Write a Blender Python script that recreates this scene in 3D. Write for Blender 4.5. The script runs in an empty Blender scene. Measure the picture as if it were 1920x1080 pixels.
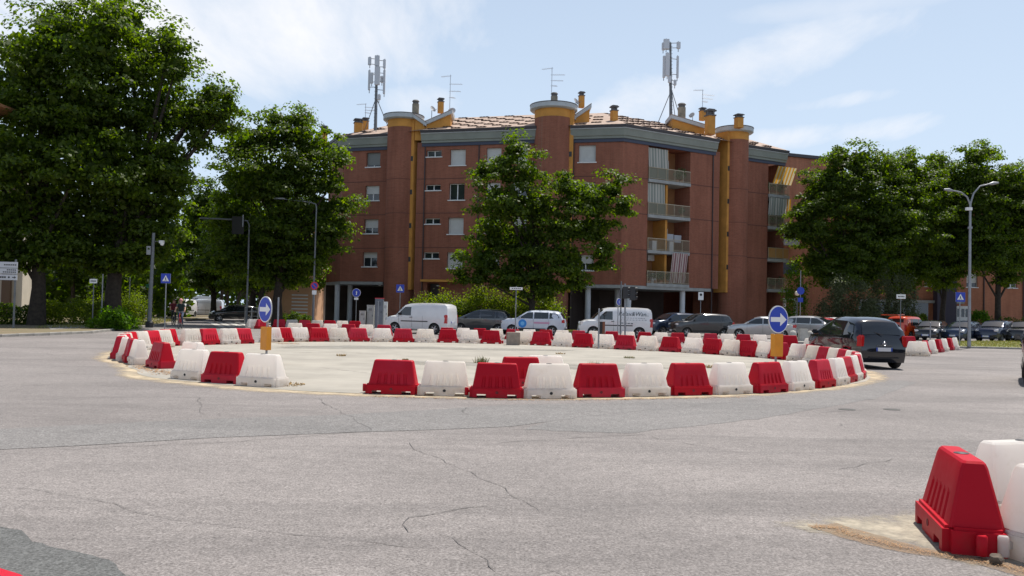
import bpy, bmesh, math, random
import numpy as np
from mathutils import Vector, Matrix

# ------------------------------------------------------------------ scene, camera, light
S = bpy.context.scene
COL = S.collection
rad = math.radians
FPX, CAMH, ROLL, HORIZ = 1600.0, 1.6, 1.25, 581.0     # focal length in photo pixels, eye height, roll, horizon row

cam_data = bpy.data.cameras.new('camera')
cam_data.sensor_width = 36.0
cam_data.lens = FPX / 1920.0 * 36.0
cam_data.clip_start, cam_data.clip_end = 0.1, 3000.0
cam = bpy.data.objects.new('camera', cam_data)
COL.objects.link(cam)
PITCH = math.atan((HORIZ - 540.0) / FPX)
CAMR = Matrix.Rotation(rad(90) + PITCH, 3, 'X') @ Matrix.Rotation(rad(ROLL), 3, 'Z')
cam.matrix_world = Matrix.Translation((0, 0, CAMH)) @ CAMR.to_4x4()
S.camera = cam

SUN_AZ, SUN_EL = 37.0, 65.0        # degrees, azimuth from +Y (view direction) towards +X
sun_dir = Vector((math.sin(rad(SUN_AZ)) * math.cos(rad(SUN_EL)), math.cos(rad(SUN_AZ)) * math.cos(rad(SUN_EL)), math.sin(rad(SUN_EL))))
sun_data = bpy.data.lights.new('sun', 'SUN')
sun_data.energy = 5.0
sun_data.angle = rad(0.53)
sun_data.color = (1.0, 0.95, 0.87)
sun = bpy.data.objects.new('sun', sun_data)
sun.rotation_euler = sun_dir.to_track_quat('Z', 'Y').to_euler()
sun.location = (30, -10, 60)
COL.objects.link(sun)

S.view_settings.view_transform = 'Standard'
S.view_settings.look = 'None'
S.view_settings.gamma = 1.0
S.view_settings.use_curve_mapping = False
S.view_settings.exposure = 0.30
S.cycles.max_bounces = 7; S.cycles.diffuse_bounces = 4; S.cycles.glossy_bounces = 3; S.cycles.transmission_bounces = 5; S.cycles.transparent_max_bounces = 6

def ray(px, py):
    return CAMR @ Vector(((px - 960.0) / FPX, -(py - 540.0) / FPX, -1.0))
def gnd(px, py, z=0.0):
    d = ray(px, py); t = (z - CAMH) / d.z
    return Vector((d.x * t, d.y * t, z))
def at(px, py, Y):
    d = ray(px, py); t = Y / d.y
    return Vector((d.x * t, Y, CAMH + d.z * t))

def build_world():
    w = bpy.data.worlds.new('World'); S.world = w; w.use_nodes = True
    nt = w.node_tree; N = nt.nodes; L = nt.links
    N.clear()
    out = N.new('ShaderNodeOutputWorld'); bg = N.new('ShaderNodeBackground')
    sky = N.new('ShaderNodeTexSky'); sky.sky_type = 'NISHITA'; sky.sun_disc = False
    sky.sun_elevation = rad(SUN_EL); sky.sun_rotation = rad(SUN_AZ)
    sky.altitude = 60; sky.air_density = 1.0; sky.dust_density = 1.6; sky.ozone_density = 1.0
    tc = N.new('ShaderNodeTexCoord')
    sep = N.new('ShaderNodeSeparateXYZ'); L.new(tc.outputs['Generated'], sep.inputs[0])
    def M(op, a, b=None, c=None, clamp=False):
        n = N.new('ShaderNodeMath'); n.operation = op; n.use_clamp = clamp
        for i, v in enumerate((a, b, c)):
            if v is None: continue
            if isinstance(v, (int, float)): n.inputs[i].default_value = v
            else: L.new(v, n.inputs[i])
        return n.outputs[0]
    az = M('ARCTAN2', sep.outputs[0], sep.outputs[1])
    el = M('ARCSINE', sep.outputs[2])
    # stretched noise, so that the clouds read as streaky high cloud
    zz = M('MAXIMUM', sep.outputs[2], 0.06)
    cx = M('DIVIDE', sep.outputs[0], M('ADD', zz, 0.12)); cy = M('DIVIDE', sep.outputs[1], M('ADD', zz, 0.12))
    comb = N.new('ShaderNodeCombineXYZ'); L.new(cx, comb.inputs[0]); L.new(cy, comb.inputs[1])
    mp = N.new('ShaderNodeMapping'); mp.inputs['Rotation'].default_value = (0, 0, rad(-35)); mp.inputs['Scale'].default_value = (1.0, 0.45, 1)
    L.new(comb.outputs[0], mp.inputs['Vector'])
    nz = N.new('ShaderNodeTexNoise'); nz.inputs['Scale'].default_value = 1.5; nz.inputs['Detail'].default_value = 9; nz.inputs['Roughness'].default_value = 0.62; nz.inputs['Distortion'].default_value = 0.35
    L.new(mp.outputs[0], nz.inputs['Vector'])
    n2 = N.new('ShaderNodeTexNoise'); n2.inputs['Scale'].default_value = 0.55; n2.inputs['Detail'].default_value = 5
    L.new(mp.outputs[0], n2.inputs['Vector'])
    fb = M('SUBTRACT', nz.outputs['Fac'], 0.5)
    def cloud(px, py, wpx, hpx, tilt, gain):
        d = ray(px, py).normalized()
        a0, e0 = math.atan2(d.x, d.y), math.asin(d.z)
        da = M('SUBTRACT', az, a0); de = M('SUBTRACT', el, e0)
        c, s = math.cos(rad(tilt)), math.sin(rad(tilt))
        u = M('DIVIDE', M('ADD', M('MULTIPLY', da, c), M('MULTIPLY', de, s)), wpx / FPX)
        v = M('DIVIDE', M('SUBTRACT', M('MULTIPLY', de, c), M('MULTIPLY', da, s)), hpx / FPX)
        r2 = M('ADD', M('MULTIPLY', u, u), M('MULTIPLY', v, v))
        body = M('SUBTRACT', 1.0, r2)
        body = M('MAXIMUM', body, -1.5)
        m = M('ADD', M('MULTIPLY', body, 0.62), M('MULTIPLY', fb, 3.4))
        return M('MULTIPLY', M('MULTIPLY', m, 1.25, None, True), gain, None, True)
    clouds = [cloud(560, 60, 400, 130, 8, 1.0), cloud(180, 30, 420, 120, 0, 0.95), cloud(1330, 150, 430, 62, 14, 0.85), cloud(1570, 190, 110, 17, 4, 0.7),
              cloud(1560, 250, 200, 26, 3, 0.75), cloud(800, 195, 130, 40, 0, 0.7), cloud(1580, 15, 240, 22, 0, 0.35)]
    tot = clouds[0]
    for c in clouds[1:]: tot = M('MAXIMUM', tot, c)
    # the same kind of thin cloud goes on over the rest of the sky
    gen = M('MULTIPLY', M('SUBTRACT', M('ADD', M('MULTIPLY', n2.outputs['Fac'], 1.0), M('MULTIPLY', fb, 0.8)), 0.52), 1.6, None, True)
    gen = M('MULTIPLY', gen, 0.4)
    tot = M('MAXIMUM', tot, gen)
    # pale summer haze in the lower sky
    haze = M('MULTIPLY', M('SUBTRACT', 1.0, M('MULTIPLY', el, 1.05)), 1.0, None, True)
    mx0 = N.new('ShaderNodeMixRGB'); mx0.inputs[2].default_value = (6.7, 8.1, 9.9, 1)
    L.new(haze, mx0.inputs[0]); L.new(sky.outputs[0], mx0.inputs[1])
    mx = N.new('ShaderNodeMixRGB'); mx.inputs[2].default_value = (9.3, 9.45, 9.9, 1)
    L.new(tot, mx.inputs[0]); L.new(mx0.outputs[0], mx.inputs[1])
    L.new(mx.outputs[0], bg.inputs['Color']); bg.inputs['Strength'].default_value = 0.085
    L.new(bg.outputs[0], out.inputs[0])
build_world()

# ------------------------------------------------------------------ helpers
class MB:
    def __init__(s): s.v = []; s.f = []; s.m = []
    def add(s, vs, fs, mi=0, M=None):
        o = len(s.v)
        s.v += [tuple(M @ Vector(p)) if M is not None else tuple(p) for p in vs]
        s.f += [tuple(i + o for i in f) for f in fs]; s.m += [mi] * len(fs)
        return s
    def box(s, c, d, mi=0, rz=0.0, M=None):
        x, y, z = (k / 2 for k in d); cs, sn = math.cos(rz), math.sin(rz); vs = []
        for a, b, e in ((-x,-y,-z),(x,-y,-z),(x,y,-z),(-x,y,-z),(-x,-y,z),(x,-y,z),(x,y,z),(-x,y,z)):
            vs.append((c[0] + a*cs - b*sn, c[1] + a*sn + b*cs, c[2] + e))
        return s.add(vs, [(0,3,2,1),(4,5,6,7),(0,1,5,4),(1,2,6,5),(2,3,7,6),(3,0,4,7)], mi, M)
    def tube(s, pts, rs, n=8, mi=0, M=None, closed=False, cap=True):
        pts = [Vector(p) for p in pts]
        if isinstance(rs, (int, float)): rs = [rs] * len(pts)
        vs, fs = [], []; k = len(pts); prev = None
        for i, p in enumerate(pts):
            if closed: t = pts[(i+1) % k] - pts[i-1]
            else: t = pts[min(i+1, k-1)] - pts[max(i-1, 0)]
            t.normalize()
            if prev is None:
                a = t.cross(Vector((0,0,1)))
                if a.length < 0.05: a = t.cross(Vector((1,0,0)))
            else: a = prev - t * prev.dot(t)
            a.normalize(); prev = a; b = t.cross(a)
            for j in range(n):
                q = 2*math.pi*j/n
                vs.append(p + (a*math.cos(q) + b*math.sin(q)) * rs[i])
        for i in range(k if closed else k-1):
            i2 = (i+1) % k
            for j in range(n):
                fs.append((i*n+j, i*n+(j+1) % n, i2*n+(j+1) % n, i2*n+j))
        if cap and not closed:
            fs.append(tuple(range(n-1, -1, -1))); fs.append(tuple((k-1)*n + j for j in range(n)))
        return s.add(vs, fs, mi, M)
    def lathe(s, prof, n=16, c=(0,0,0), mi=0, M=None, a0=0.0, a1=2*math.pi):
        full = abs(a1 - a0 - 2*math.pi) < 1e-6
        vs, fs = [], []; k = len(prof); m = n if full else n+1
        for j in range(m):
            q = a0 + (a1-a0)*j/n
            for r, z in prof: vs.append((c[0] + r*math.cos(q), c[1] + r*math.sin(q), c[2] + z))
        for j in range(n):
            j2 = (j+1) % m
            for i in range(k-1): fs.append((j*k+i, j2*k+i, j2*k+i+1, j*k+i+1))
        return s.add(vs, fs, mi, M)
    def prism(s, poly, z0, z1, mi=0, M=None):
        n = len(poly)
        vs = [(p[0], p[1], z0) for p in poly] + [(p[0], p[1], z1) for p in poly]
        fs = [tuple(range(n-1, -1, -1)), tuple(range(n, 2*n))] + [(i, (i+1) % n, n+(i+1) % n, n+i) for i in range(n)]
        return s.add(vs, fs, mi, M)
    def quad(s, a, b, c, d, mi=0): return s.add([a, b, c, d], [(0,1,2,3)], mi)
    def mesh(s, name, mats, smooth=None, recalc=True):
        me = bpy.data.meshes.new(name); me.from_pydata(s.v, [], s.f)
        if not isinstance(mats, (list, tuple)): mats = [mats]
        for m in mats: me.materials.append(m)
        if len(mats) > 1: me.polygons.foreach_set('material_index', s.m)
        if recalc:
            bm = bmesh.new(); bm.from_mesh(me); bmesh.ops.recalc_face_normals(bm, faces=bm.faces); bm.to_mesh(me); bm.free()
        if smooth is not None:
            me.polygons.foreach_set('use_smooth', [True] * len(me.polygons)); me.set_sharp_from_angle(angle=rad(smooth))
        me.update(); return me
    def build(s, name, mats, parent=None, origin=None, smooth=None, recalc=True):
        if origin is not None: s.v = [(p[0]-origin[0], p[1]-origin[1], p[2]-origin[2]) for p in s.v]
        return link(name, s.mesh(name, mats, smooth, recalc), parent)

def link(name, data, parent=None, loc=None, rz=None):
    o = bpy.data.objects.new(name, data); COL.objects.link(o)
    if parent is not None: o.parent = parent
    if loc is not None: o.location = loc
    if rz is not None: o.rotation_euler = (0, 0, rz)
    return o
def tag(o, label=None, cat=None, group=None, kind=None):
    if label: o['label'] = label
    if cat: o['category'] = cat
    if group: o['group'] = group
    if kind: o['kind'] = kind
    return o
def thing(name, label, cat, loc=(0,0,0), rz=0.0, group=None):
    return tag(link(name, None, None, loc, rz), label, cat, group)
def copy_tree(o, parent=None):
    c = o.copy(); COL.objects.link(c); c.parent = parent
    for ch in o.children: copy_tree(ch, c)
    return c
ORD = ['first','second','third','fourth','fifth','sixth','seventh','eighth','ninth','tenth','eleventh','twelfth','thirteenth','fourteenth','fifteenth','sixteenth','seventeenth','eighteenth','nineteenth','twentieth','twenty-first','twenty-second','twenty-third','twenty-fourth','twenty-fifth','twenty-sixth','twenty-seventh','twenty-eighth','twenty-ninth','thirtieth','thirty-first','thirty-second','thirty-third','thirty-fourth','thirty-fifth']

# ------------------------------------------------------------------ materials
MATS = {}
def mat(name, col, rough=0.7, metal=0.0, var=0.0, vscale=3.0, bump=0.0, bscale=60.0, coat=0.0, spec=0.5, detail=4.0, col2=None, island=False, translucent=0.0, emit=None, tval=None):
    if name in MATS: return MATS[name]
    m = bpy.data.materials.new(name); m.use_nodes = True; MATS[name] = m
    nt = m.node_tree; N = nt.nodes; L = nt.links
    b = N['Principled BSDF']; b.inputs['Roughness'].default_value = rough; b.inputs['Metallic'].default_value = metal
    b.inputs['Specular IOR Level'].default_value = spec; b.inputs['Coat Weight'].default_value = coat; b.inputs['Coat Roughness'].default_value = 0.04
    c = (*col, 1); b.inputs['Base Color'].default_value = c
    if var > 0 or island:
        mix = N.new('ShaderNodeMixRGB'); mix.inputs[1].default_value = c
        mix.inputs[2].default_value = (*(col2 if col2 else tuple(max(0, k*(1-var)) for k in col)), 1)
        if island:
            g = N.new('ShaderNodeNewGeometry'); L.new(g.outputs['Random Per Island'], mix.inputs[0])
        else:
            tc = N.new('ShaderNodeTexCoord'); nz = N.new('ShaderNodeTexNoise'); nz.inputs['Scale'].default_value = vscale; nz.inputs['Detail'].default_value = detail; nz.inputs['Roughness'].default_value = 0.6
            L.new(tc.outputs['Object'], nz.inputs['Vector'])
            rp = N.new('ShaderNodeValToRGB'); rp.color_ramp.elements[0].position = 0.35; rp.color_ramp.elements[1].position = 0.65
            L.new(nz.outputs['Fac'], rp.inputs[0]); L.new(rp.outputs[0], mix.inputs[0])
        L.new(mix.outputs[0], b.inputs['Base Color'])
        src = mix.outputs[0]
    else: src = None
    if bump > 0:
        tc = N.new('ShaderNodeTexCoord'); nz = N.new('ShaderNodeTexNoise'); nz.inputs['Scale'].default_value = bscale; nz.inputs['Detail'].default_value = 3
        L.new(tc.outputs['Object'], nz.inputs['Vector'])
        bp = N.new('ShaderNodeBump'); bp.inputs['Strength'].default_value = bump; bp.inputs['Distance'].default_value = 0.02
        L.new(nz.outputs['Fac'], bp.inputs['Height']); L.new(bp.outputs[0], b.inputs['Normal'])
    if translucent > 0:
        tr = N.new('ShaderNodeBsdfTranslucent'); ms = N.new('ShaderNodeMixShader'); ms.inputs[0].default_value = translucent
        if src is not None:
            hs = N.new('ShaderNodeHueSaturation'); hs.inputs['Value'].default_value = 1.7; hs.inputs['Saturation'].default_value = 1.15
            L.new(src, hs.inputs['Color']); L.new(hs.outputs[0], tr.inputs['Color'])
        else: tr.inputs['Color'].default_value = c
        L.new(b.outputs[0], ms.inputs[1]); L.new(tr.outputs[0], ms.inputs[2]); L.new(ms.outputs[0], N['Material Output'].inputs['Surface'])
        if tval and src is not None: hs.inputs['Value'].default_value = tval; hs.inputs['Saturation'].default_value = 1.2
    if emit: b.inputs['Emission Color'].default_value = (*emit[:3], 1); b.inputs['Emission Strength'].default_value = emit[3]
    return m

def asphalt_mat(name, c0, c1, c2, big=0.22):
    """Worn asphalt: fine aggregate, mid-size mottling, broad tone patches, hairline cracks."""
    m = bpy.data.materials.new(name); m.use_nodes = True
    nt = m.node_tree; N = nt.nodes; L = nt.links; b = N['Principled BSDF']; b.inputs['Roughness'].default_value = 0.88; b.inputs['Specular IOR Level'].default_value = 0.28
    tc = N.new('ShaderNodeTexCoord')
    def noise(sc, det=4, ro=0.6, dist=0.0, st=None):
        n = N.new('ShaderNodeTexNoise'); n.inputs['Scale'].default_value = sc; n.inputs['Detail'].default_value = det; n.inputs['Roughness'].default_value = ro; n.inputs['Distortion'].default_value = dist
        if st:
            mp = N.new('ShaderNodeMapping'); mp.inputs['Scale'].default_value = st[0]; mp.inputs['Rotation'].default_value = (0,0,st[1]); L.new(tc.outputs['Object'], mp.inputs['Vector']); L.new(mp.outputs[0], n.inputs['Vector'])
        else: L.new(tc.outputs['Object'], n.inputs['Vector'])
        return n.outputs['Fac']
    def ramp(v, p0, p1, a=(0,0,0,1), e=(1,1,1,1)):
        r = N.new('ShaderNodeValToRGB'); r.color_ramp.elements[0].position = p0; r.color_ramp.elements[1].position = p1; r.color_ramp.elements[0].color = a; r.color_ramp.elements[1].color = e
        L.new(v, r.inputs[0]); return r.outputs[0]
    def mixc(f, a, c, bt='MIX'):
        x = N.new('ShaderNodeMixRGB'); x.blend_type = bt
        for i, k in ((0, f), (1, a), (2, c)):
            if isinstance(k, (int, float)): x.inputs[i].default_value = k
            elif isinstance(k, tuple): x.inputs[i].default_value = (*k[:3], 1)
            else: L.new(k, x.inputs[i])
        return x.outputs[0]
    base = mixc(ramp(noise(big, 5), 0.36, 0.66), c0, c1)
    base = mixc(ramp(noise(0.35, 6, 0.7, 0.6, ((0.25, 1.6, 1), 0.25)), 0.48, 0.72), base, c2)          # tyre-polished streaks
    g = noise(48, 2, 0.8)
    agg = ramp(g, 0.32, 0.68, (0.46, 0.45, 0.44, 1), (1.54, 1.54, 1.54, 1))
    base = mixc(0.85, base, agg, 'MULTIPLY')
    g2 = noise(14, 3, 0.7)
    base = mixc(0.8, base, ramp(g2, 0.3, 0.7, (0.72,0.72,0.72,1), (1.22,1.22,1.22,1)), 'MULTIPLY')
    base = mixc(0.7, base, ramp(noise(3.2, 8, 0.75), 0.3, 0.7, (0.80,0.80,0.80,1), (1.14,1.14,1.14,1)), 'MULTIPLY')
    # hairline cracks
    vo = N.new('ShaderNodeTexVoronoi'); vo.feature = 'DISTANCE_TO_EDGE'; vo.inputs['Scale'].default_value = 0.16
    nzv = N.new('ShaderNodeTexNoise'); nzv.inputs['Scale'].default_value = 0.9; nzv.inputs['Detail'].default_value = 6
    L.new(tc.outputs['Object'], nzv.inputs['Vector'])
    vm = N.new('ShaderNodeVectorMath'); vm.operation = 'MULTIPLY_ADD'; L.new(nzv.outputs['Color'], vm.inputs[0]); vm.inputs[1].default_value = (0.7, 0.7, 0); L.new(tc.outputs['Object'], vm.inputs[2])
    L.new(vm.outputs[0], vo.inputs['Vector'])
    cr = ramp(vo.outputs['Distance'], 0.0, 0.0035, (1,1,1,1), (0,0,0,1))
    gate = ramp(noise(0.5, 3), 0.56, 0.66)
    crk = mixc(1.0, cr, gate, 'MULTIPLY')
    base = mixc(mixc(1.0, crk, (0.75,0.75,0.75), 'MULTIPLY'), base, (0.055, 0.052, 0.05))
    L.new(base, b.inputs['Base Color'])
    bp = N.new('ShaderNodeBump'); bp.inputs['Strength'].default_value = 0.5; bp.inputs['Distance'].default_value = 0.012
    L.new(g, bp.inputs['Height']); L.new(bp.outputs[0], b.inputs['Normal'])
    return m

def plastic_mat(name, col, faded, dirt=(0.26, 0.2, 0.13), dirt_amt=0.75, glow=(0.9,0.85,0.78), trans=0.3):
    """Roto-moulded barrier plastic: sun-faded patches, grime blotches and scuffs round the foot."""
    m = bpy.data.materials.new(name); m.use_nodes = True
    nt = m.node_tree; N = nt.nodes; L = nt.links; b = N['Principled BSDF']; b.inputs['Roughness'].default_value = 0.42
    b.inputs['Specular IOR Level'].default_value = 0.15
    tc = N.new('ShaderNodeTexCoord'); oi = N.new('ShaderNodeObjectInfo')
    off = N.new('ShaderNodeVectorMath'); off.operation = 'SCALE'; off.inputs[0].default_value = (37, 19, 53); L.new(oi.outputs['Random'], off.inputs['Scale'])
    ad = N.new('ShaderNodeVectorMath'); ad.operation = 'ADD'; L.new(tc.outputs['Object'], ad.inputs[0]); L.new(off.outputs[0], ad.inputs[1])
    def noise(sc, det):
        n = N.new('ShaderNodeTexNoise'); n.inputs['Scale'].default_value = sc; n.inputs['Detail'].default_value = det; n.inputs['Roughness'].default_value = 0.65; L.new(ad.outputs[0], n.inputs['Vector']); return n.outputs['Fac']
    def math_(op, a, c, clamp=False):
        n = N.new('ShaderNodeMath'); n.operation = op; n.use_clamp = clamp
        for i, k in enumerate((a, c)):
            if isinstance(k, (int, float)): n.inputs[i].default_value = k
            else: L.new(k, n.inputs[i])
        return n.outputs[0]
    def mixc(f, a, c):
        x = N.new('ShaderNodeMixRGB')
        for i, k in ((0, f), (1, a), (2, c)):
            if isinstance(k, tuple): x.inputs[i].default_value = (*k[:3], 1)
            else: L.new(k, x.inputs[i])
        return x.outputs[0]
    fade = math_('ADD', math_('MULTIPLY', math_('SUBTRACT', noise(2.2, 4), 0.4), 1.2), math_('MULTIPLY', math_('SUBTRACT', oi.outputs['Random'], 0.45), 1.5), True)
    c = mixc(fade, col, faded)
    sep = N.new('ShaderNodeSeparateXYZ'); L.new(tc.outputs['Object'], sep.inputs[0])
    low = math_('SUBTRACT', 1.0, math_('MULTIPLY', sep.outputs[2], 4.2), True)
    d = math_('MULTIPLY', math_('ADD', math_('MULTIPLY', low, 0.9), math_('ADD', math_('MULTIPLY', math_('SUBTRACT', noise(7, 6), 0.55), 3.6), math_('MULTIPLY', math_('SUBTRACT', oi.outputs['Random'], 0.5), 0.55))), dirt_amt, True)
    c = mixc(math_('MULTIPLY', d, 0.7, True), c, dirt)
    L.new(c, b.inputs['Base Color'])
    # the thin hollow shell lets some light through
    tr = N.new('ShaderNodeBsdfTranslucent'); L.new(mixc(fade, glow, glow), tr.inputs['Color'])
    ms = N.new('ShaderNodeMixShader'); ms.inputs[0].default_value = trans; L.new(b.outputs[0], ms.inputs[1]); L.new(tr.outputs[0], ms.inputs[2]); L.new(ms.outputs[0], N['Material Output'].inputs[0])
    rr = math_('ADD', math_('MULTIPLY', noise(6, 3), 0.25), 0.33); L.new(rr, b.inputs['Roughness'])
    bp = N.new('ShaderNodeBump'); bp.inputs['Strength'].default_value = 0.12; bp.inputs['Distance'].default_value = 0.01
    L.new(noise(16, 3), bp.inputs['Height']); L.new(bp.outputs[0], b.inputs['Normal'])
    return m

ASPH = asphalt_mat('asphalt', (0.240, 0.219, 0.210), (0.178, 0.163, 0.157), (0.145, 0.133, 0.129))
ASPH_DARK = asphalt_mat('asphalt_patched', (0.195, 0.186, 0.181), (0.175, 0.168, 0.164), (0.15, 0.145, 0.142), 0.5)
ASPH_OLD = asphalt_mat('asphalt_grey', (0.12, 0.122, 0.12), (0.10, 0.102, 0.10), (0.09, 0.09, 0.09), 0.8)
CONC = mat('island_concrete', (0.345, 0.32, 0.275), 0.9, var=0.25, vscale=0.7, bump=0.25, bscale=30, detail=9)
SAND = mat('sandy_edge', (0.46, 0.37, 0.24), 0.95, var=0.35, vscale=1.2, bump=0.5, bscale=50, detail=9, col2=(0.33, 0.29, 0.235))
CRACK = mat('crack_dark', (0.125, 0.116, 0.111), 0.95)
RED = plastic_mat('red_plastic', (0.48, 0.005, 0.018), (0.58, 0.03, 0.06), (0.22, 0.05, 0.04), 0.45, (0.72, 0.006, 0.012), 0.1)
WHITE = plastic_mat('white_plastic', (0.83, 0.82, 0.80), (0.72, 0.70, 0.64), (0.40, 0.32, 0.21), 0.8, (0.94, 0.885, 0.83), 0.58)
BLACKP = mat('black_plastic', (0.02, 0.02, 0.022), 0.5)
RUBBER = mat('rubber', (0.022, 0.022, 0.023), 0.85, bump=0.2, bscale=40)
GLASS = mat('dark_glass', (0.012, 0.016, 0.02), 0.04, spec=0.9)
STEEL = mat('galvanised_steel', (0.29, 0.30, 0.32), 0.45, 0.6, var=0.2, vscale=6)
DSTEEL = mat('grey_painted_steel', (0.16, 0.17, 0.18), 0.5, 0.2, var=0.2, vscale=5)
CHROME = mat('bright_metal', (0.75, 0.75, 0.76), 0.18, 1.0)
WPAINT = mat('white_paint', (0.78, 0.78, 0.76), 0.6, var=0.08, vscale=4)
BARK = mat('bark', (0.05, 0.038, 0.028), 0.95, var=0.5, vscale=5, bump=1.0, bscale=14)
STONE = mat('pale_stone', (0.46, 0.44, 0.40), 0.9, var=0.25, vscale=4, bump=0.4, bscale=25)
# ------------------------------------------------------------------ ground
rnd = random.Random(7)
def sheet(name, pts, z, material, kind='structure', parent=None):
    b = MB(); n = len(pts)
    b.add([(p[0], p[1], z) for p in pts], [tuple(range(n))])
    o = b.build(name, material, parent, recalc=False)
    if o.data.polygons[0].normal.z < 0: o.data.flip_normals()
    if kind: o['kind'] = kind
    return o
def gp(lst): return [gnd(*p) for p in lst]
def slab(name, pts, z0, z1, material, kind='structure'):
    b = MB().prism([(p[0], p[1]) for p in pts], z0, z1)
    o = b.build(name, material)
    o['kind'] = kind
    return o

sheet('ground', [(-700,-120),(700,-120),(700,1200),(-700,1200)], 0.0, ASPH)
IC, IR = Vector((-1.31, 27.63, 0)), 11.62          # centre and radius of the ring of barriers
# measured radii of the ring (degrees, metres): the island is a slightly flattened circle
RT = [(-180,11.1),(-165,10.55),(-145,10.15),(-138,10.4),(-122,11.35),(-100,11.95),(-80,11.95),(-60,11.85),(-40,11.75),(-20,11.8),(0,11.7),(20,11.6),(40,11.3),(55,10.85),(70,11.0),(85,11.85),(100,12.1),(120,12.3),(140,11.75),(160,11.6),(180,11.1)]
def RR(a):
    d = (math.degrees(a)+180) % 360 - 180
    for (x0,y0),(x1,y1) in zip(RT[:-1], RT[1:]):
        if x0 <= d <= x1:
            t = (d-x0)/(x1-x0); t = t*t*(3-2*t); return y0+(y1-y0)*t
    return RT[0][1]
def wavy(r, amp, seed, n=220):
    q = random.Random(seed); ph = [q.uniform(0, 6.28) for _ in range(4)]; out = []
    for i in range(n):
        a = 2*math.pi*i/n
        rr = RR(a) + r + amp * (math.sin(3*a+ph[0])*0.5 + math.sin(7*a+ph[1])*0.3 + math.sin(17*a+ph[2])*0.22 + math.sin(41*a+ph[3])*0.15)
        out.append((IC.x + rr*math.cos(a), IC.y + rr*math.sin(a)))
    return out
ISLAND_LATER = True

# repaired strips of darker asphalt
sheet('asphalt_strip', gp([(-60,808),(150,797),(300,790),(480,783),(640,778),(800,769),(960,759),(1100,756),(1250,753),(1400,747),(1480,740),(1490,746),(1400,752),(1250,766),(1100,781),(960,800),(820,806),(690,810),(400,821),(150,836),(-60,846)]), 0.004, ASPH_DARK)
def soft_sheet(name, pts, z, c1, c2, edge=.35, nscale=3.0, amax=1.0):
    """A dusting whose edge breaks up: opacity fades from an inner outline to the rim, broken by noise."""
    P = [Vector((p[0], p[1], z)) for p in pts]; c = sum(P, Vector())/len(P); n = len(P)
    inner = [p + (c-p)*min(.9, edge/max(.01, (c-p).length)) for p in P]
    b = MB(); b.add([tuple(p) for p in P]+[tuple(p) for p in inner], [(i, (i+1) % n, n+(i+1) % n, n+i) for i in range(n)] + [tuple(range(n, 2*n))])
    m = bpy.data.materials.new(name); m.use_nodes = True; nt = m.node_tree; N = nt.nodes; L = nt.links; bs = N['Principled BSDF']; bs.inputs['Roughness'].default_value = .95
    at_ = N.new('ShaderNodeAttribute'); at_.attribute_name = 'fade'; tc = N.new('ShaderNodeTexCoord'); nz = N.new('ShaderNodeTexNoise'); nz.inputs['Scale'].default_value = nscale; nz.inputs['Detail'].default_value = 10; nz.inputs['Roughness'].default_value = .7; L.new(tc.outputs['Object'], nz.inputs['Vector'])
    mx = N.new('ShaderNodeMixRGB'); mx.inputs[1].default_value = (*c1,1); mx.inputs[2].default_value = (*c2,1); L.new(nz.outputs['Fac'], mx.inputs[0]); L.new(mx.outputs[0], bs.inputs['Base Color'])
    a1 = N.new('ShaderNodeMath'); a1.operation = 'MULTIPLY_ADD'; L.new(nz.outputs['Fac'], a1.inputs[0]); a1.inputs[1].default_value = 2.4; a1.inputs[2].default_value = -1.55
    a2 = N.new('ShaderNodeMath'); a2.operation = 'ADD'; a2.use_clamp = True; L.new(a1.outputs[0], a2.inputs[0])
    a3 = N.new('ShaderNodeMath'); a3.operation = 'MULTIPLY'; a3.inputs[1].default_value = 1.1; L.new(at_.outputs['Fac'], a3.inputs[0]); L.new(a3.outputs[0], a2.inputs[1])
    a4 = N.new('ShaderNodeMath'); a4.operation = 'MULTIPLY'; a4.inputs[1].default_value = amax; L.new(a2.outputs[0], a4.inputs[0]); tr = N.new('ShaderNodeBsdfTransparent'); ms = N.new('ShaderNodeMixShader'); L.new(a4.outputs[0], ms.inputs[0]); L.new(tr.outputs[0], ms.inputs[1]); L.new(bs.outputs[0], ms.inputs[2]); L.new(ms.outputs[0], N['Material Output'].inputs[0])
    o = b.build(name, m, recalc=False); ca = o.data.color_attributes.new('fade', 'FLOAT_COLOR', 'POINT')
    for i in range(2*n): v = 0.0 if i < n else 1.0; ca.data[i].color = (v,v,v,1)
    if o.data.polygons[0].normal.z < 0: o.data.flip_normals()
    o['kind'] = 'structure'; return o
def ragged(pts, seed, amp=3.0, step=14):
    q = random.Random(seed); out = []
    for i, a in enumerate(pts):
        c = pts[(i+1) % len(pts)]; d = math.hypot(c[0]-a[0], c[1]-a[1]); k = max(1, int(d/step))
        for j in range(k): out.append((a[0]+(c[0]-a[0])*j/k+q.uniform(-amp,amp), a[1]+(c[1]-a[1])*j/k+q.uniform(-amp,amp)*0.6))
    return out
sheet('asphalt_strip', gp(ragged([(-260,978),(0,988),(40,995),(62,1017),(140,1036),(205,1050),(245,1090),(250,1130),(-260,1130)], 4)), 0.004, ASPH_OLD)
sheet('asphalt_strip', gp(ragged([(1150,752),(1500,738),(1640,712),(1720,716),(1640,748),(1420,786),(1180,812),(980,806)], 6, 2.0)), 0.0025, ASPH_DARK)
soft_sheet('island_edge', wavy(0.72, 0.07, 3), 0.0045, (0.30, 0.265, 0.215), (0.60, 0.47, 0.29), .42, 2.2)
sheet('traffic_island', wavy(0.10, 0.10, 5), 0.008, CONC)
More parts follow.
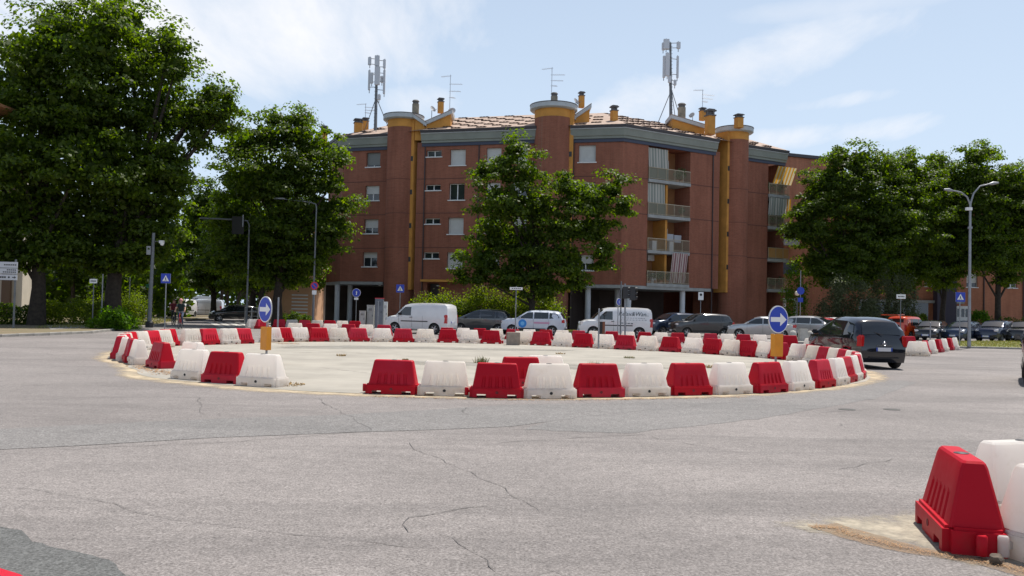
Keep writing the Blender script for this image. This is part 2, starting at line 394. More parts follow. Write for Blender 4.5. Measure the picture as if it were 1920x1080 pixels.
soft_sheet('dark_stain', [(IC.x+dx, IC.y+dy) for dx, dy in ((-2,-4),(3,-5),(7,-3),(6,-1),(1,-1.5),(-3,-2))], .0095, (0.33,0.31,0.27), (0.19,0.18,0.16), 1.6, 1.3)
soft_sheet('dark_stain', [(IC.x+dx, IC.y+dy) for dx, dy in ((-8,3),(-2,5),(4,6),(5,8),(-3,8),(-8,6))], .0095, (0.33,0.31,0.27), (0.17,0.165,0.15), 1.6, 1.1)
# sealed and open cracks following the ones in the road
def crack(pts, w0, seed, zc=.0075):
    q = random.Random(seed); P = [gnd(*p) for p in pts]; L_ = []
    for a, c in zip(P[:-1], P[1:]):
        k = max(2, int((c-a).length/0.12))
        for j in range(k): L_.append(a.lerp(c, j/k))
    L_.append(P[-1]); b = MB(); n = len(L_); vs = []
    off = 0.0
    for i, p in enumerate(L_):
        t = (L_[min(i+1, n-1)] - L_[max(i-1, 0)]).normalized(); s = Vector((-t.y, t.x, 0))
        off = off*0.8 + q.uniform(-0.035, 0.035); w = w0 * q.uniform(0.15, 1.0) * (0.25 if i in (0, n-1) else 1)
        vs += [(p + s*(off+w))[:2] + (zc,), (p + s*(off-w))[:2] + (zc,)]
    b.add(vs, [(2*i, 2*i+1, 2*i+3, 2*i+2) for i in range(n-1)])
    o = b.build('road_crack', CRACK, recalc=False)
    if o.data.polygons[0].normal.z < 0: o.data.flip_normals()
    o['kind'] = 'structure'
for i, (pts, w) in enumerate([
    ([(-40,912),(0,915),(80,922),(170,938),(270,960),(420,982),(560,1000),(700,1018),(780,1030)], .007),
    ([(930,831),(960,828),(1060,823),(1203,815)], .016), ([(1215,818),(1300,836),(1390,853)], .010), ([(1390,853),(1480,875),(1560,888),(1660,908),(1724,926)], .007),
    ([(765,830),(800,850),(840,868),(900,895),(960,928),(1010,960)], .007), ([(752,985),(775,972),(820,962),(872,950),(918,950)], .012), ([(752,985),(775,998)], .014),
    ([(820,1000),(880,1030),(930,1075)], .008), ([(598,745),(640,770),(665,785),(700,808)], .010), ([(-20,735),(120,733),(300,729),(470,723)], .012),
    ([(100,843),(420,830),(640,812),(700,808)], .012), ([(280,748),(480,752),(620,748)], .009), ([(1560,880),(1680,862),(1850,842)], .009), ([(1080,1085),(1040,1068),(960,1078)], .008),
    ([(1440,742),(1560,745),(1720,748),(1900,742)], .012), ([(1560,768),(1700,790),(1900,815)], .009), ([(370,745),(385,778)], .009)]):
    crack(pts, w*.62, 20 + i)
for i, (pts, w) in enumerate([([(560,662),(640,660),(700,664)],.02),([(740,650),(800,653),(870,652)],.03),([(1090,668),(1180,672),(1260,670)],.025),([(1270,690),(1350,686),(1420,690)],.025),([(820,665),(900,668)],.018),([(600,690),(690,700)],.015),([(1130,716),(1200,712),(1260,714)],.02)]): crack(pts, w, 60+i, .0105)
IRON = mat('cast_iron', (0.06, 0.058, 0.055), 0.7, 0.4, bump=0.3, bscale=40)
for px, py, lb in ((1588, 768, 'small round cast iron cover in the asphalt below the arrow sign'), (1672, 768, 'small cast iron cover in the asphalt behind the nearest red barrier')):
    o = thing('manhole_cover', lb, 'manhole cover', gnd(px, py))
    MB().lathe([(0,.008),(.10,.008),(.11,.006),(.14,.006),(.145,.0)], 20).build('cover_ring', IRON, o)

# --- kerbs made of single stones
KERB = mat('kerb_stone', (0.30, 0.285, 0.26), 0.9, var=0.3, vscale=3, bump=0.4, bscale=30)
_stone = {}
def kerb_line(name, pts, h=0.12, w=0.16, z=0.0, length=1.0):
    root = link(name, None); root['kind'] = 'structure'
    key = (h, w, length)
    if key not in _stone:
        b = MB().prism([(-length/2+.006, -w/2), (length/2-.006, -w/2), (length/2-.006, w/2), (-length/2+.006, w/2)], -0.05, h)
        me = b.mesh('kerb_stone', KERB); bm = bmesh.new(); bm.from_mesh(me)
        bmesh.ops.bevel(bm, geom=[e for e in bm.edges if e.verts[0].co.z > 0 and e.verts[1].co.z > 0], offset=0.02, segments=1, affect='EDGES'); bm.to_mesh(me); bm.free()
        _stone[key] = me
    for a, c in zip(pts[:-1], pts[1:]):
        d = c - a; k = max(1, round(d.length/length)); ang = math.atan2(d.y, d.x)
        for j in range(k):
            p = a + d*((j+.5)/k)
            o = link('kerb_stone', _stone[key], root, (p.x, p.y, z + rnd.uniform(-.008, .008)), ang + rnd.uniform(-.01, .01)); o.scale.x = d.length/k/length
    return root
EARTH = mat('dry_earth', (0.19, 0.135, 0.085), 0.95, var=0.45, vscale=0.9, bump=0.6, bscale=20, detail=8, col2=(0.13, 0.12, 0.06))
PAVE = asphalt_mat('pavement_tarmac', (0.30, 0.285, 0.26), (0.25, 0.24, 0.22), (0.22, 0.21, 0.2), 0.6)
GRASSG = mat('grass_ground', (0.10, 0.14, 0.035), 0.95, var=0.6, vscale=1.4, bump=0.6, bscale=25, detail=7, col2=(0.22, 0.19, 0.08))
vl = gp([(-420,640),(-150,636),(0,632),(90,629),(170,625),(235,618),(290,612),(330,606),(347,602)])
far = [Vector((-46, 190, 0)), Vector((-150, 190, 0)), Vector((-150, 30, 0))]
slab('verge', [Vector((p.x-.08, p.y+.1, 0)) for p in vl] + far, -0.05, 0.10, EARTH)
kerb_line('kerb_of_verge', vl + [Vector((-29.0, 75, 0)), Vector((-36, 110, 0))], 0.13)
# little asphalt footway crossing the verge
pw = gp([(95,622),(170,617),(240,608),(318,601),(342,600),(330,593),(250,598),(150,606),(85,611)])
sheet('footway', pw, 0.105, PAVE)
# pavement and lawn before the apartment block
fy = gp([(585,607),(760,611),(1000,612),(1200,613)])
slab('pavement', [Vector((-19, 66, 0)), Vector((-9.5, 62.5, 0)), Vector((-8.6, 80, 0)), Vector((-22, 84, 0))], -0.05, 0.11, PAVE)
slab('lawn', [Vector((-9.4, 60.5, 0)), Vector((7.3, 60.0, 0)), Vector((7.5, 69, 0)), Vector((-8.5, 73, 0))], -0.05, 0.10, GRASSG)
kerb_line('kerb_of_lawn', [Vector((-19, 65.9, 0)), Vector((-9.5, 60.4, 0)), Vector((7.3, 59.9, 0))], 0.12)
slab('pavement', [Vector((7.6, 66, 0)), Vector((18, 71, 0)), Vector((30, 79, 0)), Vector((60, 79, 0)), Vector((60, 110, 0)), Vector((7.6, 110, 0))], -0.05, 0.11, PAVE)
# grass strip on the right
gs = [gnd(1786, 652), gnd(1850, 653), gnd(1930, 655), gnd(2100, 660), gnd(2200, 650), gnd(1960, 641), gnd(1900, 641), gnd(1795, 643)]
slab('grass_verge', gs, -0.05, 0.09, GRASSG)
kerb_line('kerb_of_grass_verge', [gnd(1786, 652.5), gnd(1850, 653.5), gnd(1930, 655.5), gnd(2100, 660.5)], 0.10, 0.14)
# road markings: crossing bars and stop line at the mouth of the avenue
MARK = mat('road_marking', (0.62, 0.60, 0.55), 0.8, var=0.45, vscale=5, detail=8, col2=(0.3, 0.29, 0.27))
for k in range(7):
    a = gnd(392 + k*17, 603.5); c = gnd(418 + k*19, 613.5)
    s = Vector((0.25, 0.02, 0))
    sheet('crossing_bar', [a - s, a + s, c + s*1.0, c - s*1.0], 0.005, MARK)
sheet('stop_line', gp([(345,589.2),(425,591.0),(425,592.2),(345,590.3)]), 0.005, MARK)
for k in range(4):
    sheet('crossing_bar', gp([(300,583+k*2.6),(333,583.6+k*2.6),(333,584.6+k*2.6),(300,584+k*2.6)]), 0.006, MARK)
# ------------------------------------------------------------------ apartment block
def brick_mat(name, c, c2, mortar):
    m = bpy.data.materials.new(name); m.use_nodes = True; nt = m.node_tree; N = nt.nodes; L = nt.links; b = N['Principled BSDF']; b.inputs['Roughness'].default_value = 0.9; b.inputs['Specular IOR Level'].default_value = 0.25
    tc = N.new('ShaderNodeTexCoord'); sp = N.new('ShaderNodeSeparateXYZ'); L.new(tc.outputs['Object'], sp.inputs[0])
    ad = N.new('ShaderNodeMath'); ad.operation = 'ADD'; L.new(sp.outputs[0], ad.inputs[0]); L.new(sp.outputs[1], ad.inputs[1])
    cb = N.new('ShaderNodeCombineXYZ'); L.new(ad.outputs[0], cb.inputs[0]); L.new(sp.outputs[2], cb.inputs[1])
    br = N.new('ShaderNodeTexBrick'); br.inputs['Scale'].default_value = 1.0; br.inputs['Brick Width'].default_value = 0.26; br.inputs['Row Height'].default_value = 0.075; br.inputs['Mortar Size'].default_value = 0.008
    br.inputs['Color1'].default_value = (*c, 1); br.inputs['Color2'].default_value = (*c2, 1); br.inputs['Mortar'].default_value = (*mortar, 1); L.new(cb.outputs[0], br.inputs['Vector'])
    nz = N.new('ShaderNodeTexNoise'); nz.inputs['Scale'].default_value = 0.35; nz.inputs['Detail'].default_value = 8; nz.inputs['Roughness'].default_value = 0.65
    mp = N.new('ShaderNodeMapping'); mp.inputs['Scale'].default_value = (2.2, 2.2, 0.7); L.new(tc.outputs['Object'], mp.inputs['Vector']); L.new(mp.outputs[0], nz.inputs['Vector'])
    rp = N.new('ShaderNodeValToRGB'); rp.color_ramp.elements[0].position = 0.32; rp.color_ramp.elements[0].color = (0.80, 0.78, 0.77, 1); rp.color_ramp.elements[1].position = 0.7; rp.color_ramp.elements[1].color = (1.1, 1.1, 1.1, 1); L.new(nz.outputs['Fac'], rp.inputs[0])
    mx = N.new('ShaderNodeMixRGB'); mx.blend_type = 'MULTIPLY'; mx.inputs[0].default_value = 1; L.new(br.outputs['Color'], mx.inputs[1]); L.new(rp.outputs[0], mx.inputs[2])
    n3 = N.new('ShaderNodeTexNoise'); n3.inputs['Scale'].default_value = 1.0; n3.inputs['Detail'].default_value = 6; m3 = N.new('ShaderNodeMapping'); m3.inputs['Scale'].default_value = (3.5, 3.5, 0.12); L.new(tc.outputs['Object'], m3.inputs['Vector']); L.new(m3.outputs[0], n3.inputs['Vector'])
    r3 = N.new('ShaderNodeValToRGB'); r3.color_ramp.elements[0].position = 0.36; r3.color_ramp.elements[0].color = (0.93,0.935,0.94,1); r3.color_ramp.elements[1].position = 0.6; r3.color_ramp.elements[1].color = (1.05,1.05,1.05,1); L.new(n3.outputs['Fac'], r3.inputs[0])
    mx3 = N.new('ShaderNodeMixRGB'); mx3.blend_type = 'MULTIPLY'; mx3.inputs[0].default_value = 1; L.new(mx.outputs[0], mx3.inputs[1]); L.new(r3.outputs[0], mx3.inputs[2]); L.new(mx3.outputs[0], b.inputs['Base Color'])
    bp = N.new('ShaderNodeBump'); bp.inputs['Strength'].default_value = 0.3; bp.inputs['Distance'].default_value = 0.01; L.new(br.outputs['Fac'], bp.inputs['Height']); bp.invert = True; L.new(bp.outputs[0], b.inputs['Normal'])
    return m
BRICK = brick_mat('red_brick', (0.315, 0.114, 0.070), (0.262, 0.093, 0.057), (0.265, 0.15, 0.105))
BRICKO = brick_mat('orange_brick', (0.46, 0.18, 0.10), (0.40, 0.15, 0.085), (0.36, 0.22, 0.15))
OCHRE = mat('ochre_render', (0.62, 0.29, 0.06), 0.85, var=0.22, vscale=1.2, detail=7)
GREYG = mat('grey_green_fascia', (0.25, 0.268, 0.235), 0.8, var=0.15, vscale=1.0)
NAVY = mat('navy_band', (0.055, 0.065, 0.10), 0.7)
GUTTER = mat('dark_gutter', (0.045, 0.04, 0.045), 0.5)
FASC = mat('pale_fascia', (0.48, 0.51, 0.52), 0.7, var=0.12, vscale=2)
SLABC = mat('balcony_concrete', (0.36, 0.37, 0.36), 0.85, var=0.2, vscale=2)
TILE = mat('roof_tile', (0.42, 0.32, 0.255), 0.9, var=0.4, vscale=2.5, detail=6, col2=(0.30, 0.215, 0.17))
TILE_SHADE = mat('tile_gap_shade', (0.075, 0.048, 0.04), 0.9, var=0.3, vscale=2)  # shade of the gaps under raised tiles, painted on their front faces
WFRAME = mat('white_window_frame', (0.72, 0.72, 0.70), 0.5)
SHUT = mat('grey_roller_shutter', (0.60, 0.60, 0.57), 0.6, var=0.1, vscale=2)
SHUTD = mat('dark_roller_shutter', (0.20, 0.21, 0.20), 0.6)
WGLASS = mat('window_glass', (0.02, 0.026, 0.032), 0.06, spec=0.8)
CURT = mat('net_curtain', (0.55, 0.56, 0.55), 0.9)
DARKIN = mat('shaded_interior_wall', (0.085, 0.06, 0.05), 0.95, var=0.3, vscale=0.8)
COLUMN = mat('pale_column', (0.62, 0.63, 0.65), 0.7, var=0.1, vscale=2)
BRASS = mat('beige_railing', (0.42, 0.36, 0.26), 0.5, 0.2)
CHIM_CAP = mat('chimney_cap', (0.12, 0.115, 0.115), 0.85)
ZE = 17.06
def eave(px, py):
    d = ray(px, py); t = (ZE - CAMH)/d.z; return Vector((d.x*t, d.y*t, 0))
EV = [eave(*q) for q in [(610,278),(637,260),(720,256),(793,249.5),(999,242),(1074,241),(1172,238),(1346,266.5),(1404,277),(1478,288)]]
BASE = Vector((4, 72, 0))
blk = thing('apartment_building', 'five storey dark red brick apartment block with three round stair towers', 'building', BASE)
def facing(u):
    n = Vector((u.y, -u.x, 0))
    return n if n.y < 0 else -n
def offset_line(P, d):
    """Offset a facade polyline outwards (towards the road) by d, with mitred corners."""
    out = []
    for i, p in enumerate(P):
        ns = []
        if i > 0: ns.append(facing((P[i]-P[i-1]).normalized()))
        if i < len(P)-1: ns.append(facing((P[i+1]-P[i]).normalized()))
        if len(ns) == 2:
            m = (ns[0]+ns[1]).normalized(); out.append(p + m*(d/max(.35, m.dot(ns[0]))))
        else: out.append(p + ns[0]*d)
    return out
def ext(P, a, c): return [P[0]-(P[1]-P[0]).normalized()*a] + list(P[1:-1]) + [P[-1]+(P[-1]-P[-2]).normalized()*c]
WL = offset_line(EV, -0.42)            # wall line behind the eaves line
class Facade:
    def __init__(s, p0, p1, root=None, origin=None):
        s.p0 = p0.copy(); s.u = (p1-p0); s.L = s.u.length; s.u.normalize(); s.n = facing(s.u); s.root = root or blk; s.org = origin if origin is not None else BASE; s.op = []
    def w(s, a, d, z): p = s.p0 + s.u*a + s.n*d; return Vector((p.x, p.y, z))
    def hit(s, px, py):
        d = ray(px, py); o = Vector((0, 0, CAMH)); t = (s.p0 - o).dot(s.n)/d.dot(s.n); q = o + d*t
        return (q - s.p0).dot(s.u), q.z
    def rect(s, x0, x1, y0, y1):
        xm, ym = (x0+x1)/2, (y0+y1)/2
        a0 = s.hit(x0, ym)[0]; a1 = s.hit(x1, ym)[0]; z1 = s.hit(xm, y0)[1]; z0 = s.hit(xm, y1)[1]
        return max(.05, min(a0, a1)), min(s.L-.05, max(a0, a1)), z0, z1
    def wall(s, name, z0, z1, material, ops=(), closed_depth=0.28):
        """A wall with real openings and reveals. ops: (a0,a1,za,zb,depth)"""
        b = MB(); A = sorted(set([0, s.L] + [v for o in ops for v in o[:2]])); Z = sorted(set([z0, z1] + [v for o in ops for v in o[2:4]]))
        for i in range(len(A)-1):
            for j in range(len(Z)-1):
                am, zm = (A[i]+A[i+1])/2, (Z[j]+Z[j+1])/2
                if any(o[0] < am < o[1] and o[2] < zm < o[3] for o in ops): continue
                b.quad(s.w(A[i],0,Z[j]), s.w(A[i+1],0,Z[j]), s.w(A[i+1],0,Z[j+1]), s.w(A[i],0,Z[j+1]))
        for a0, a1, za, zb, d in ops:
            b.quad(s.w(a0,0,za), s.w(a1,0,za), s.w(a1,-d,za), s.w(a0,-d,za)); b.quad(s.w(a0,0,zb), s.w(a0,-d,zb), s.w(a1,-d,zb), s.w(a1,0,zb))
            b.quad(s.w(a0,0,za), s.w(a0,-d,za), s.w(a0,-d,zb), s.w(a0,0,zb)); b.quad(s.w(a1,0,za), s.w(a1,0,zb), s.w(a1,-d,zb), s.w(a1,-d,za))
        b.quad(s.w(0,0,z0), s.w(0,-closed_depth,z0), s.w(0,-closed_depth,z1), s.w(0,0,z1)); b.quad(s.w(s.L,0,z0), s.w(s.L,0,z1), s.w(s.L,-closed_depth,z1), s.w(s.L,-closed_depth,z0))
        b.quad(s.w(0,0,z0), s.w(s.L,0,z0), s.w(s.L,-closed_depth,z0), s.w(0,-closed_depth,z0))
        o = b.build(name, material, s.root, s.org, recalc=False); return o
    def slabbox(s, b, a0, a1, d0, d1, z0, z1, mi=0):
        vs = [s.w(a,d,z) for z in (z0,z1) for a, d in ((a0,d0),(a1,d0),(a1,d1),(a0,d1))]
        b.add(vs, [(0,3,2,1),(4,5,6,7),(0,1,5,4),(1,2,6,5),(2,3,7,6),(3,0,4,7)], mi); return b
    def window(s, a0, a1, z0, z1, shut=0.0, mull=1, dark=False, curtain=False, depth=0.3, sill=True):
        d = -depth + .05; fw = .06
        b = MB()
        s.slabbox(b, a0, a0+fw, d-.06, d, z0, z1); s.slabbox(b, a1-fw, a1, d-.06, d, z0, z1); s.slabbox(b, a0+fw, a1-fw, d-.06, d, z0, z0+fw); s.slabbox(b, a0+fw, a1-fw, d-.06, d, z1-fw, z1)
        for k in range(mull):
            am = a0 + (a1-a0)*(k+1)/(mull+1); s.slabbox(b, am-.045, am+.045, d-.06, d-.001, z0+fw, z1-fw)
        wn = b.build('window', WFRAME, s.root, s.org)
        b = MB()
        s.slabbox(b, a0+fw, a1-fw, d-.05, d-.035, z0+fw, z1-fw); b.build('pane', WGLASS, wn, s.org)
        if curtain:
            b = MB(); s.slabbox(b, a0+fw+.02, a0+(a1-a0)*.47, d-.14, d-.12, z0+fw, z1-fw); s.slabbox(b, a0+(a1-a0)*.6, a1-fw-.02, d-.14, d-.12, z0+fw, z1-fw); b.build('curtain', CURT, wn, s.org)
        if shut > 0:
            zb = z1 - (z1-z0)*shut; b = MB(); n = max(2, int((z1-zb)/.07)); hh = (z1-zb)/n
            for k in range(n): s.slabbox(b, a0+.01, a1-.01, d+.005, d+.032, zb+k*hh+.008, zb+(k+1)*hh)
            s.slabbox(b, a0+.01, a1-.01, d+.002, d+.014, zb, z1)
            b.build('roller_shutter', SHUTD if dark else SHUT, wn, s.org)
        if sill:
            b = MB(); s.slabbox(b, a0-.10, a1+.10, -depth+.02, .09, z0-.08, z0+.004); b.build('sill', WFRAME, wn, s.org)
        s.op.append((a0, a1, z0, z1, depth)); return wn
FL = [3.9, 6.95, 10.0, 13.05, 16.0]
def joints(f, skip=None):
    for z in FL[1:4]:
        segs = [(0, f.L)] if not skip else [(0, skip[0]), (skip[1], f.L)]
        for a0, a1 in segs:
            b = MB(); f.slabbox(b, a0+.01, a1-.01, -.05, .012, z-.045, z+.03); b.build('string_course', mat('shadow_joint_brick', (0.13, 0.055, 0.04), 0.9), blk, BASE)
# --- far left return wall and left wall
fLL = Facade(WL[0], WL[1]); fLL.wall('wall', 3.9, 16.3, BRICK); joints(fLL)
fL = Facade(*ext(WL[1:3], 0, .9))
for (x0,x1,y0,y1), sh in zip([(687,713,286,313),(685,711,348,376),(683,709,411,438),(680,707,473,500)], (.86,.55,.6,.38)):
    r = fL.rect(x0,x1,y0,y1); fL.window(*r, shut=sh, dark=(sh > .8), curtain=False)
fL.wall('wall', 3.9, 16.3, BRICK, fL.op); joints(fL)
# --- wall between the first two towers, down to the ground
f2 = Facade(*ext(WL[3:5], .7, .9))
for (x0,x1,y0,y1) in [(800,828,282,294),(798,826,346,357),(796,825,409,420),(794,823,473,485)]:
    f2.window(*f2.rect(x0,x1,y0,y1), shut=0, mull=1)
for (x0,x1,y0,y1), sh in zip([(844,873,280,310),(842,871,344,375),(840,869,408,439),(838,867,473,503)], (1,0,.98,1)):
    f2.window(*f2.rect(x0,x1,y0,y1), shut=sh, curtain=(sh == 0))
for (x0,x1,y0,y1), sh in zip([(912,940,277,307),(911,938,342,372),(909,937,407,437),(908,936,472,502)], (.95,.4,.8,.6)):
    f2.window(*f2.rect(x0,x1,y0,y1), shut=sh)
for (x0,x1,y0,y1), sh in zip([(962,990,275,305),(961,989,340,371),(960,988,406,436),(959,987,471,501)], (.9,.5,.7,.3)):
    f2.window(*f2.rect(x0,x1,y0,y1), shut=sh)
dr = f2.rect(800,822,531,596); door_op = (dr[0], dr[1], 0.1, dr[3], .9)
f2.wall('wall', 0, 16.3, BRICK, f2.op + [door_op]); joints(f2)
b = MB(); f2.slabbox(b, dr[0], dr[1], -.92, -.85, 0.1, dr[3]); dd = b.build('door', mat('dark_door', (0.05,0.04,0.035), .5), blk, BASE)
b = MB(); f2.slabbox(b, dr[1]-.25, dr[1]-.18, -.85, -.80, 1.0, 1.25); b.build('handle', CHROME, dd, BASE)
b = MB(); f2.slabbox(b, dr[0]-.3, dr[1]+2.6, 0.0, .9, dr[3]+.1, dr[3]+.3); b.build('canopy', OCHRE, blk, BASE)
# --- right of the middle tower: straight piece, then the wing that turns away
f3a = Facade(*ext(WL[5:7], .7, 0))
for (x0,x1,y0,y1), sh in zip([(1085,1117,272,304),(1084,1116,342,373),(1083,1114,412,442),(1082,1113,478,507)], (1,.6,.3,.55)):
    f3a.window(*f3a.rect(x0,x1,y0,y1), shut=sh)
f3a.wall('wall', 3.9, 16.3, BRICK, f3a.op); joints(f3a)
f3b = Facade(*ext(WL[6:8], 0, .7))
la0 = f3b.hit(1214, 400)[0]; la1 = f3b.hit(1293, 400)[0]; LZ0, LZ1, LD = 4.02, 16.0, 2.0
f3b.wall('wall', 3.9, 16.3, BRICK, [(la0, la1, LZ0, LZ1, LD)]); joints(f3b, (la0, la1))
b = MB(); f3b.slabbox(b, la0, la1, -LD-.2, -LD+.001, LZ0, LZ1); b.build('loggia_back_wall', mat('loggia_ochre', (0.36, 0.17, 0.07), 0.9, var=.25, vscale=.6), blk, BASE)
f4 = Facade(*ext(WL[8:10], .8, 0)); c4 = f4.hit(1439, 430)[0]
f4.L = c4; f4.wall('wall', 0, 16.3, BRICK, closed_depth=6.0); joints(f4)
# loggia balconies: slab, railing, divider, awnings, clutter
def stripe_mat(name, c1, c2, per):
    m = bpy.data.materials.new(name); m.use_nodes = True; nt = m.node_tree; N = nt.nodes; L = nt.links; b = N['Principled BSDF']; b.inputs['Roughness'].default_value = .9
    tc = N.new('ShaderNodeTexCoord'); w = N.new('ShaderNodeTexWave'); w.bands_direction = 'X'; w.inputs['Scale'].default_value = 0.314/per*1.0; w.inputs['Distortion'].default_value = 0
    L.new(tc.outputs['Object'], w.inputs['Vector']); rp = N.new('ShaderNodeValToRGB'); rp.color_ramp.interpolation = 'CONSTANT'; rp.color_ramp.elements[1].position = .5; rp.color_ramp.elements[0].color = (*c1,1); rp.color_ramp.elements[1].color = (*c2,1)
    L.new(w.outputs['Fac'], rp.inputs[0]); L.new(rp.outputs[0], b.inputs['Base Color'])
    tr = N.new('ShaderNodeBsdfTranslucent'); L.new(rp.outputs[0], tr.inputs['Color']); ms = N.new('ShaderNodeMixShader'); ms.inputs[0].default_value = .3; L.new(b.outputs[0], ms.inputs[1]); L.new(tr.outputs[0], ms.inputs[2]); L.new(ms.outputs[0], N['Material Output'].inputs[0])
    return m
ST_GREY = stripe_mat('grey_cream_stripe', (0.62,0.60,0.54), (0.33,0.36,0.32), .32)
ST_RED = stripe_mat('red_cream_stripe', (0.68,0.60,0.56), (0.34,0.16,0.17), .26)
ST_YEL = stripe_mat('yellow_cream_stripe', (0.72,0.36,0.03), (0.70,0.60,0.38), .42)
def awning(f, a0, a1, z0, z1, d0, d1, material, parent, wave=.05):
    """A cloth blind hanging in folds: local X runs along the facade so that the stripes hang straight."""
    n = max(8, int((a1-a0)/.08)); b = MB(); vs = []; rows = 5
    for j in range(rows):
        t = j/(rows-1)
        for i in range(n+1):
            a = (a1-a0)*i/n; dd = d0 + (d1-d0)*(1-t) + wave*math.sin(i*1.1 + t)*(1.0-.4*t)
            vs.append((a, -dd, z0 + (z1-z0)*t - z0))
    b.add(vs, [(j*(n+1)+i, j*(n+1)+i+1, (j+1)*(n+1)+i+1, (j+1)*(n+1)+i) for j in range(rows-1) for i in range(n)])
    o = b.build('awning', material, parent, recalc=False)
    p = f.w(a0, 0, z0) - BASE; o.location = p; o.rotation_euler = (0, 0, math.atan2(f.u.y, f.u.x)); return o
PLANTL = mat('potted_leaf', (0.07, 0.13, 0.03), .7, island=True, col2=(0.03, 0.07, 0.015))
TERRA = mat('terracotta', (0.40, 0.16, 0.08), .9)
def leafball(b, c, r, n, q, size=.09):
    for _ in range(n):
        d = Vector((q.gauss(0,1), q.gauss(0,1), q.gauss(0,1))).normalized()*r*(q.random()**.4); p = Vector(c) + d
        u = Vector((q.gauss(0,1), q.gauss(0,1), q.gauss(0,.6))).normalized()*size; v = u.cross(Vector((q.gauss(0,1), q.gauss(0,1), q.gauss(0,1)))).normalized()*size*.6
        b.add([p-u, p+v, p+u, p-v], [(0,1,2,3)])
def balcony(f, a0, a1, z, dfront, dback, parent_root=blk, slab_t=.26, rail_h=1.02, left_panel=False):
    b = MB(); f.slabbox(b, a0, a1, dback, dfront, z-slab_t, z); bal = b.build('balcony', SLABC, parent_root, BASE)
    b = MB(); n = int((a1-a0)/.12)
    for i in range(n+1):
        a = a0 + .03 + (a1-a0-.06)*i/n; r = .011 if i % 8 else .022
        f.slabbox(b, a-r, a+r, dfront-.075, dfront-.075+2*r, z, z+rail_h-.02)
    f.slabbox(b, a0, a1, dfront-.085, dfront-.035, z+rail_h-.02, z+rail_h+.03); f.slabbox(b, a0, a1, dfront-.08, dfront-.04, z+.08, z+.11)
    b.build('railing', BRASS, bal, BASE)
    return bal
qq = random.Random(11)
mid = (la0+la1)/2
MESHSCREEN = mat('green_mesh_screen', (0.22, 0.26, 0.22), .8, translucent=.3)
for k, z in enumerate([LZ0+.12] + [v+.02 for v in FL[1:4]]):
    bal = balcony(f3b, la0+.012, la1-.012, z, .12, -LD+.01)
    b = MB(); f3b.slabbox(b, mid-.1, mid+.14, -LD+.02, -.35, z+.001, z+2.75); b.build('divider', OCHRE, bal, BASE)
    # French windows on the back wall
    for a in (la0+.5, mid+.5):
        b = MB(); f3b.slabbox(b, a, a+.07, -LD+.01, -LD+.06, z+.002, z+2.2); f3b.slabbox(b, a+1.03, a+1.1, -LD+.01, -LD+.06, z+.002, z+2.2); f3b.slabbox(b, a+.07, a+1.03, -LD+.01, -LD+.06, z+2.13, z+2.2); f3b.slabbox(b, a+.5, a+.58, -LD+.01, -LD+.06, z+.002, z+2.13)
        b.build('door_frame', WFRAME if k % 2 else mat('brown_wood', (0.14,0.07,0.035), .6), bal, BASE)
        b = MB(); f3b.slabbox(b, a+.07, a+1.03, -LD+.005, -LD+.03, z+.002, z+2.13); b.build('pane', WGLASS, bal, BASE)
    if k == 3:
        awning(f3b, la0+.05, mid-.12, z+1.0, z+2.72, -.1, .02, ST_GREY, bal)
        b = MB(); f3b.slabbox(b, la0+.05, mid-.15, .0, .02, z+.1, z+.98); b.build('mesh_screen', MESHSCREEN, bal, BASE)
    if k == 2:
        awning(f3b, la0+.05, mid-.45, z+.02, z+2.72, -.12, -.02, ST_GREY, bal)
        b = MB(); f3b.slabbox(b, la0+.05, mid-.45, .0, .02, z+.1, z+.98); b.build('mesh_screen', MESHSCREEN, bal, BASE)
    if k == 0:
        awning(f3b, mid+.3, la1-.3, z+.1, z+2.7, .22, -.12, ST_RED, bal)
    # things kept on the balconies
    spots = {3: [(la1-.7, .55), (la1-1.2, .4)], 2: [(la1-.6, .3)], 1: [], 0: [(la0+.6, .4), (la0+1.3, .35), (mid+.25, .3), (la0+1.9, .4)]}[k]
    for a, r in spots:
        p = f3b.w(a, -.35, z); b = MB().lathe([(0,.0),(.12,.0),(.16,.28),(0,.28)], 10, p); pt = b.build('plant_pot', TERRA, bal, BASE)
        b = MB(); leafball(b, (p.x, p.y, z+.35+r), r, 130, qq); b.build('foliage', PLANTL, pt, BASE)
    if k in (0, 1):
        for a, wd, h in ((la0+1.0, .5, .85), (mid+.55, .45, .9)):
            b = MB(); f3b.slabbox(b, a, a+wd, -.9, -.45, z+.001, z+h); f3b.slabbox(b, a-.02, a+wd+.02, -.92, -.43, z+h, z+h+.03); b.build('storage_box', mat('pale_plastic', (0.6,0.6,0.58), .5), bal, BASE)
    if k == 1:
        b = MB(); f3b.slabbox(b, mid+.2, mid+1.2, -.75, -.7, z+1.0, z+1.6); f3b.slabbox(b, mid+1.3, mid+2.1, -.75, -.7, z+.9, z+1.55); b.build('drying_cloth', mat('grey_cloth', (0.4,0.42,0.46), .9), bal, BASE)
    if k == 0:
        b = MB(); f3b.slabbox(b, la0+1.55, la0+2.25, -LD+.01, -LD+.35, z+2.05, z+2.55); b.build('air_conditioner', mat('pale_plastic', (0.6,0.6,0.58), .5), bal, BASE)
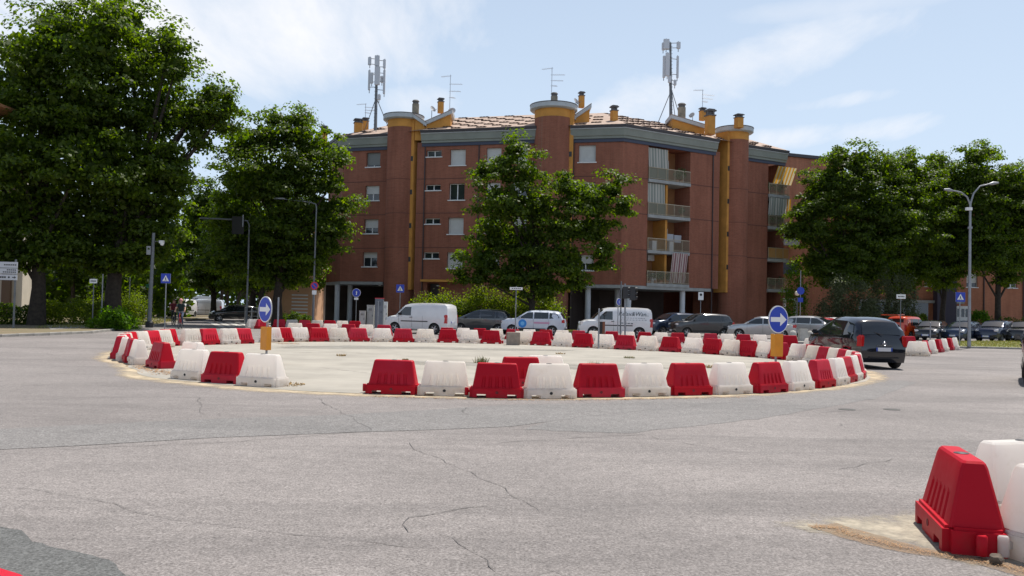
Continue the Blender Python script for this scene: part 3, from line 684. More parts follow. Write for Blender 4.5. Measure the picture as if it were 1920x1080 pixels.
# corner balconies at the right end
f5 = Facade(f4.w(c4, 0, 0), f4.w(c4, 0, 0) + (WL[9]-WL[8]).normalized()*2.9)
b = MB(); f5.slabbox(b, 0, 3.3, -2.6, -2.3, 3.9, 16.1); b.build('recessed_wall', BRICKO, blk, BASE)
for k, z in enumerate([FL[0]+.2] + [v+.02 for v in FL[1:4]]):
    bal = balcony(f5, .02, 2.7, z, .15, -2.29)
    if k == 3: awning(f5, .5, 2.95, z+1.05, z+2.6, .75, .05, ST_YEL, bal, .04)
    if k == 2:
        awning(f5, .05, 2.35, z+1.1, z+2.75, .12, .02, ST_GREY, bal)
        awning(f5, 2.4, 2.95, z+1.1, z+2.75, .12, .02, ST_YEL, bal)
    if k == 1:
        b = MB(); f5.slabbox(b, .05, 2.65, .06, .085, z+.08, z+1.0); b.build('cloth_screen', mat('orange_cloth', (0.55,0.25,0.03), .9, translucent=.25), bal, BASE)
        b = MB(); f5.slabbox(b, .8, 1.5, -2.28, -2.2, z+.9, z+2.1); b.build('pane', WFRAME, bal, BASE)
    for a, r in [((.4, .35), (1.2, .3), (2.2, .45)), ((1.0, .3),), ((.5, .45), (1.3, .45), (2.0, .4)), ((.35, .4), (1.5, .4), (2.2, .4))][k]:
        p = f5.w(a, -.3, z); b = MB().lathe([(0,0),(.12,0),(.16,.28),(0,.28)], 10, p); pt = b.build('plant_pot', TERRA, bal, BASE)
        b = MB(); leafball(b, (p.x, p.y, z+.4+r), r, 130, qq); b.build('foliage', PLANTL, pt, BASE)
b = MB(); f5.slabbox(b, 2.4, 2.7, -1.0, -.7, 0, FL[0]-.1); b.build('column', COLUMN, blk, BASE)
# pilotis: ceiling slab, columns, set-back wall
for i0, i1, aa in ((0, 2, [(637, 76.6), (655, 76.2), (600, 79)]), (5, 7, [])):
    poly = [WL[k] for k in range(i0, i1+1)]; inner = offset_line(poly, -6.5)
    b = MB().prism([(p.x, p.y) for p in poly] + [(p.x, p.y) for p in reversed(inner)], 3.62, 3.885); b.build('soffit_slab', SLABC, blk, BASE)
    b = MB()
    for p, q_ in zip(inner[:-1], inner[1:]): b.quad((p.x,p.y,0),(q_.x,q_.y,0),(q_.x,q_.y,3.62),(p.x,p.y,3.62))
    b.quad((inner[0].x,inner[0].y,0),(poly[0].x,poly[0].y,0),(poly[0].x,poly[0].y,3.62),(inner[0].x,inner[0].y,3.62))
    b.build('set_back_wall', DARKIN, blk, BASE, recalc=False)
def col_at(px, py, line_i, back):
    f = Facade(WL[line_i], WL[line_i+1]); a = f.hit(px, py)[0]; p = f.w(a, -back, 0)
    MB().lathe([(0,0),(.24,0),(.24,3.61),(0,3.61)], 16, p).build('column', COLUMN, blk, BASE, 50)
col_at(627, 560, 1, .5); col_at(641, 560, 1, 1.5); col_at(600, 560, 0, .6)
for px in (1173, 1180): pass
col_at(1176, 570, 5, .8); col_at(1288, 570, 6, .6); col_at(1100, 570, 5, .6)
col_at(1205, 570, 6, 3.5)
# hidden bulk of the block so that it closes off behind
inner = offset_line(WL, -13.0)
b = MB()
for p, q_ in zip(inner[:-1], inner[1:]): b.quad((p.x,p.y,0),(q_.x,q_.y,0),(q_.x,q_.y,16.2),(p.x,p.y,16.2))
for i in (0, -1): b.quad((WL[i].x,WL[i].y,0 if i else 3.9),(inner[i].x,inner[i].y,0 if i else 3.9),(inner[i].x,inner[i].y,16.2),(WL[i].x,WL[i].y,16.2))
b.build('rear_wall', BRICK, blk, BASE, recalc=False)

# cornice swept along the eaves
def sweep(name, line, prof, material, parent):
    """prof: list of (outward offset, z), swept with mitres along the line."""
    rows = [offset_line(line, d) for d, z in prof]; b = MB(); k = len(line); vs = []
    for (d, z), r in zip(prof, rows): vs += [(p.x, p.y, z) for p in r]
    n = len(prof)
    fs = [(j*k+i, j*k+i+1, ((j+1) % n)*k+i+1, ((j+1) % n)*k+i) for j in range(n) for i in range(k-1)]
    fs += [tuple(j*k for j in range(n)), tuple(j*k+k-1 for j in reversed(range(n)))]
    b.add(vs, fs); return b.build(name, material, parent, BASE)
runs = [ext(EV[0:3], 0, .45), ext(EV[3:5], .2, .35), ext(EV[5:8], .2, .1), ext(EV[8:10], .35, 0)]
for ln in runs:
    sweep('navy_band', ln, [(-.46,15.92),(-.30,15.92),(-.30,16.20),(-.46,16.20)], NAVY, blk)
    fa = sweep('cornice', ln, [(-.46,16.21),(-.20,16.21),(-.20,16.40),(-.10,16.43),(.0,16.98),(-.46,16.98)], GREYG, blk)
    sweep('pale_moulding', ln, [(-.15,16.985),(.06,16.985),(.06,17.07),(-.15,17.07)], FASC, fa)
    sweep('gutter', ln, [(-.3,17.075),(.16,17.075),(.20,17.30),(-.3,17.30)], GUTTER, fa)
# roof slopes and raised tiles
RI = offset_line(EV, -7.0); RO = offset_line(EV, .12)
b = MB()
for i in range(len(EV)-1):
    b.quad((RO[i].x,RO[i].y,17.31),(RO[i+1].x,RO[i+1].y,17.31),(RI[i+1].x,RI[i+1].y,19.95),(RI[i].x,RI[i].y,19.95))
    R2 = offset_line(EV, -14); b.quad((RI[i].x,RI[i].y,19.95),(RI[i+1].x,RI[i+1].y,19.95),(R2[i+1].x,R2[i+1].y,17.3),(R2[i].x,R2[i].y,17.3))
roof = b.build('roof', TILE, blk, BASE, recalc=False)
def tile_mesh(w, mats_):
    b = MB(); n = 3
    for k in range(n):
        x0 = -w/2 + w*k/n; x1 = x0 + w/n*.94
        vs = [(x0,0,.0),((x0+x1)/2,-.0,.0),(x1,0,.0),(x0,0,.075),((x0+x1)/2,0,.10),(x1,0,.075),(x0,.44,.0),(x1,.44,.0),((x0+x1)/2,.44,.04)]
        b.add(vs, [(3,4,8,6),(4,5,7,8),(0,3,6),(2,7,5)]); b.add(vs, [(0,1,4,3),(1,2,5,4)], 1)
    return b.mesh('tile', mats_)
TM = tile_mesh(0.9, [TILE, TILE_SHADE]); ntile = 0
for i in range(len(EV)-1):
    if i in (2, 4, 7): pass
    p, q_ = RO[i], RO[i+1]; pi, qi = RI[i], RI[i+1]; Lw = (q_-p).length; u = (q_-p).normalized(); ang = math.atan2(u.y, u.x); pitch = math.atan2(2.64, 7.12)
    rows = 9; steep = i in (5, 6, 7, 8, 0)
    for r in range(rows):
        t = (r+.35)/rows; a = p.lerp(pi, t); c = q_.lerp(qi, t); ln = (c-a).length
        step = 2.3 if i in (1,2,3,4,5) else 1.9; k = int(ln/step)
        for j in range(k):
            if ntile >= 285: break
            s_ = (j + (.5 if r % 2 else 0) + .3 + rnd.uniform(-.05,.05))*step/ln
            if s_ > .97: continue
            pos = a.lerp(c, s_); z = 17.31 + 2.64*t
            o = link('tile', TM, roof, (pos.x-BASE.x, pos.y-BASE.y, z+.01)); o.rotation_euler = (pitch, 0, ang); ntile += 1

# stair towers
def tower(px, r, back, i0, i1, side, zb=17.75, fasc=True):
    a, c = WL[i0], WL[i1]; f = Facade(a, c); s_ = f.hit(px, 420)[0]; ctr = f.w(s_, -back, 0)
    n = f.n; a_n = math.atan2(n.y, n.x)
    tw = MB().lathe([(r,0),(r,zb)], 40, ctr).build('stair_tower', BRICK, blk, BASE, 60, recalc=False)
    MB().lathe([(r+.012,zb),(r+.012,zb+.72)], 40, ctr).build('ochre_collar', OCHRE, tw, BASE, 60, recalc=False)
    MB().lathe([(0,zb+.70),(r+.32,zb+.70),(r+.42,zb+.78),(r+.42,zb+1.14),(r+.36,zb+1.17),(0,zb+1.2)], 40, ctr).build('tower_roof', FASC, tw, BASE, 50)
    MB().lathe([(r+.435,zb+1.13),(r+.45,zb+1.13),(r+.45,zb+1.19),(0,zb+1.22)], 40, ctr).build('roof_rim', GUTTER, tw, BASE, 50)
    for h in FL[1:4]:
        MB().lathe([(r+.004,h-.03),(r+.016,h-.03),(r+.016,h+.02),(r+.004,h+.02)], 40, ctr).build('string_course', mat('shadow_joint_brick', (0.13, 0.055, 0.04), 0.9), tw, BASE, 60)
    # flat ochre side strip with small square lights
    aa = ctr + f.u*(side*(r*.80)) + n*(r*.42)
    b = MB(); w2 = r*.31
    vs = [aa + f.u*(side*-.15) , aa + f.u*(side*w2), aa + f.u*(side*w2) - n*(r*.9+back), aa + f.u*(side*-.15) - n*(r*.9+back)]
    b.prism([(v.x, v.y) for v in vs], 3.2 if side > 0 else 3.6, zb+.69); st = b.build('ochre_strip', OCHRE, blk, BASE)
    for h in (5.9, 8.9, 11.9, 14.9):
        p = aa + f.u*(side*(w2*.45)); b = MB()
        f.slabbox(b, (p-f.p0).dot(f.u)-.17, (p-f.p0).dot(f.u)+.17, (p-f.p0).dot(f.n)-.05, (p-f.p0).dot(f.n)+.012, h-.22, h+.22); b.build('stair_light', mat('dark_opening', (0.02,0.018,0.018), .4), st, BASE)
    return ctr, f
T1 = tower(748, 1.42, .35, 2, 3, 1)
T2 = tower(1033, 1.62, .35, 4, 5, 1, 18.0)
T3 = tower(1379, 1.30, .3, 7, 8, -1, 17.6)
# ochre stair heads with sloping roofs behind the towers
def stairhead(pxA, pyA, pxB, pyB, Y, depth, mirror=False):
    """Fascia line from pixel A (low) to B (high) at depth Y."""
    A = at(pxA, pyA, Y); B = at(pxB, pyB, Y); u = Vector((B.x-A.x, B.y-A.y, 0)).normalized(); n = Vector((0,1,0))
    b = MB(); vs = []
    for p in (A, B):
        for d in (0, depth): vs += [(p.x, p.y+d+.25, 16.5), (p.x, p.y+d+.25, p.z-.12)]
    b.add(vs, [(0,4,5,1),(2,3,7,6),(0,1,3,2),(4,6,7,5),(1,5,7,3)]); sh = b.build('stair_head', OCHRE, blk, BASE)
    b = MB(); s = (B-A).normalized()*.18; A2, B2 = A-s, B+s
    up = Vector((0,0,.3)); dp = Vector((0, depth+.5, 0))
    vs = [A2, B2, B2+dp, A2+dp]; b.add([v - up*.5 for v in vs] + [v + up*.5 for v in vs], [(0,3,2,1),(0,1,5,4),(1,2,6,5),(2,3,7,6),(3,0,4,7),(4,5,6,7)])
    r_ = b.build('sloping_roof', FASC, sh, BASE)
    b = MB(); b.add([v + up*.56 for v in vs] + [v + up*.75 for v in vs], [(0,3,2,1),(0,1,5,4),(1,2,6,5),(2,3,7,6),(3,0,4,7),(4,5,6,7)]); b.build('roof_covering', TILE, sh, BASE)
    return sh
stairhead(797, 231, 845, 210, 75.5, 2.6)
stairhead(1078, 219, 1106, 200, 72.8, 2.4)
stairhead(1322, 237, 1262, 219, 77.0, 2.6)
stairhead(796, 231, 778, 219, 75.4, 2.4)
stairhead(1077, 219, 1068, 212, 72.7, 2.2)
# chimneys
def chimney(px, ybot, ytop, wpx, Y, label=None, round_=False):
    p = at(px, ybot, Y); q_ = at(px, ytop, Y); w = wpx*Y/FPX; h = q_.z - p.z
    if round_:
        c = MB().lathe([(0,0),(w*.5,0),(w*.5,h*.72),(0,h*.72)], 14, (p.x,p.y,p.z)).build('chimney', mat('weathered_cement', (0.33,0.29,0.22), .95, var=.4, vscale=3), blk, BASE, 50)
        MB().lathe([(0,h*.725),(w*.42,h*.725),(w*.42,h*.9),(w*.55,h*.9),(w*.4,h),(0,h)], 14, (p.x,p.y,p.z)).build('cap', CHIM_CAP, c, BASE, 50); return c
    w *= .9; b = MB().box((p.x, p.y, p.z+h*.36), (w*.82, w*.82, h*.72), 0, .35); c = b.build('chimney', OCHRE, blk, BASE)
    b = MB(); b.box((p.x,p.y,p.z+h*.745), (w*.98,w*.98,h*.05), 0, .35)
    for sx in (-1,1):
        for sy in (-1,1): b.box((p.x+sx*w*.28, p.y+sy*w*.28, p.z+h*.835), (w*.2,w*.2,h*.13), 0, .35)
    b.box((p.x,p.y,p.z+h*.835), (w*.6,w*.6,h*.128), 0, .35)
    b.box((p.x,p.y,p.z+h*.93), (w*1.02,w*1.02,h*.05), 0, .35); b.box((p.x,p.y,p.z+h*.975), (w*.8,w*.8,h*.045), 0, .35)
    b.build('cap', CHIM_CAP, c, BASE); return c
for a in [(607,275,236,15,83), (671,252,223,18,80), (685,245,221,14,82), (1151,236,198,15,73), (1331,252,205,19,76), (1385,240,214,17,76.3)]: chimney(*a)
chimney(826, 212, 184, 13, 77); chimney(779, 214, 188, 13, 76, round_=True); chimney(1039, 198, 174, 13, 73, round_=True); chimney(1090, 202, 172, 12, 74)
chimney(1278, 222, 194, 15, 78, round_=True); chimney(1317, 226, 202, 13, 79)
# downpipes
for px, i in ((896, 3), (786, 3), (1073, 5)):
    f = Facade(WL[i], WL[i+1]); a = max(.08, f.hit(px, 400)[0]); b = MB().tube([f.w(a, .07, 3.0), f.w(a, .07, 16.0)], .055, 8); b.build('downpipe', mat('dark_pipe', (0.05,0.035,0.035), .6), blk, BASE, 60)
f = Facade(WL[6], WL[7]); a = f.L - .12; MB().tube([f.w(a,.07,.2), f.w(a,.07,3.4), f.w(a-.05,.07,16)], .055, 8).build('downpipe', mat('dark_pipe', (0.05,0.035,0.035), .6), blk, BASE, 60)
# lamps under the soffit
for (px, py, i) in ((703, 537, 1), (822, 530, 3)):
    f = Facade(WL[i], WL[i+1]); a = f.hit(px, py)[0]; p = f.w(min(a, f.L-.3), -1.0 if i == 1 else .1, 3.55); MB().lathe([(0,.06),(.16,.06),(.16,0),(0,-.03)], 14, p).build('soffit_lamp', WPAINT, blk, BASE, 50)

# ------------------------------------------------------------------ masts, aerials and dishes on the roof
def mast(px, pbot, ptop, Y, label, panels, rot=0.0):
    p = at(px[1], pbot, Y); t = at(px[0], ptop, Y); h = t.z - p.z; k = Y/FPX
    o = thing('antenna_mast', label, 'antenna mast', p, 0, 'mobile phone masts on the roof')
    pole = MB().tube([(0,0,-.4),(t.x-p.x,0,h)], [.16,.10], 10).build('pole', DSTEEL, o, smooth=60)
    b = MB()
    for i in range(int(h/.35)): 
        z = .3+i*.35; x = (t.x-p.x)*z/h; b.box((x,-.14,z), (.34,.03,.03))
    b.build('climbing_rungs', DSTEEL, pole)
    PAN = mat('antenna_panel', (0.55,0.57,0.60), .55)
    for dx, y0, y1, wd, dy in panels:
        z0 = (pbot-y1)*k; z1 = (pbot-y0)*k; x = dx*k + (t.x-p.x)*((z0+z1)/2)/h
        b = MB().box((x, dy, (z0+z1)/2), (wd*k, .22, z1-z0)); pn = b.build('panel', PAN, o)
        me = pn.data; bm = bmesh.new(); bm.from_mesh(me); bmesh.ops.bevel(bm, geom=list(bm.edges), offset=.03, segments=2, affect='EDGES'); bm.to_mesh(me); bm.free()
        b = MB()
        for z in (z0+(z1-z0)*.15, z0+(z1-z0)*.85): b.tube([(x, dy, z), ((t.x-p.x)*z/h, 0, z)], .03, 6)
        b.tube([(x, dy+.14, z0-.25), (x, dy+.14, z1+.1)], .035, 6); b.build('bracket', DSTEEL, pn)
    b = MB()
    for a in ((1.6,.9),(-1.5,1.1),(.3,-1.4)): b.tube([(a[0],a[1],-.9),(0,0,h*.42)], .035, 6)
    b.build('stay', DSTEEL, o)
    return o
mast((707,704), 240, 104, 80, 'tall grey phone mast with slim panels at the left end of the roof', [(-13,107,122,6,-.2),(2,105,125,9,-.45),(14,109,126,5,.1),(3,126,161,10,-.5),(-14,130,168,4,.1),(-9,136,156,6,-.1),(14,128,174,4,.2),(9,140,152,5,.3),(6,178,188,7,-.3)])
mast((1257,1258), 232, 80, 80, 'tall phone mast with white panels beside the right stair tower', [(-9,74,93,11,-.4),(-14,80,94,6,-.2),(15,77,90,7,-.1),(-7,100,144,8,-.4),(-13,105,146,5,-.2),(14,102,144,4,.2),(9,148,158,5,.2),(-3,143,156,6,-.3)])
THIN = mat('aluminium_rod', (0.45,0.46,0.48), .4, .7)
def aerial(px, pbot, ptop, Y, label):
    p = at(px, pbot, Y); h = at(px, ptop, Y).z - p.z
    o = thing('television_aerial', label, 'aerial', p, rnd.uniform(-.3,.3), 'television aerials on the roof')
    MB().tube([(0,0,-.2),(0,0,h)], .028, 6).build('pole', THIN, o)
    for z, ln in ((.97, -.9), (.76, 1.15), (.58, 1.0), (.42, .5)):
        bm_ = MB().tube([(-.1*math.copysign(1,ln),0,h*z),(ln,0,h*z-.06)], .016, 5); 
        for j in range(6): bm_.tube([(ln*(.15+.15*j),-.28,h*z-.01*j),(ln*(.15+.15*j),.28,h*z-.01*j)], .009, 4)
        bm_.build('boom', THIN, o)
aerial(843, 214, 140, 77, 'thin television aerial with long booms beside the left stair tower')
aerial(1034, 186, 126, 73, 'thin television aerial above the middle stair tower')
aerial(1317, 206, 168, 79, 'short television aerial on the chimneys beside the right stair tower')
aerial(685, 224, 194, 82, 'short faint television aerial left of the slim phone mast')
def dish(px, py, Y, r, az, label):
    p = at(px, py, Y); o = thing('satellite_dish', label, 'satellite dish', (p.x, p.y, p.z), az, 'satellite dishes on the roof')
    Mx = Matrix.Rotation(rad(62), 4, 'X')
    MB().lathe([(0,-.10),(r*.5,-.075),(r*.85,-.02),(r,.0),(r,.015),(r*.85,-.005),(r*.5,-.06),(0,-.085)], 20, M=Mx).build('reflector', mat('dish_grey', (0.5,0.5,0.5), .5), o, smooth=60)
    MB().tube([(0,0,-.1),(0,.15,-.15),(0,.15,-r-.6)], .03, 6).tube([(0,0,-r*.7),(0,-.5,-r*.3)], .015, 5).build('arm', DSTEEL, o)
dish(847, 208, 77, .36, -.2, 'round pale satellite dish beside the left television aerial'); dish(812, 204, 76.5, .3, .9, 'satellite dish seen edge-on between the left stair tower chimneys')
dish(1081, 190, 73.6, .32, .9, 'satellite dish beside the chimney of the middle stair tower'); dish(1297, 216, 78, .3, -.8, 'satellite dish among the chimneys by the right stair tower')

# ------------------------------------------------------------------ the other buildings
def plain_block(name, label, p0, p1, h, wallm, depth, wins, ground=None, roofc=None, cat='building'):
    base = (p0+p1)/2; root = thing(name, label, cat, base)
    f = Facade(p0, p1, root, base)
    for (a0, a1, z0, z1, sh) in wins: f.window(a0, a1, z0, z1, shut=sh, mull=1)
    f.wall('wall', 0, h, wallm, f.op, closed_depth=depth)
    b = MB(); f.slabbox(b, -.0, f.L, -depth, -depth+.2, 0, h); b.build('rear_wall', wallm, root, base)
    b = MB(); f.slabbox(b, -.25, f.L+.25, -depth-.2, .25, h, h+.35); b.build('roof', roofc or GUTTER, root, base)
    return root, f, base
# orange brick block behind the trees on the right
P0 = Vector((26.6, 93, 0)); P1 = Vector((37.5, 97, 0))
o1, fo1, bo1 = plain_block('brick_building', 'orange brick building rising behind the right end of the apartment block', P0, P1, 19.3, BRICKO, 10, [(3.0,4.1,13.6,15.1,.5),(3.0,4.1,10.4,11.9,.4),(3.0,4.1,7.2,8.7,.7)])
b = MB()
for k in range(6): fo1.slabbox(b, 1.0+k*1.1, 1.22+k*1.1, -.02, .012, 17.0, 17.25)
b.build('vent_opening', mat('dark_opening', (0.02,0.018,0.018), .4), o1, bo1)
b = MB(); fo1.slabbox(b, 1.5, 4.8, -.2, 1.1, 9.35, 9.55); fo1.slabbox(b, 1.5, 4.8, 1.0, 1.1, 9.55, 10.5); b.build('balcony', SLABC, o1, bo1)
b = MB(); fo1.slabbox(b, 1.5, 4.8, -.2, 1.1, 6.2, 6.4); fo1.slabbox(b, 1.5, 4.8, 1.0, 1.1, 6.4, 7.4); b.build('balcony', NAVY, o1, bo1)
b = MB(); fo1.slabbox(b, 2.0, 2.7, -.01, .35, 4.7, 5.2); b.build('air_conditioner', WFRAME, o1, bo1)
b = MB(); fo1.slabbox(b, 1.0, 5.0, -.02, 1.6, 3.3, 3.5); b.build('canopy', FASC, o1, bo1)
b = MB()
for a in (1.2, 2.6, 4.0): fo1.slabbox(b, a, a+.25, 1.2, 1.45, 0, 3.29)
b.build('canopy_posts', COLUMN, o1, bo1)
P2 = Vector((37.8, 95.5, 0)); P3 = Vector((68, 92, 0)); W = []
for a in (4.2, 8.0, 12.4, 16.5, 21.5, 26):
    for z in (5.2, 8.3, 11.4): W.append((a, a+1.15, z, z+1.6, rnd.choice((0,.4,.7,1))))
o2, fo2, bo2 = plain_block('brick_building', 'long orange brick building behind the trees and parked cars on the right', P2, P3, 14.2, BRICKO, 11, W)
b = MB(); fo2.slabbox(b, 1.0, 12.0, .005, .55, 3.35, 3.65); b.build('ledge', SLABC, o2, bo2)
b = MB(); fo2.slabbox(b, 1.0, 8.4, .012, .03, 0.05, 3.34); b.build('shaded_shopfront', GLASS, o2, bo2)
b = MB()
for a in (2.6, 4.4, 6.2): fo2.slabbox(b, a, a+.12, .03, .08, .05, 3.34)
b.build('shopfront_mullion', mat('blue_frame', (0.06,0.11,0.26), .5), o2, bo2)
b = MB(); fo2.slabbox(b, 8.9, 10.9, .03, 1.3, 0, 9.0); b.build('dark_pier', mat('dark_blue_render', (0.045,0.04,0.06), .8), o2, bo2)
b = MB(); fo2.slabbox(b, 11.3, 12.7, .02, .08, .1, 3.1); dr_ = b.build('entrance_door', WFRAME, o2, bo2)
b = MB()
for z0, z1 in ((.3,1.2),(1.9,2.8)):
    for a in (11.42, 11.86, 12.3): fo2.slabbox(b, a, a+.32, .08, .1, z0, z1)
b.build('pane', WGLASS, dr_, bo2)
for a in (6.9, 14.2, 18.3, 24.0): 
    b = MB().tube([fo2.w(a,.08,.1), fo2.w(a,.08,14)], .07, 8); b.build('downpipe', mat('dark_pipe', (0.05,0.035,0.035), .6), o2, bo2)
# cream house behind the left trees
CREAM = mat('cream_render', (0.55,0.50,0.42), .9, var=.15, vscale=.7)
PL0 = at(-260, 580, 66); PL1 = at(40, 580, 68); PL0.z = PL1.z = 0
o3, fo3, bo3 = plain_block('cream_house', 'cream rendered house half hidden behind the big left trees', PL0, PL1, 12.0, CREAM, 4, [(2,3.2,5,6.6,.5),(4.6,5.8,5,6.6,.3),(7,8.2,5,6.6,.7),(2,3.2,8.4,10,.5),(4.6,5.8,8.4,10,.3),(7,8.2,8.4,10,.3)], roofc=mat('terracotta_roof', (0.42,0.2,0.1), .9, var=.3, vscale=2))
b = MB(); fo3.slabbox(b, 3.5, 8.6, -.1, 1.3, 4.0, 4.2); fo3.slabbox(b, 3.5, 8.6, 1.2, 1.3, 4.2, 5.1); b.build('balcony', WPAINT, o3, bo3)
b = MB(); fo3.slabbox(b, fo3.L-1.35, fo3.L-.75, .02, .45, 0, 11.9); b.build('brown_pier', mat('brown_timber', (0.12,0.075,0.05), .8), o3, bo3)
# house with projecting eaves nearer at the left edge
e0 = at(-260, 196, 47); e1 = at(-52, 196, 47)
h0 = Vector((e0.x, 47.6, 0)); h1 = Vector((e1.x, 47.6, 0))
o5, fo5, bo5 = plain_block('eaves_house', 'house with terracotta eaves just showing at the left edge', h0, h1, e1.z-.3, CREAM, 1.5, [(3,4.2,4,5.6,.4),(3,4.2,7,8.6,.6)], roofc=mat('terracotta_roof', (0.42,0.2,0.1), .9, var=.3, vscale=2))
b = MB(); fo5.slabbox(b, -1.2, fo5.L+1.75, -2.0, 1.0, e1.z-.12, e1.z+.03); b.build('eaves', mat('terracotta_roof', (0.42,0.2,0.1), .9), o5, bo5)
# peach wall seen between the trunks left of the block
P6 = at(497, 580, 84); P7 = at(556, 580, 84); P6.z = P7.z = 0; P7.x += 1.5
o4, fo4, bo4 = plain_block('peach_house', 'peach rendered wall of a house between the tree trunks left of the block', P6, P7, 9.0, mat('peach_render', (0.62,0.36,0.20), .9, var=.12, vscale=.8), 8, [])
for k in range(7):
    z = .5 + k*.34; b = MB(); fo4.slabbox(b, 2.6, 4.2, .02, .06, z, z+.12); b.build('slat', WFRAME, o4, bo4)
# ------------------------------------------------------------------ trees and planting
def leaf_mat(name, c1, c2, tr=.42):
    return mat(name, c1, .5, island=True, col2=c2, translucent=tr, spec=.18, tval=4.4)
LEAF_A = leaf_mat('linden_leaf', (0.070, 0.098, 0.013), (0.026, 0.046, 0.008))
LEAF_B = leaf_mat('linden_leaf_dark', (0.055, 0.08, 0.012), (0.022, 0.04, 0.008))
LEAF_H = leaf_mat('hedge_leaf', (0.10, 0.125, 0.018), (0.045, 0.07, 0.01))
LEAF_S = leaf_mat('shrub_leaf', (0.075, 0.14, 0.01), (0.03, 0.07, 0.006))
LEAF_G = leaf_mat('oleander_leaf', (0.09, 0.10, 0.055), (0.035, 0.05, 0.022), .3)
def np_quads(name, V, material):
    """V: (n,4,3) leaf quads"""
    n = len(V); me = bpy.data.meshes.new(name); me.vertices.add(4*n); me.loops.add(4*n); me.polygons.add(n)
    me.vertices.foreach_set('co', V.reshape(-1).astype(np.float32)); me.loops.foreach_set('vertex_index', np.arange(4*n, dtype=np.int32))
    me.polygons.foreach_set('loop_start', np.arange(0, 4*n, 4, dtype=np.int32)); me.materials.append(material); me.update(calc_edges=True); return me
def leaves(rg, P, Nrm, size):
    n = len(P); nn = Nrm / (np.linalg.norm(Nrm, axis=1, keepdims=True)+1e-6)
    r = rg.normal(size=(n,3)); u = np.cross(nn, r); u /= (np.linalg.norm(u, axis=1, keepdims=True)+1e-6); v = np.cross(nn, u)
    s = size*rg.uniform(.65, 1.25, (n,1)); fold = nn*s*rg.uniform(-.1,.3,(n,1))
    return np.stack([P-u*s, P+v*s*.68+fold, P+u*s, P-v*s*.68+fold], 1)
def crown_points(rg, lobes, dens, per, clump=.72, fill=.10, hang=.3):
    """lobes: list of (centre, (rx,ry,rz)). Leaves gather in clumps on each lobe, a few fill the inside."""
    PP, NN = [], []
    for c, r in lobes:
        c = np.array(c); r = np.array(r); rm = float(np.mean(r)); k = max(6, int(dens*rm*rm))
        d = rg.normal(size=(k,3)); d /= np.linalg.norm(d, axis=1, keepdims=True)
        low = d[:,2] < -.55; d[low,2] *= .6
        rr = rg.uniform(.62, 1.08, (k,1)); ctr = c + d*r*rr
        cs = clump*rg.uniform(.55, 1.35, k)
        # each clump is a drooping spray: leaves lie on its upper dome and on a loose fringe
        m = np.repeat(np.arange(k), per); g = rg.normal(size=(len(m),3)); g /= np.linalg.norm(g, axis=1, keepdims=True); g[:,2] = np.abs(g[:,2])*.9-.15
        g += d[m]*.35; rad_ = cs[m][:,None]*(rg.uniform(.15,1.12,(len(m),1))**.5)
        p = ctr[m] + g*rad_*np.array([1.15,1.15,.8]) + rg.normal(size=(len(m),3))*.07
        PP.append(p); NN.append(g*.75 + rg.normal(size=(len(m),3))*.42 + np.array([0,0,.45]))
        kf = int(k*per*fill); q = rg.normal(size=(kf,3)); q /= np.linalg.norm(q, axis=1, keepdims=True); q = c + q*r*(rg.uniform(0,1,(kf,1))**.45)*.9
        PP.append(q); NN.append(rg.normal(size=(kf,3)))
    return np.concatenate(PP), np.concatenate(NN)
def make_tree(name, label, trunk_px, base_py, Y, lobes_px, seed, trunk_r=.32, dens=5.2, per=92, size=.12, leafm=LEAF_A, group='street trees', trunk_top=None, cat='tree', lean=0.0, rs=.97):
    rg = np.random.default_rng(seed); q = random.Random(seed)
    base = at(trunk_px, base_py, Y); base.z = 0.05
    o = thing(name, label, cat, base, 0, group)
    lobes = []
    for i, L_ in enumerate(lobes_px):
        x, y, r = L_[:3]; dy = L_[3] if len(L_) > 3 else q.uniform(-1,1)*r*.55*Y/FPX
        c = at(x, y, Y + dy); R_ = r*(Y+dy)/FPX*rs
        lobes.append(((c.x-base.x, c.y-base.y, c.z), (R_, R_*1.05, R_*.95)))
    P, Nn = crown_points(rg, lobes, dens, per)
    # deep inside, larger sprays close the crown
    core = []
    for c, r in lobes:
        kc = int(120*float(np.mean(r))**2)+30; d_ = rg.normal(size=(kc,3)); d_ /= np.linalg.norm(d_, axis=1, keepdims=True); core.append(np.array(c)+d_*np.array(r)*(rg.uniform(.05,1,(kc,1))**.5)*.66)
    core = np.concatenate(core)
    me = np_quads('crown', np.concatenate([leaves(rg, P, Nn, size), leaves(rg, core, rg.normal(size=core.shape), .21)]), leafm)
    link('crown', me, o)
    zc = [l[0][2] for l in lobes]; zmid = sorted(zc)[len(zc)//2]; cx = sum(l[0][0] for l in lobes)/len(lobes); cy = sum(l[0][1] for l in lobes)/len(lobes)
    b = MB(); zl = min(zc)*.55; n = 7
    pts = []; rs = []
    for i in range(n):
        t = i/(n-1); z = t*zmid*1.05; k = max(0, t-.25)
        pts.append((cx*k*1.1 + q.uniform(-.1,.1)*(i > 0), cy*k*1.1 + q.uniform(-.1,.1)*(i > 0), z)); rs.append(trunk_r*(1.28 if i == 0 else 1.0)*(1-t*.62))
    b.tube(pts, rs, 10); tr = b.build('trunk', BARK, o, smooth=60)
    for c, r in lobes[:14]:
        zs = min(max(c[2]*.45, zl), zmid*.8); t = zs/(zmid*1.05); k = max(0, t-.25); s = Vector((cx*k*1.1, cy*k*1.1, zs)); e = Vector(c); m_ = s.lerp(e, .5) + Vector((q.uniform(-.3,.3), q.uniform(-.3,.3), q.uniform(-.1,.5)))
        MB().tube([s, m_, e], [trunk_r*.36, trunk_r*.24, trunk_r*.08], 6).build('limb', BARK, tr, smooth=60)
    return o
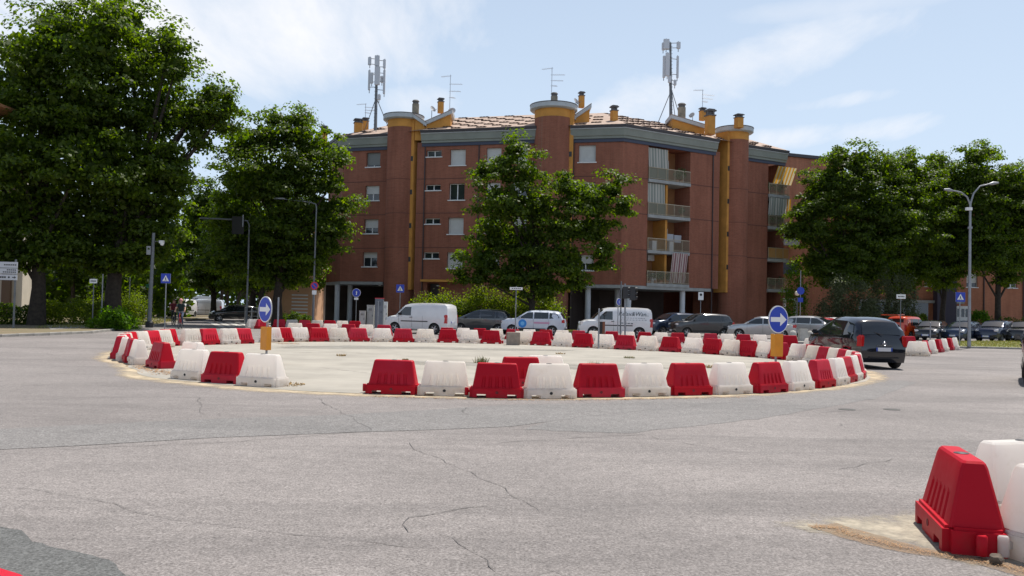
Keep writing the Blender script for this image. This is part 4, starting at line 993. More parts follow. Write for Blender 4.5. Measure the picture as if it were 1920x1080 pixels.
make_tree('linden_tree', 'huge dark linden tree at the far left edge, thick trunk beside the direction sign', 68, 606, 50, [(60,110,90),(150,80,85),(95,55,45),(205,45,50),(10,180,85),(110,200,105),(190,190,90),(-60,260,110),(30,290,105),(150,310,95),(-40,380,100),(60,390,90),(140,400,75),(0,470,70),(80,475,65),(-90,180,80),(185,95,70),(150,470,45),(235,140,45),(-40,470,50)], 1, .42, rs=.92)
make_tree('linden_tree', 'huge linden tree left of the avenue with a branch reaching right over the road', 210, 603, 52, [(235,40,60),(270,110,75),(318,85,38),(330,130,45),(290,210,95),(365,215,60),(410,225,48),(430,200,26),(395,175,26),(372,262,40),(305,305,82),(240,350,90),(322,340,50),(200,280,95),(270,410,80),(318,390,40),(200,420,75),(220,480,65),(290,470,52),(160,470,60),(175,230,80),(325,440,30),(180,500,34),(260,500,30)], 2, .50, rs=.86)
make_tree('linden_tree', 'large linden tree left of the brick block, its crown over the grey street lamp', 520, 603, 62, [(500,262,46),(450,275,42),(545,252,42),(588,275,48),(572,330,60),(622,345,36),(640,385,24),(600,400,52),(610,455,42),(500,340,75),(450,340,48),(540,430,75),(460,430,75),(580,490,50),(500,500,65),(430,490,55),(515,225,18),(560,228,18),(640,300,18),(428,405,46),(545,520,40),(632,430,28)], 3, .36)
make_tree('linden_tree', 'linden tree standing alone in front of the brick block behind the parked cars', 996, 600, 61, [(962,285,26),(985,325,40),(940,315,32),(905,325,22),(945,380,55),(1005,390,50),(925,440,48),(905,490,42),(985,460,70),(900,520,24),(960,520,48),(1055,430,48),(1080,375,40),(1060,345,26),(1120,380,44),(1152,355,26),(1168,392,22),(1115,430,44),(1135,470,26),(1060,490,52),(1020,535,42),(1080,530,26),(1128,498,14),(870,525,14)], 4, .27)
make_tree('linden_tree', 'linden tree right of the brick block, nearest its balconies', 1572, 606, 77, [(1575,295,26),(1610,305,34),(1560,340,45),(1640,325,40),(1600,370,62),(1530,380,40),(1500,395,20),(1525,430,45),(1590,440,62),(1490,430,16),(1540,490,48),(1600,500,48),(1655,400,50),(1640,480,48),(1480,440,10),(1610,520,40),(1560,520,36)], 5, .30, rs=1.08)
make_tree('linden_tree', 'linden tree right of the brick block, second from its balconies', 1662, 606, 79, [(1700,310,28),(1720,335,36),(1680,360,45),(1730,390,48),(1700,430,60),(1740,460,42),(1680,500,48),(1735,500,34),(1665,310,22),(1690,530,36),(1650,440,50)], 6, .29, rs=1.1)
make_tree('linden_tree', 'linden tree between the brown piers and the double lamp post on the right', 1768, 606, 82, [(1755,305,24),(1775,340,40),(1780,400,52),(1765,460,50),(1800,450,46),(1790,500,40),(1745,350,34),(1760,520,36),(1810,360,40)], 7, .27, rs=1.12)
make_tree('linden_tree', 'linden tree right of the double lamp post, trunk before the orange wall', 1872, 606, 80, [(1825,295,24),(1850,292,20),(1835,330,40),(1870,370,52),(1905,345,34),(1850,420,60),(1915,410,60),(1860,480,52),(1910,480,46),(1885,520,28),(1960,400,60),(1825,380,40),(1830,480,44),(1930,350,44)], 8, .30, rs=1.08)
# avenue receding on the left: the same tree kind, further and further away
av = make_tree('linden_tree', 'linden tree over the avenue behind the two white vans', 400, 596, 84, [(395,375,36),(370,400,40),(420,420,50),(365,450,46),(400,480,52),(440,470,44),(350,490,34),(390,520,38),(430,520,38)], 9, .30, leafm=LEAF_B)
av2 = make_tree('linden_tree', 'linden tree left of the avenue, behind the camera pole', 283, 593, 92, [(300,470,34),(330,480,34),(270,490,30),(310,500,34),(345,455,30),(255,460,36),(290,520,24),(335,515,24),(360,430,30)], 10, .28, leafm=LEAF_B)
k = 0
for x, y, s, src in [(-27.5,104,1.0,av),(-38,112,1.0,av2),(-30,128,1.05,av),(-44,132,1.0,av2),(-34,152,1.0,av),(-50,156,1.1,av2),(-40,180,1.1,av),(-57,184,1.1,av2),(-20.5,88,.95,av),(-47,205,1.2,av),(-66,215,1.2,av2)]:
    c = copy_tree(src); c.location = (x, y, .05); c.rotation_euler = (0, 0, 1.3*k+.7); c.scale = (s,s,s); c['label'] = '%s linden tree along the %s side of the avenue, counted from the roundabout' % (ORD[k//2+1] if k < 8 else ORD[k-3], 'right' if src is av else 'left'); k += 1
for x, y, s, lb in [(-21.5,73,.95,'linden tree shading the avenue, right behind the one by the grey street lamp'), (-24.5,81,1.0,'linden tree shading the avenue, beside the dark parked car')]:
    c = copy_tree(av); c.location = (x, y, .05); c.rotation_euler = (0,0,x); c.scale = (s,s,s); c['label'] = lb
for k_, (x, y, s, src) in enumerate([(-52,62,.8,av2),(-40,78,.85,av2),(-62,74,.9,av)]):
    c = copy_tree(src); c.location = (x, y, .05); c.rotation_euler = (0, 0, 2.1*k_+.3); c.scale = (s,s,s); c['label'] = ['tree in the garden behind the far left trunk', 'tree in the garden behind the clipped hedge on the left', 'tree beside the cream house at the left edge'][k_]; c['group'] = 'garden trees on the left'

# far woods closing the view
def far_wood(label, x0, x1, Y, h, n, seed, sz=.8):
    rg = np.random.default_rng(seed); X = rg.uniform(x0, x1, n); top = h*(.75+.25*np.sin(X*.09+seed)+.12*np.sin(X*.31)); P = np.stack([X, Y+rg.uniform(-6,6,n), rg.uniform(0,1,n)**.8*top],1)
    o = link('far_wood', np_quads('far_wood', leaves(rg, P, rg.normal(size=P.shape)+np.array([0,-.3,.4]), sz), LEAF_B)); tag(o, label, 'woods', None, 'stuff')
far_wood('far mass of trees closing the avenue and the left background', -190, -15, 235, 13, 16000, 3)
far_wood('far mass of trees behind the gardens at the left edge', -110, -48, 112, 9, 12000, 5)
far_wood('dense dark planting closing the gardens behind the left trunks', -66, -33, 84, 6, 9000, 6, .4)
far_wood('far mass of trees beyond the right edge of the picture', 62, 190, 150, 13, 12000, 4)
def shrub(name, label, centre, dims, n, seed, leafm, size=.06, kind='box', stems=True, group=None, cat='shrub'):
    """Leaves gathered on the shell and inside of a box or a dome."""
    rg = np.random.default_rng(seed); dx, dy, dz = dims
    o = thing(name, label, cat, (centre[0], centre[1], centre[2]), 0, group)
    if kind == 'box':
        P = rg.uniform(-1, 1, (n,3)); ax = rg.integers(0, 3, n); sh = rg.random(n) < .7; sg = np.where(rg.random(n) < .5, -1, 1); P[np.arange(n)[sh], ax[sh]] = (sg*rg.uniform(.82,1.08,n))[sh]
        P[:,2] = (P[:,2]+1)/2
        bump_ = .12*np.sin(P[:,0]*dx*1.7+1)+.08*np.sin(P[:,0]*dx*4.3); P[:,2] *= 1+bump_
        P = P*np.array([dx/2, dy/2, dz])
    elif kind == 'wild':
        k = max(12, n//60); c = rg.uniform(-1,1,(k,3)); c[:,2] = rg.uniform(.15,1,k); c[:,2] *= np.clip(1.15-.5*c[:,0]**2,0,2)*rg.uniform(.75,1.15,k)
        m = rg.integers(0,k,n); P = c[m]*np.array([dx/2,dy/2,dz]) + rg.normal(size=(n,3))*np.array([.16,.16,.22])*min(1.3,dz*.75)
        P[:,2] = np.abs(P[:,2])
    else:
        d = rg.normal(size=(n,3)); d /= np.linalg.norm(d,axis=1,keepdims=True); d[:,2] = np.abs(d[:,2])
        P = d*np.array([dx/2,dy/2,dz])*(rg.uniform(.78,1.04,(n,1)))*(1+.07*np.sin(d[:,:1]*9+seed)+.06*np.sin(d[:,2:]*11))
    out = P-np.array([0,0,dz*.4]); Nn = out*.6/np.max(np.abs(out)) + rg.normal(size=P.shape)*.6+np.array([0,0,.4])
    link('foliage', np_quads('foliage', leaves(rg, P, Nn, size), leafm), o)
    b = MB(); q = random.Random(seed)
    for _ in range(max(3, int(dx*1.5))):
        x = q.uniform(-.4,.4)*dx; y = q.uniform(-.3,.3)*dy; b.tube([(x,y,0),(x+q.uniform(-.1,.1),y+q.uniform(-.1,.1),dz*.6)], [.03,.015], 5)
    b.build('stems', BARK, o)['kind'] = 'stuff'
    return o
# hedge in front of the block (behind the cars) and loose shoots above it
for k_, (x0, x1, yt, lb) in enumerate([(778,862,562,'bushy green hedge behind the white van'), (862,948,552,'tall bushy green hedge behind the grey car'), (948,1048,550,'tall bushy green hedge round the trunk of the lone linden tree')]):
    a = at(x0, 600, 63.5); c = at(x1, 600, 63.5); h = at((x0+x1)/2, yt, 63.5).z
    shrub('hedge', lb, ((a.x+c.x)/2, 63.8, .05), (c.x-a.x+.4, 2.0, h), 9000, 30+k_, LEAF_H, .075, 'wild', group='hedge before the brick block', cat='hedge')
def sh_px(name, lb, x0, x1, ytop, Y, n, seed, lm, size=.06, kind='wild', dy=1.6, cat='shrub', group=None, zb=.08):
    a = at(x0, 590, Y); c = at(x1, 590, Y); h = at((x0+x1)/2, ytop, Y).z - zb
    return shrub(name, lb, ((a.x+c.x)/2, Y, zb), (c.x-a.x, dy, h), n, seed, lm, size, kind, cat=cat, group=group)
sh_px('hedge', 'clipped hedge with a sunlit top behind the far left trunk', 78, 198, 569, 52, 9000, 40, LEAF_H, .06, 'box', 1.4, 'hedge')
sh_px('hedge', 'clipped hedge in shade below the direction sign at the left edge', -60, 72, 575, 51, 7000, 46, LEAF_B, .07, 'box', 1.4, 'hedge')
sh_px('shrub', 'low bright green shrub at the kerb in front of the second trunk', 172, 250, 587, 46.5, 5500, 41, LEAF_S, .07, 'wild', 1.6)
sh_px('shrub', 'feathery yellow green shrub left of the camera pole', 222, 272, 560, 55, 6000, 42, LEAF_H, .05, 'wild', 1.8)
sh_px('shrub', 'yellow green shrub between the clipped hedge and the second trunk', 160, 205, 562, 56, 3500, 47, LEAF_H, .05, 'wild', 1.4)
sh_px('oleander', 'grey green flowering oleander under the right trees beside the balconies', 1535, 1632, 528, 73, 9000, 43, LEAF_G, .085, 'wild', 3.0)
sh_px('oleander', 'tall dark oleander between the two trunks behind the black car', 1628, 1712, 522, 75, 8000, 44, LEAF_G, .085, 'wild', 2.6)
sh_px('topiary', 'round clipped bush above the orange van', 1684, 1732, 582, 76, 5000, 45, LEAF_H, .06, 'dome', 2.0, 'bush')
sh_px('topiary', 'smaller round clipped bush right of the one above the orange van', 1722, 1738, 586, 78, 2500, 48, LEAF_H, .06, 'dome', 1.4, 'bush')
sh_px('topiary', 'round clipped bush right of the double lamp post', 1816, 1858, 580, 78, 6000, 49, LEAF_S, .065, 'dome', 2.2, 'bush')
sh_px('hedge', 'low dark hedge behind the parked cars on the far right', 1856, 1990, 600, 79, 6000, 50, LEAF_B, .07, 'box', 1.4, 'hedge')
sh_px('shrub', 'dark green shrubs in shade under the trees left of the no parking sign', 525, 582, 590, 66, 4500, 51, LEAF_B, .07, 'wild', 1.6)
sh_px('balcony_climber', 'green climbing plant below the corner balconies beside the white globe lamp', 1472, 1510, 512, 76, 4500, 52, LEAF_S, .075, 'wild', 1.2, 'climber')
# weeds on the island and dry grass
def tuft(name, label, p, r, h, n, seed, material, kind=None):
    q = random.Random(seed); b = MB()
    for _ in range(n):
        a = q.uniform(0, 6.28); rr = r*math.sqrt(q.random()); x, y = rr*math.cos(a), rr*math.sin(a); ln = h*q.uniform(.4,1); tx, ty = q.gauss(0,.35)*ln, q.gauss(0,.35)*ln; w = .012
        b.add([(x-w,y,0),(x+w,y,0),(x+tx,y+ty,ln)], [(0,1,2)])
        if q.random() < .5:
            u = Vector((q.gauss(0,1),q.gauss(0,1),q.gauss(0,.5))).normalized()*.03; c = Vector((x+tx*.7,y+ty*.7,ln*.7)); v = u.cross(Vector((0,0,1)))*.6; b.add([c-u,c+v,c+u,c-v],[(0,1,2,3)])
    o = b.build(name, material, recalc=False); o.location = p
    return tag(o, label, 'weed', None, kind)
WEED = mat('weed_green', (0.10,0.14,0.04), .8, island=True, col2=(0.28,0.2,0.08)); DRY = mat('dry_grass', (0.45,0.33,0.13), .9, island=True, col2=(0.3,0.17,0.06))
tuft('weed', 'small weed growing on the island behind the front red barriers', gnd(903, 681), .22, .26, 55, 61, WEED)
tuft('weed', 'tiny yellowed weed on the island behind the front barriers', gnd(1113, 692), .2, .26, 60, 62, DRY)
tuft('weed', 'dry weed at the foot of the white barrier by the gap', gnd(528, 722), .45, .05, 240, 63, DRY)

# extra weeds and dry tufts scattered over the island and along its joints
for k_, (px, py, r_, h_, n_, m_, lb) in enumerate([(640,668,.15,.10,40,DRY,'dry tuft on the island right of the small arrow sign'),(1180,672,.2,.10,50,WEED,'low weed on the island before the back row'),(1330,690,.22,.12,60,DRY,'dry tuft on the island left of the large arrow sign'),(760,676,.12,.08,40,WEED,'low weed on the island behind the first front barrier'),(1050,664,.18,.08,40,DRY,'dry tuft on the island near the bare post')]):
    tuft('weed', lb, gnd(px, py), r_, h_, n_, 70+k_, m_)
# ------------------------------------------------------------------ plastic barriers
def barrier_meshes():
    # base skirt: side profile with two fork slots, extruded across, corners chamfered
    L2, W2, BH = .490, .222, .190
    prof = [(-L2,0),(-L2+.13,0),(-L2+.13,.065),(-L2+.30,.065),(-L2+.30,0),(L2-.30,0),(L2-.30,.065),(L2-.13,.065),(L2-.13,0),(L2,0),(L2,BH),(-L2,BH)]
    b = MB(); n = len(prof)
    b.add([(x,-W2,z) for x,z in prof]+[(x,W2,z) for x,z in prof], [tuple(range(n)), tuple(range(2*n-1,n-1,-1))]+[(i,n+i,n+(i+1)%n,(i+1)%n) for i in range(n)])
    me = b.mesh('base', RED); bm = bmesh.new(); bm.from_mesh(me)
    ed = [e for e in bm.edges if abs(e.verts[0].co.x-e.verts[1].co.x) < 1e-4 and abs(e.verts[0].co.y-e.verts[1].co.y) < 1e-4 and abs(abs(e.verts[0].co.x)-L2) < 1e-4]
    bmesh.ops.bevel(bm, geom=ed, offset=.05, segments=2, affect='EDGES')
    top = [e for e in bm.edges if e.verts[0].co.z > BH-1e-3 and e.verts[1].co.z > BH-1e-3 and len(e.link_faces) == 2 and abs(e.calc_face_angle(0)) > .5]
    bmesh.ops.bevel(bm, geom=top, offset=.022, segments=2, affect='EDGES')
    bmesh.ops.recalc_face_normals(bm, faces=bm.faces); bm.to_mesh(me); bm.free()
    base_me = me
    # body: tapered shell with five moulded grooves on each long side
    rings = [(.0,.178),(.02,.19),(.10,.237),(.30,.325),(.45,.39),(.52,.42),(.90,.60),(.965,.635),(1.0,.652)]
    gro = [-.62,-.31,0,.31,.62]; us = [-1]
    for g in gro: us += [g-.085, g-.045, g+.045, g+.085]
    us += [1]
    vs = []; m = None
    for v, z in rings:
        t = (z-.178)/(.652-.178); a = .440+(.362-.440)*t; c = .180+(.080-.180)*t; r = .034
        if v == .965: a -= .004; c -= .006
        if v == 1.0: a -= .018; c -= .018; r = .028
        ring = []
        gd = .026*max(0, min(1, (.52-v)/.2)) if v < .52 else 0
        if v <= 0.02: gd = .020
        for s in (-1, 1):
            for k, u in enumerate(us if s < 0 else us[::-1]):
                ins = 1 if (0 < k < len(us)-1 and ((k-1) % 4) in (1,2)) else 0
                x = u*(a-r); y = s*(c-gd*ins); ring.append((x,y,z))
            sx = 1 if s < 0 else -1
            for q_ in (25, 65):
                an = rad(q_); ring.append((sx*(a-r+r*math.sin(an)), s*(c-r+r*math.cos(an)), z))
            for yy in (-.45, 0, .45): ring.append((sx*a, -s*sx*sx*yy*(c-r)*-1 if False else s*(-yy)*(c-r), z))
            for q_ in (65, 25):
                an = rad(q_); ring.append((sx*(a-r+r*math.sin(an)), -s*(c-r+r*math.cos(an)), z))
        m = len(ring); vs += ring
    b = MB(); fs = []
    for j in range(len(rings)-1):
        for i in range(m): fs.append((j*m+i, j*m+(i+1)%m, (j+1)*m+(i+1)%m, (j+1)*m+i))
    fs.append(tuple((len(rings)-1)*m+i for i in range(m)))
    b.add(vs, fs); body = b.mesh('body', RED, 17)
    cap = MB().lathe([(.0,.004),(.036,.004),(.040,.001),(.052,.001),(.054,-.012)], 16, (0,0,.655)).mesh('filler_cap', BLACKP, 40)
    Mx = Matrix.Rotation(rad(90), 4, 'X')
    plug = MB().lathe([(0,.001),(.020,.001),(.024,.004),(.028,.004),(.030,-.02)], 12, (0,0,0), M=Mx).mesh('drain_plug', BLACKP, 40)
    pin = MB().lathe([(0,.165),(.028,.165),(.036,.155),(.036,.03),(.030,.02),(0,.02)], 12, (-.545,0,0)).box((-.505,0,.10),(.06,.05,.05)).mesh('connector_pin', RED, 40)
    return body, base_me, cap, plug, pin
B_BODY, B_BASE, B_CAP, B_PLUG, B_PIN = barrier_meshes()
def setm(o, m):
    o.material_slots[0].link = 'OBJECT'; o.material_slots[0].material = m; return o
qb = random.Random(5); PLUGR = mat('dark_red_plug', (0.16,0.008,0.012), .6)
def barrier(p, ang, red, label, group, full=True, scale=1.0, jit=1.0):
    o = thing('road_barrier', label, 'barrier', (p[0], p[1], p[2] if len(p) > 2 else .009), ang + rad(qb.uniform(-2,2))*jit, group)
    o.rotation_euler.x = rad(qb.uniform(-.6,.6)); o.rotation_euler.y = rad(qb.uniform(-.5,.5)); o.scale = (scale, scale, scale*.945)
    m = RED if red else WHITE
    setm(link('base', B_BASE, o), m); setm(link('body', B_BODY, o), m)
    link('filler_cap', B_CAP, o)
    if full:
        for s in (-1, 1): setm(link('drain_plug', B_PLUG, o, (0, s*.2225, .10), 0 if s < 0 else math.pi), PLUGR if red else BLACKP)
        setm(link('connector_pin', B_PIN, o), m)
    return o
def tang(p): return math.atan2(p[1]-IC.y, p[0]-IC.x) + math.pi/2
def ring_px(lst, where, group, inward, start=0):
    for k, (px, py, c) in enumerate(lst):
        g = gnd(px, py); d = Vector((IC.x-g.x, IC.y-g.y, 0)).normalized(); p = g + d*(.21 if inward else -.21)
        barrier((p.x, p.y, .009), tang(p), c == 'R', '%s plastic barrier, %s' % ('red' if c == 'R' else 'white', where % ORD[start+k]), group)
def ring_arc(a0, a1, n, first_red, where, group, off):
    for k in range(n):
        a = a0 + (a1-a0)*k/(n-1) if n > 1 else a0; r = RR(a) - off; p = Vector((IC.x+r*math.cos(a), IC.y+r*math.sin(a), .009)); red = (k % 2 == 0) == first_red
        barrier(p, a+math.pi/2, red, '%s plastic barrier, %s' % ('red' if red else 'white', where % ORD[k]), group)
def ang_of(px, py, inward):
    g = gnd(px, py); return math.atan2(g.y-IC.y, g.x-IC.x)
G1 = 'barriers round the traffic island'
ring_px([(733,740,'R'),(832,743,'W'),(932,747,'R'),(1033,748,'W'),(1127,746,'R'),(1217,744,'W'),(1300,742,'R'),(1380,739.5,'W'),(1452,737,'R'),(1507,732,'W'),(1552,727,'R'),(1583,722,'W')], '%s from left in the long front row', G1, True)
ring_px([(480,725,'W'),(410,719,'R'),(347,712,'W'),(285,690,'R'),(243,683,'W')], '%s from the gap in the short left front row', G1, True)
# the left-hand turn of the ring, seen end-on
aL0 = ang_of(243,683,1); aL1 = ang_of(322,649.5,0)
if aL0 < 0: aL0 += 2*math.pi
if aL1 < 0: aL1 += 2*math.pi
nL = max(4, round(abs(aL0-aL1)*IR/1.03)); nL += nL % 2 == 0
step = (aL1-aL0)/nL
ring_arc(aL0+step, aL1-step, nL-1, True, '%s round the left turn behind the short front row', G1, .18)
ring_px([(322,649.5,'R'),(365,648,'W'),(397,647,'R'),(434,646,'W'),(459,645,'R')], '%s in the back row left of the small arrow sign', G1, False)
back = [(513,642,'W'),(533,641.5,'R'),(564,641,'W'),(600,641,'R'),(636,641,'W'),(673,641,'R'),(718,641.5,'W'),(757,642,'R'),(798,642.5,'W'),(840,643,'R'),(880,644,'W'),(920,645,'R'),(980,646.5,'W'),(1013,648,'R'),(1053,650,'W'),(1091,652,'R'),(1130,654,'W'),(1169,656,'R'),(1210,658,'W'),(1252,660,'R'),(1294,662.5,'W'),(1330,664.5,'R'),(1364,667,'W'),(1395,669,'R'),(1428,671.5,'W'),(1453,674,'R'),(1487,678,'W'),(1511,680,'R')]
ring_px(back, '%s from the small arrow sign in the back row', G1, False)
aR0 = ang_of(1511,680,0); aR1 = ang_of(1583,722,1)
nR = max(4, round(abs(aR0-aR1)*IR/1.02)); nR += nR % 2 == 0
step = (aR1-aR0)/nR
ring_arc(aR0+step, aR1-step, nR-1, False, '%s round the right turn below the black car', G1, .18)
# two more standing inside the front row
p = gnd(962, 728); barrier((p.x+.15, p.y+.35, .009), tang(p)+.12, True, 'red plastic barrier standing just inside the front row, half hidden', G1)
p = gnd(1022, 722); barrier((p.x, p.y+.2, .009), tang(p)-.1, False, 'white plastic barrier standing just inside the front row, half hidden', G1)
p = gnd(345, 690); barrier((p.x+.1, p.y+.3, .009), tang(p)+.1, False, 'white plastic barrier standing just inside the short left row, half hidden', G1)
# outer row on the far side of the carriageway
G2 = 'far row of barriers before the parked cars'
YO = 46.5
def far_row(xs, ytop_fn, Y, first_red, where, group, scale, da=0.0):
    for k, x in enumerate(xs):
        g = at(x, 620, Y(x) if callable(Y) else Y); red = (k % 2 == 0) == first_red
        barrier((g.x, g.y, .004), da, red, '%s plastic barrier, %s' % ('red' if red else 'white', where % ORD[k]), group, False, scale)
far_row([553+33.4*k for k in range(6)], None, 47.5, False, '%s in the middle row left of the plain van', G2, .98)
far_row([838+30.9*k for k in range(20)], None, lambda x: 46.5-.0008*(x-838), True, '%s in the far row before the parked cars', G2, .90)
far_row([524+23.5*k for k in range(7)], None, 58, True, '%s in the farthest row near the cabinets', G2, .98)
far_row([474, 491], None, 56, False, '%s of the pair behind the small arrow sign', G2, 1.0, .9)
g = at(1480, 640, 43.5); o = barrier((g.x, g.y, .004), .15, True, 'dented red plastic barrier, last at the right of the far row', G2, False, .98)
g = at(1522, 640, 38.5); barrier((g.x, g.y, .004), .5, False, 'white plastic barrier in front of the bonnet of the black car', G2, True, 1.0)
g = at(1536, 640, 39.2); barrier((g.x+.3, g.y+.6, .004), .7, True, 'red plastic barrier just ahead of the black car', G2, True, 1.0)
# short row on the right splitter island
G3 = 'short row of barriers on the right'
a = gnd(1724, 668); c = gnd(1793, 655); d = (c-a)
nrow = 7
for k in range(nrow):
    p = a + d*(k/(nrow-1)) + Vector((0,.2,0)); red = k % 2 == 1
    barrier((p.x, p.y, .009), math.atan2(d.y, d.x) if k else .05, red, '%s plastic barrier, %s in the short row receding on the right' % ('red' if red else 'white', ORD[k]), G3, True)
p = gnd(1702, 652); barrier((p.x, p.y, .009), .1, True, 'red plastic barrier between the black car and the short right row', G3, True)
# nearest group at the lower right and the one at the lower left corner
G4 = 'nearest barriers at the picture edge'
p1 = gnd(1712, 972); p2 = gnd(1765, 1032); ax = math.atan2(p2.y-p1.y, p2.x-p1.x); nrm = Vector((-math.sin(ax), math.cos(ax), 0))
mid_ = (p1+p2)/2 + nrm*.215*(1 if nrm.x > 0 else -1)
dirn = Vector((math.cos(ax), math.sin(ax), 0)); mid_ = p2 + nrm*.215*(1 if nrm.x > 0 else -1) - dirn*.40
barrier((mid_.x, mid_.y, .006), ax + math.pi, True, 'nearest red plastic barrier at the lower right with ribbed side', G4, True, 1.0, .3)
p = gnd(1925, 975); barrier((p.x+.03, p.y+.1, .006), .25, False, 'white plastic barrier behind the nearest red one at the right edge', G4, True, 1.0, .3)
p = gnd(1935, 1040); barrier((p.x+.24, p.y+.05, .006), .35, False, 'white plastic barrier right of the nearest red one, cut by the picture edge', G4, True, 1.0, .3)
qa = gnd(0,1067,.617); qc = gnd(48,1081,.617); dv = (qc-qa).normalized(); p = qc - dv*.35 + Vector((dv.y,-dv.x,0))*.06; barrier((p.x, p.y, .006), math.atan2(dv.y,dv.x), True, 'red plastic barrier cut off at the lower left corner, only its top edge showing', G4, True, 1.0, 0)
# ------------------------------------------------------------------ vehicles
def paint(name, col, rough=.22, metal=0.0): return mat('paint_'+name, col, rough, metal, coat=.8, spec=.5, var=.08, vscale=1.5)
KIND = {
 'hatch': dict(o=[(-.485,.17),(-.5,.30),(-.497,.50),(-.483,.63),(-.445,.80),(-.415,.90),(-.37,.955),(-.28,.985),(-.12,1.0),(.02,.985),(.09,.945),(.18,.81),(.265,.675),(.40,.60),(.455,.535),(.49,.42),(.5,.29),(.485,.16)],
    rg=(3,5), fg=(10,12), belt=.645, tum=.20,
    win=[[(-.425,.68),(-.385,.87),(-.25,.925),(-.25,.655)],[(-.235,.655),(-.235,.928),(-.03,.942),(-.03,.65)],[(-.012,.65),(-.012,.942),(.075,.905),(.155,.79),(.225,.665)]], seam=[-.242,-.02,.215], tail=(.58,.20), head=(.47,.13)),
 'mono': dict(o=[(-.475,.13),(-.5,.26),(-.502,.42),(-.485,.54),(-.470,.63),(-.435,.80),(-.395,.92),(-.34,.965),(-.25,.99),(-.10,1.0),(.03,.985),(.11,.93),(.22,.80),(.335,.665),(.43,.575),(.475,.48),(.497,.37),(.5,.27),(.485,.16)],
    rg=(4,6), fg=(11,13), belt=.62, tum=.27,
    win=[[(-.425,.68),(-.39,.87),(-.27,.925),(-.27,.645)],[(-.255,.645),(-.255,.928),(-.02,.945),(-.02,.63)],[(-.002,.63),(-.002,.945),(.09,.905),(.20,.775),(.275,.655)]], seam=[-.262,-.01,.25], tail=(.54,.24), head=(.47,.14)),
 'suv': dict(o=[(-.485,.2),(-.5,.32),(-.498,.52),(-.485,.65),(-.455,.80),(-.42,.92),(-.37,.965),(-.25,.99),(-.08,1.0),(.04,.98),(.10,.94),(.175,.82),(.25,.69),(.40,.635),(.465,.575),(.493,.45),(.5,.32),(.48,.2)],
    rg=(3,5), fg=(10,12), belt=.665, tum=.18,
    win=[[(-.43,.72),(-.39,.88),(-.27,.925),(-.27,.68)],[(-.255,.68),(-.255,.928),(-.03,.942),(-.03,.67)],[(-.012,.67),(-.012,.942),(.08,.91),(.15,.80),(.215,.685)]], seam=[-.262,-.02,.205], tail=(.58,.16), head=(.51,.12)),
 'sedan': dict(o=[(-.485,.18),(-.5,.32),(-.496,.52),(-.483,.63),(-.44,.665),(-.37,.69),(-.33,.72),(-.24,.88),(-.19,.945),(-.08,.995),(.02,.99),(.09,.94),(.17,.81),(.25,.665),(.40,.60),(.46,.54),(.49,.42),(.5,.28),(.485,.16)],
    rg=(6,8), fg=(11,13), belt=.66, tum=.20,
    win=[[(-.30,.70),(-.22,.87),(-.17,.91),(-.04,.935),(-.04,.675)],[(-.022,.675),(-.022,.937),(.07,.905),(.145,.79),(.21,.68)]], seam=[-.03,-.26,.2], tail=(.585,.15), head=(.48,.12)),
 'van': dict(o=[(-.49,.16),(-.5,.27),(-.499,.55),(-.492,.85),(-.478,.94),(-.445,.98),(-.30,.998),(-.05,1.0),(.10,.985),(.165,.945),(.245,.78),(.315,.61),(.42,.55),(.47,.49),(.495,.37),(.5,.25),(.485,.14)],
    rg=None, fg=(9,11), belt=.60, tum=.09,
    win=[[(.055,.60),(.055,.885),(.15,.885),(.205,.77),(.262,.615)]], seam=[-.13,.04,.25], tail=(.50,.30), head=(.45,.14)),
 'mpv': dict(o=[(-.49,.16),(-.5,.27),(-.498,.55),(-.488,.72),(-.465,.90),(-.44,.965),(-.30,.995),(-.05,1.0),(.08,.985),(.145,.94),(.235,.79),(.325,.62),(.42,.555),(.475,.48),(.497,.36),(.5,.25),(.485,.14)],
    rg=(3,4), fg=(9,11), belt=.60, tum=.12,
    win=[[(-.435,.62),(-.42,.88),(-.27,.905),(-.27,.61)],[(-.25,.61),(-.25,.905),(.0,.905),(.0,.605)],[(.02,.605),(.02,.905),(.115,.89),(.195,.77),(.265,.62)]], seam=[-.26,.01,.25], tail=(.50,.30), head=(.45,.14)),
}
TAILR = mat('red_lamp', (0.45,0.012,0.012), .15, spec=.7); HEADL = mat('clear_lamp', (0.65,0.66,0.68), .08, .3); TRIM = mat('dark_trim', (0.018,0.018,0.019), .6); PLATE = mat('number_plate', (0.62,0.63,0.65), .4); PBLUE = mat('plate_blue', (0.02,0.06,0.35), .4)
INTER = mat('car_interior', (0.03,0.03,0.032), .9); RIM = mat('wheel_rim', (0.42,0.42,0.43), .3, .8)
_wheel = {}
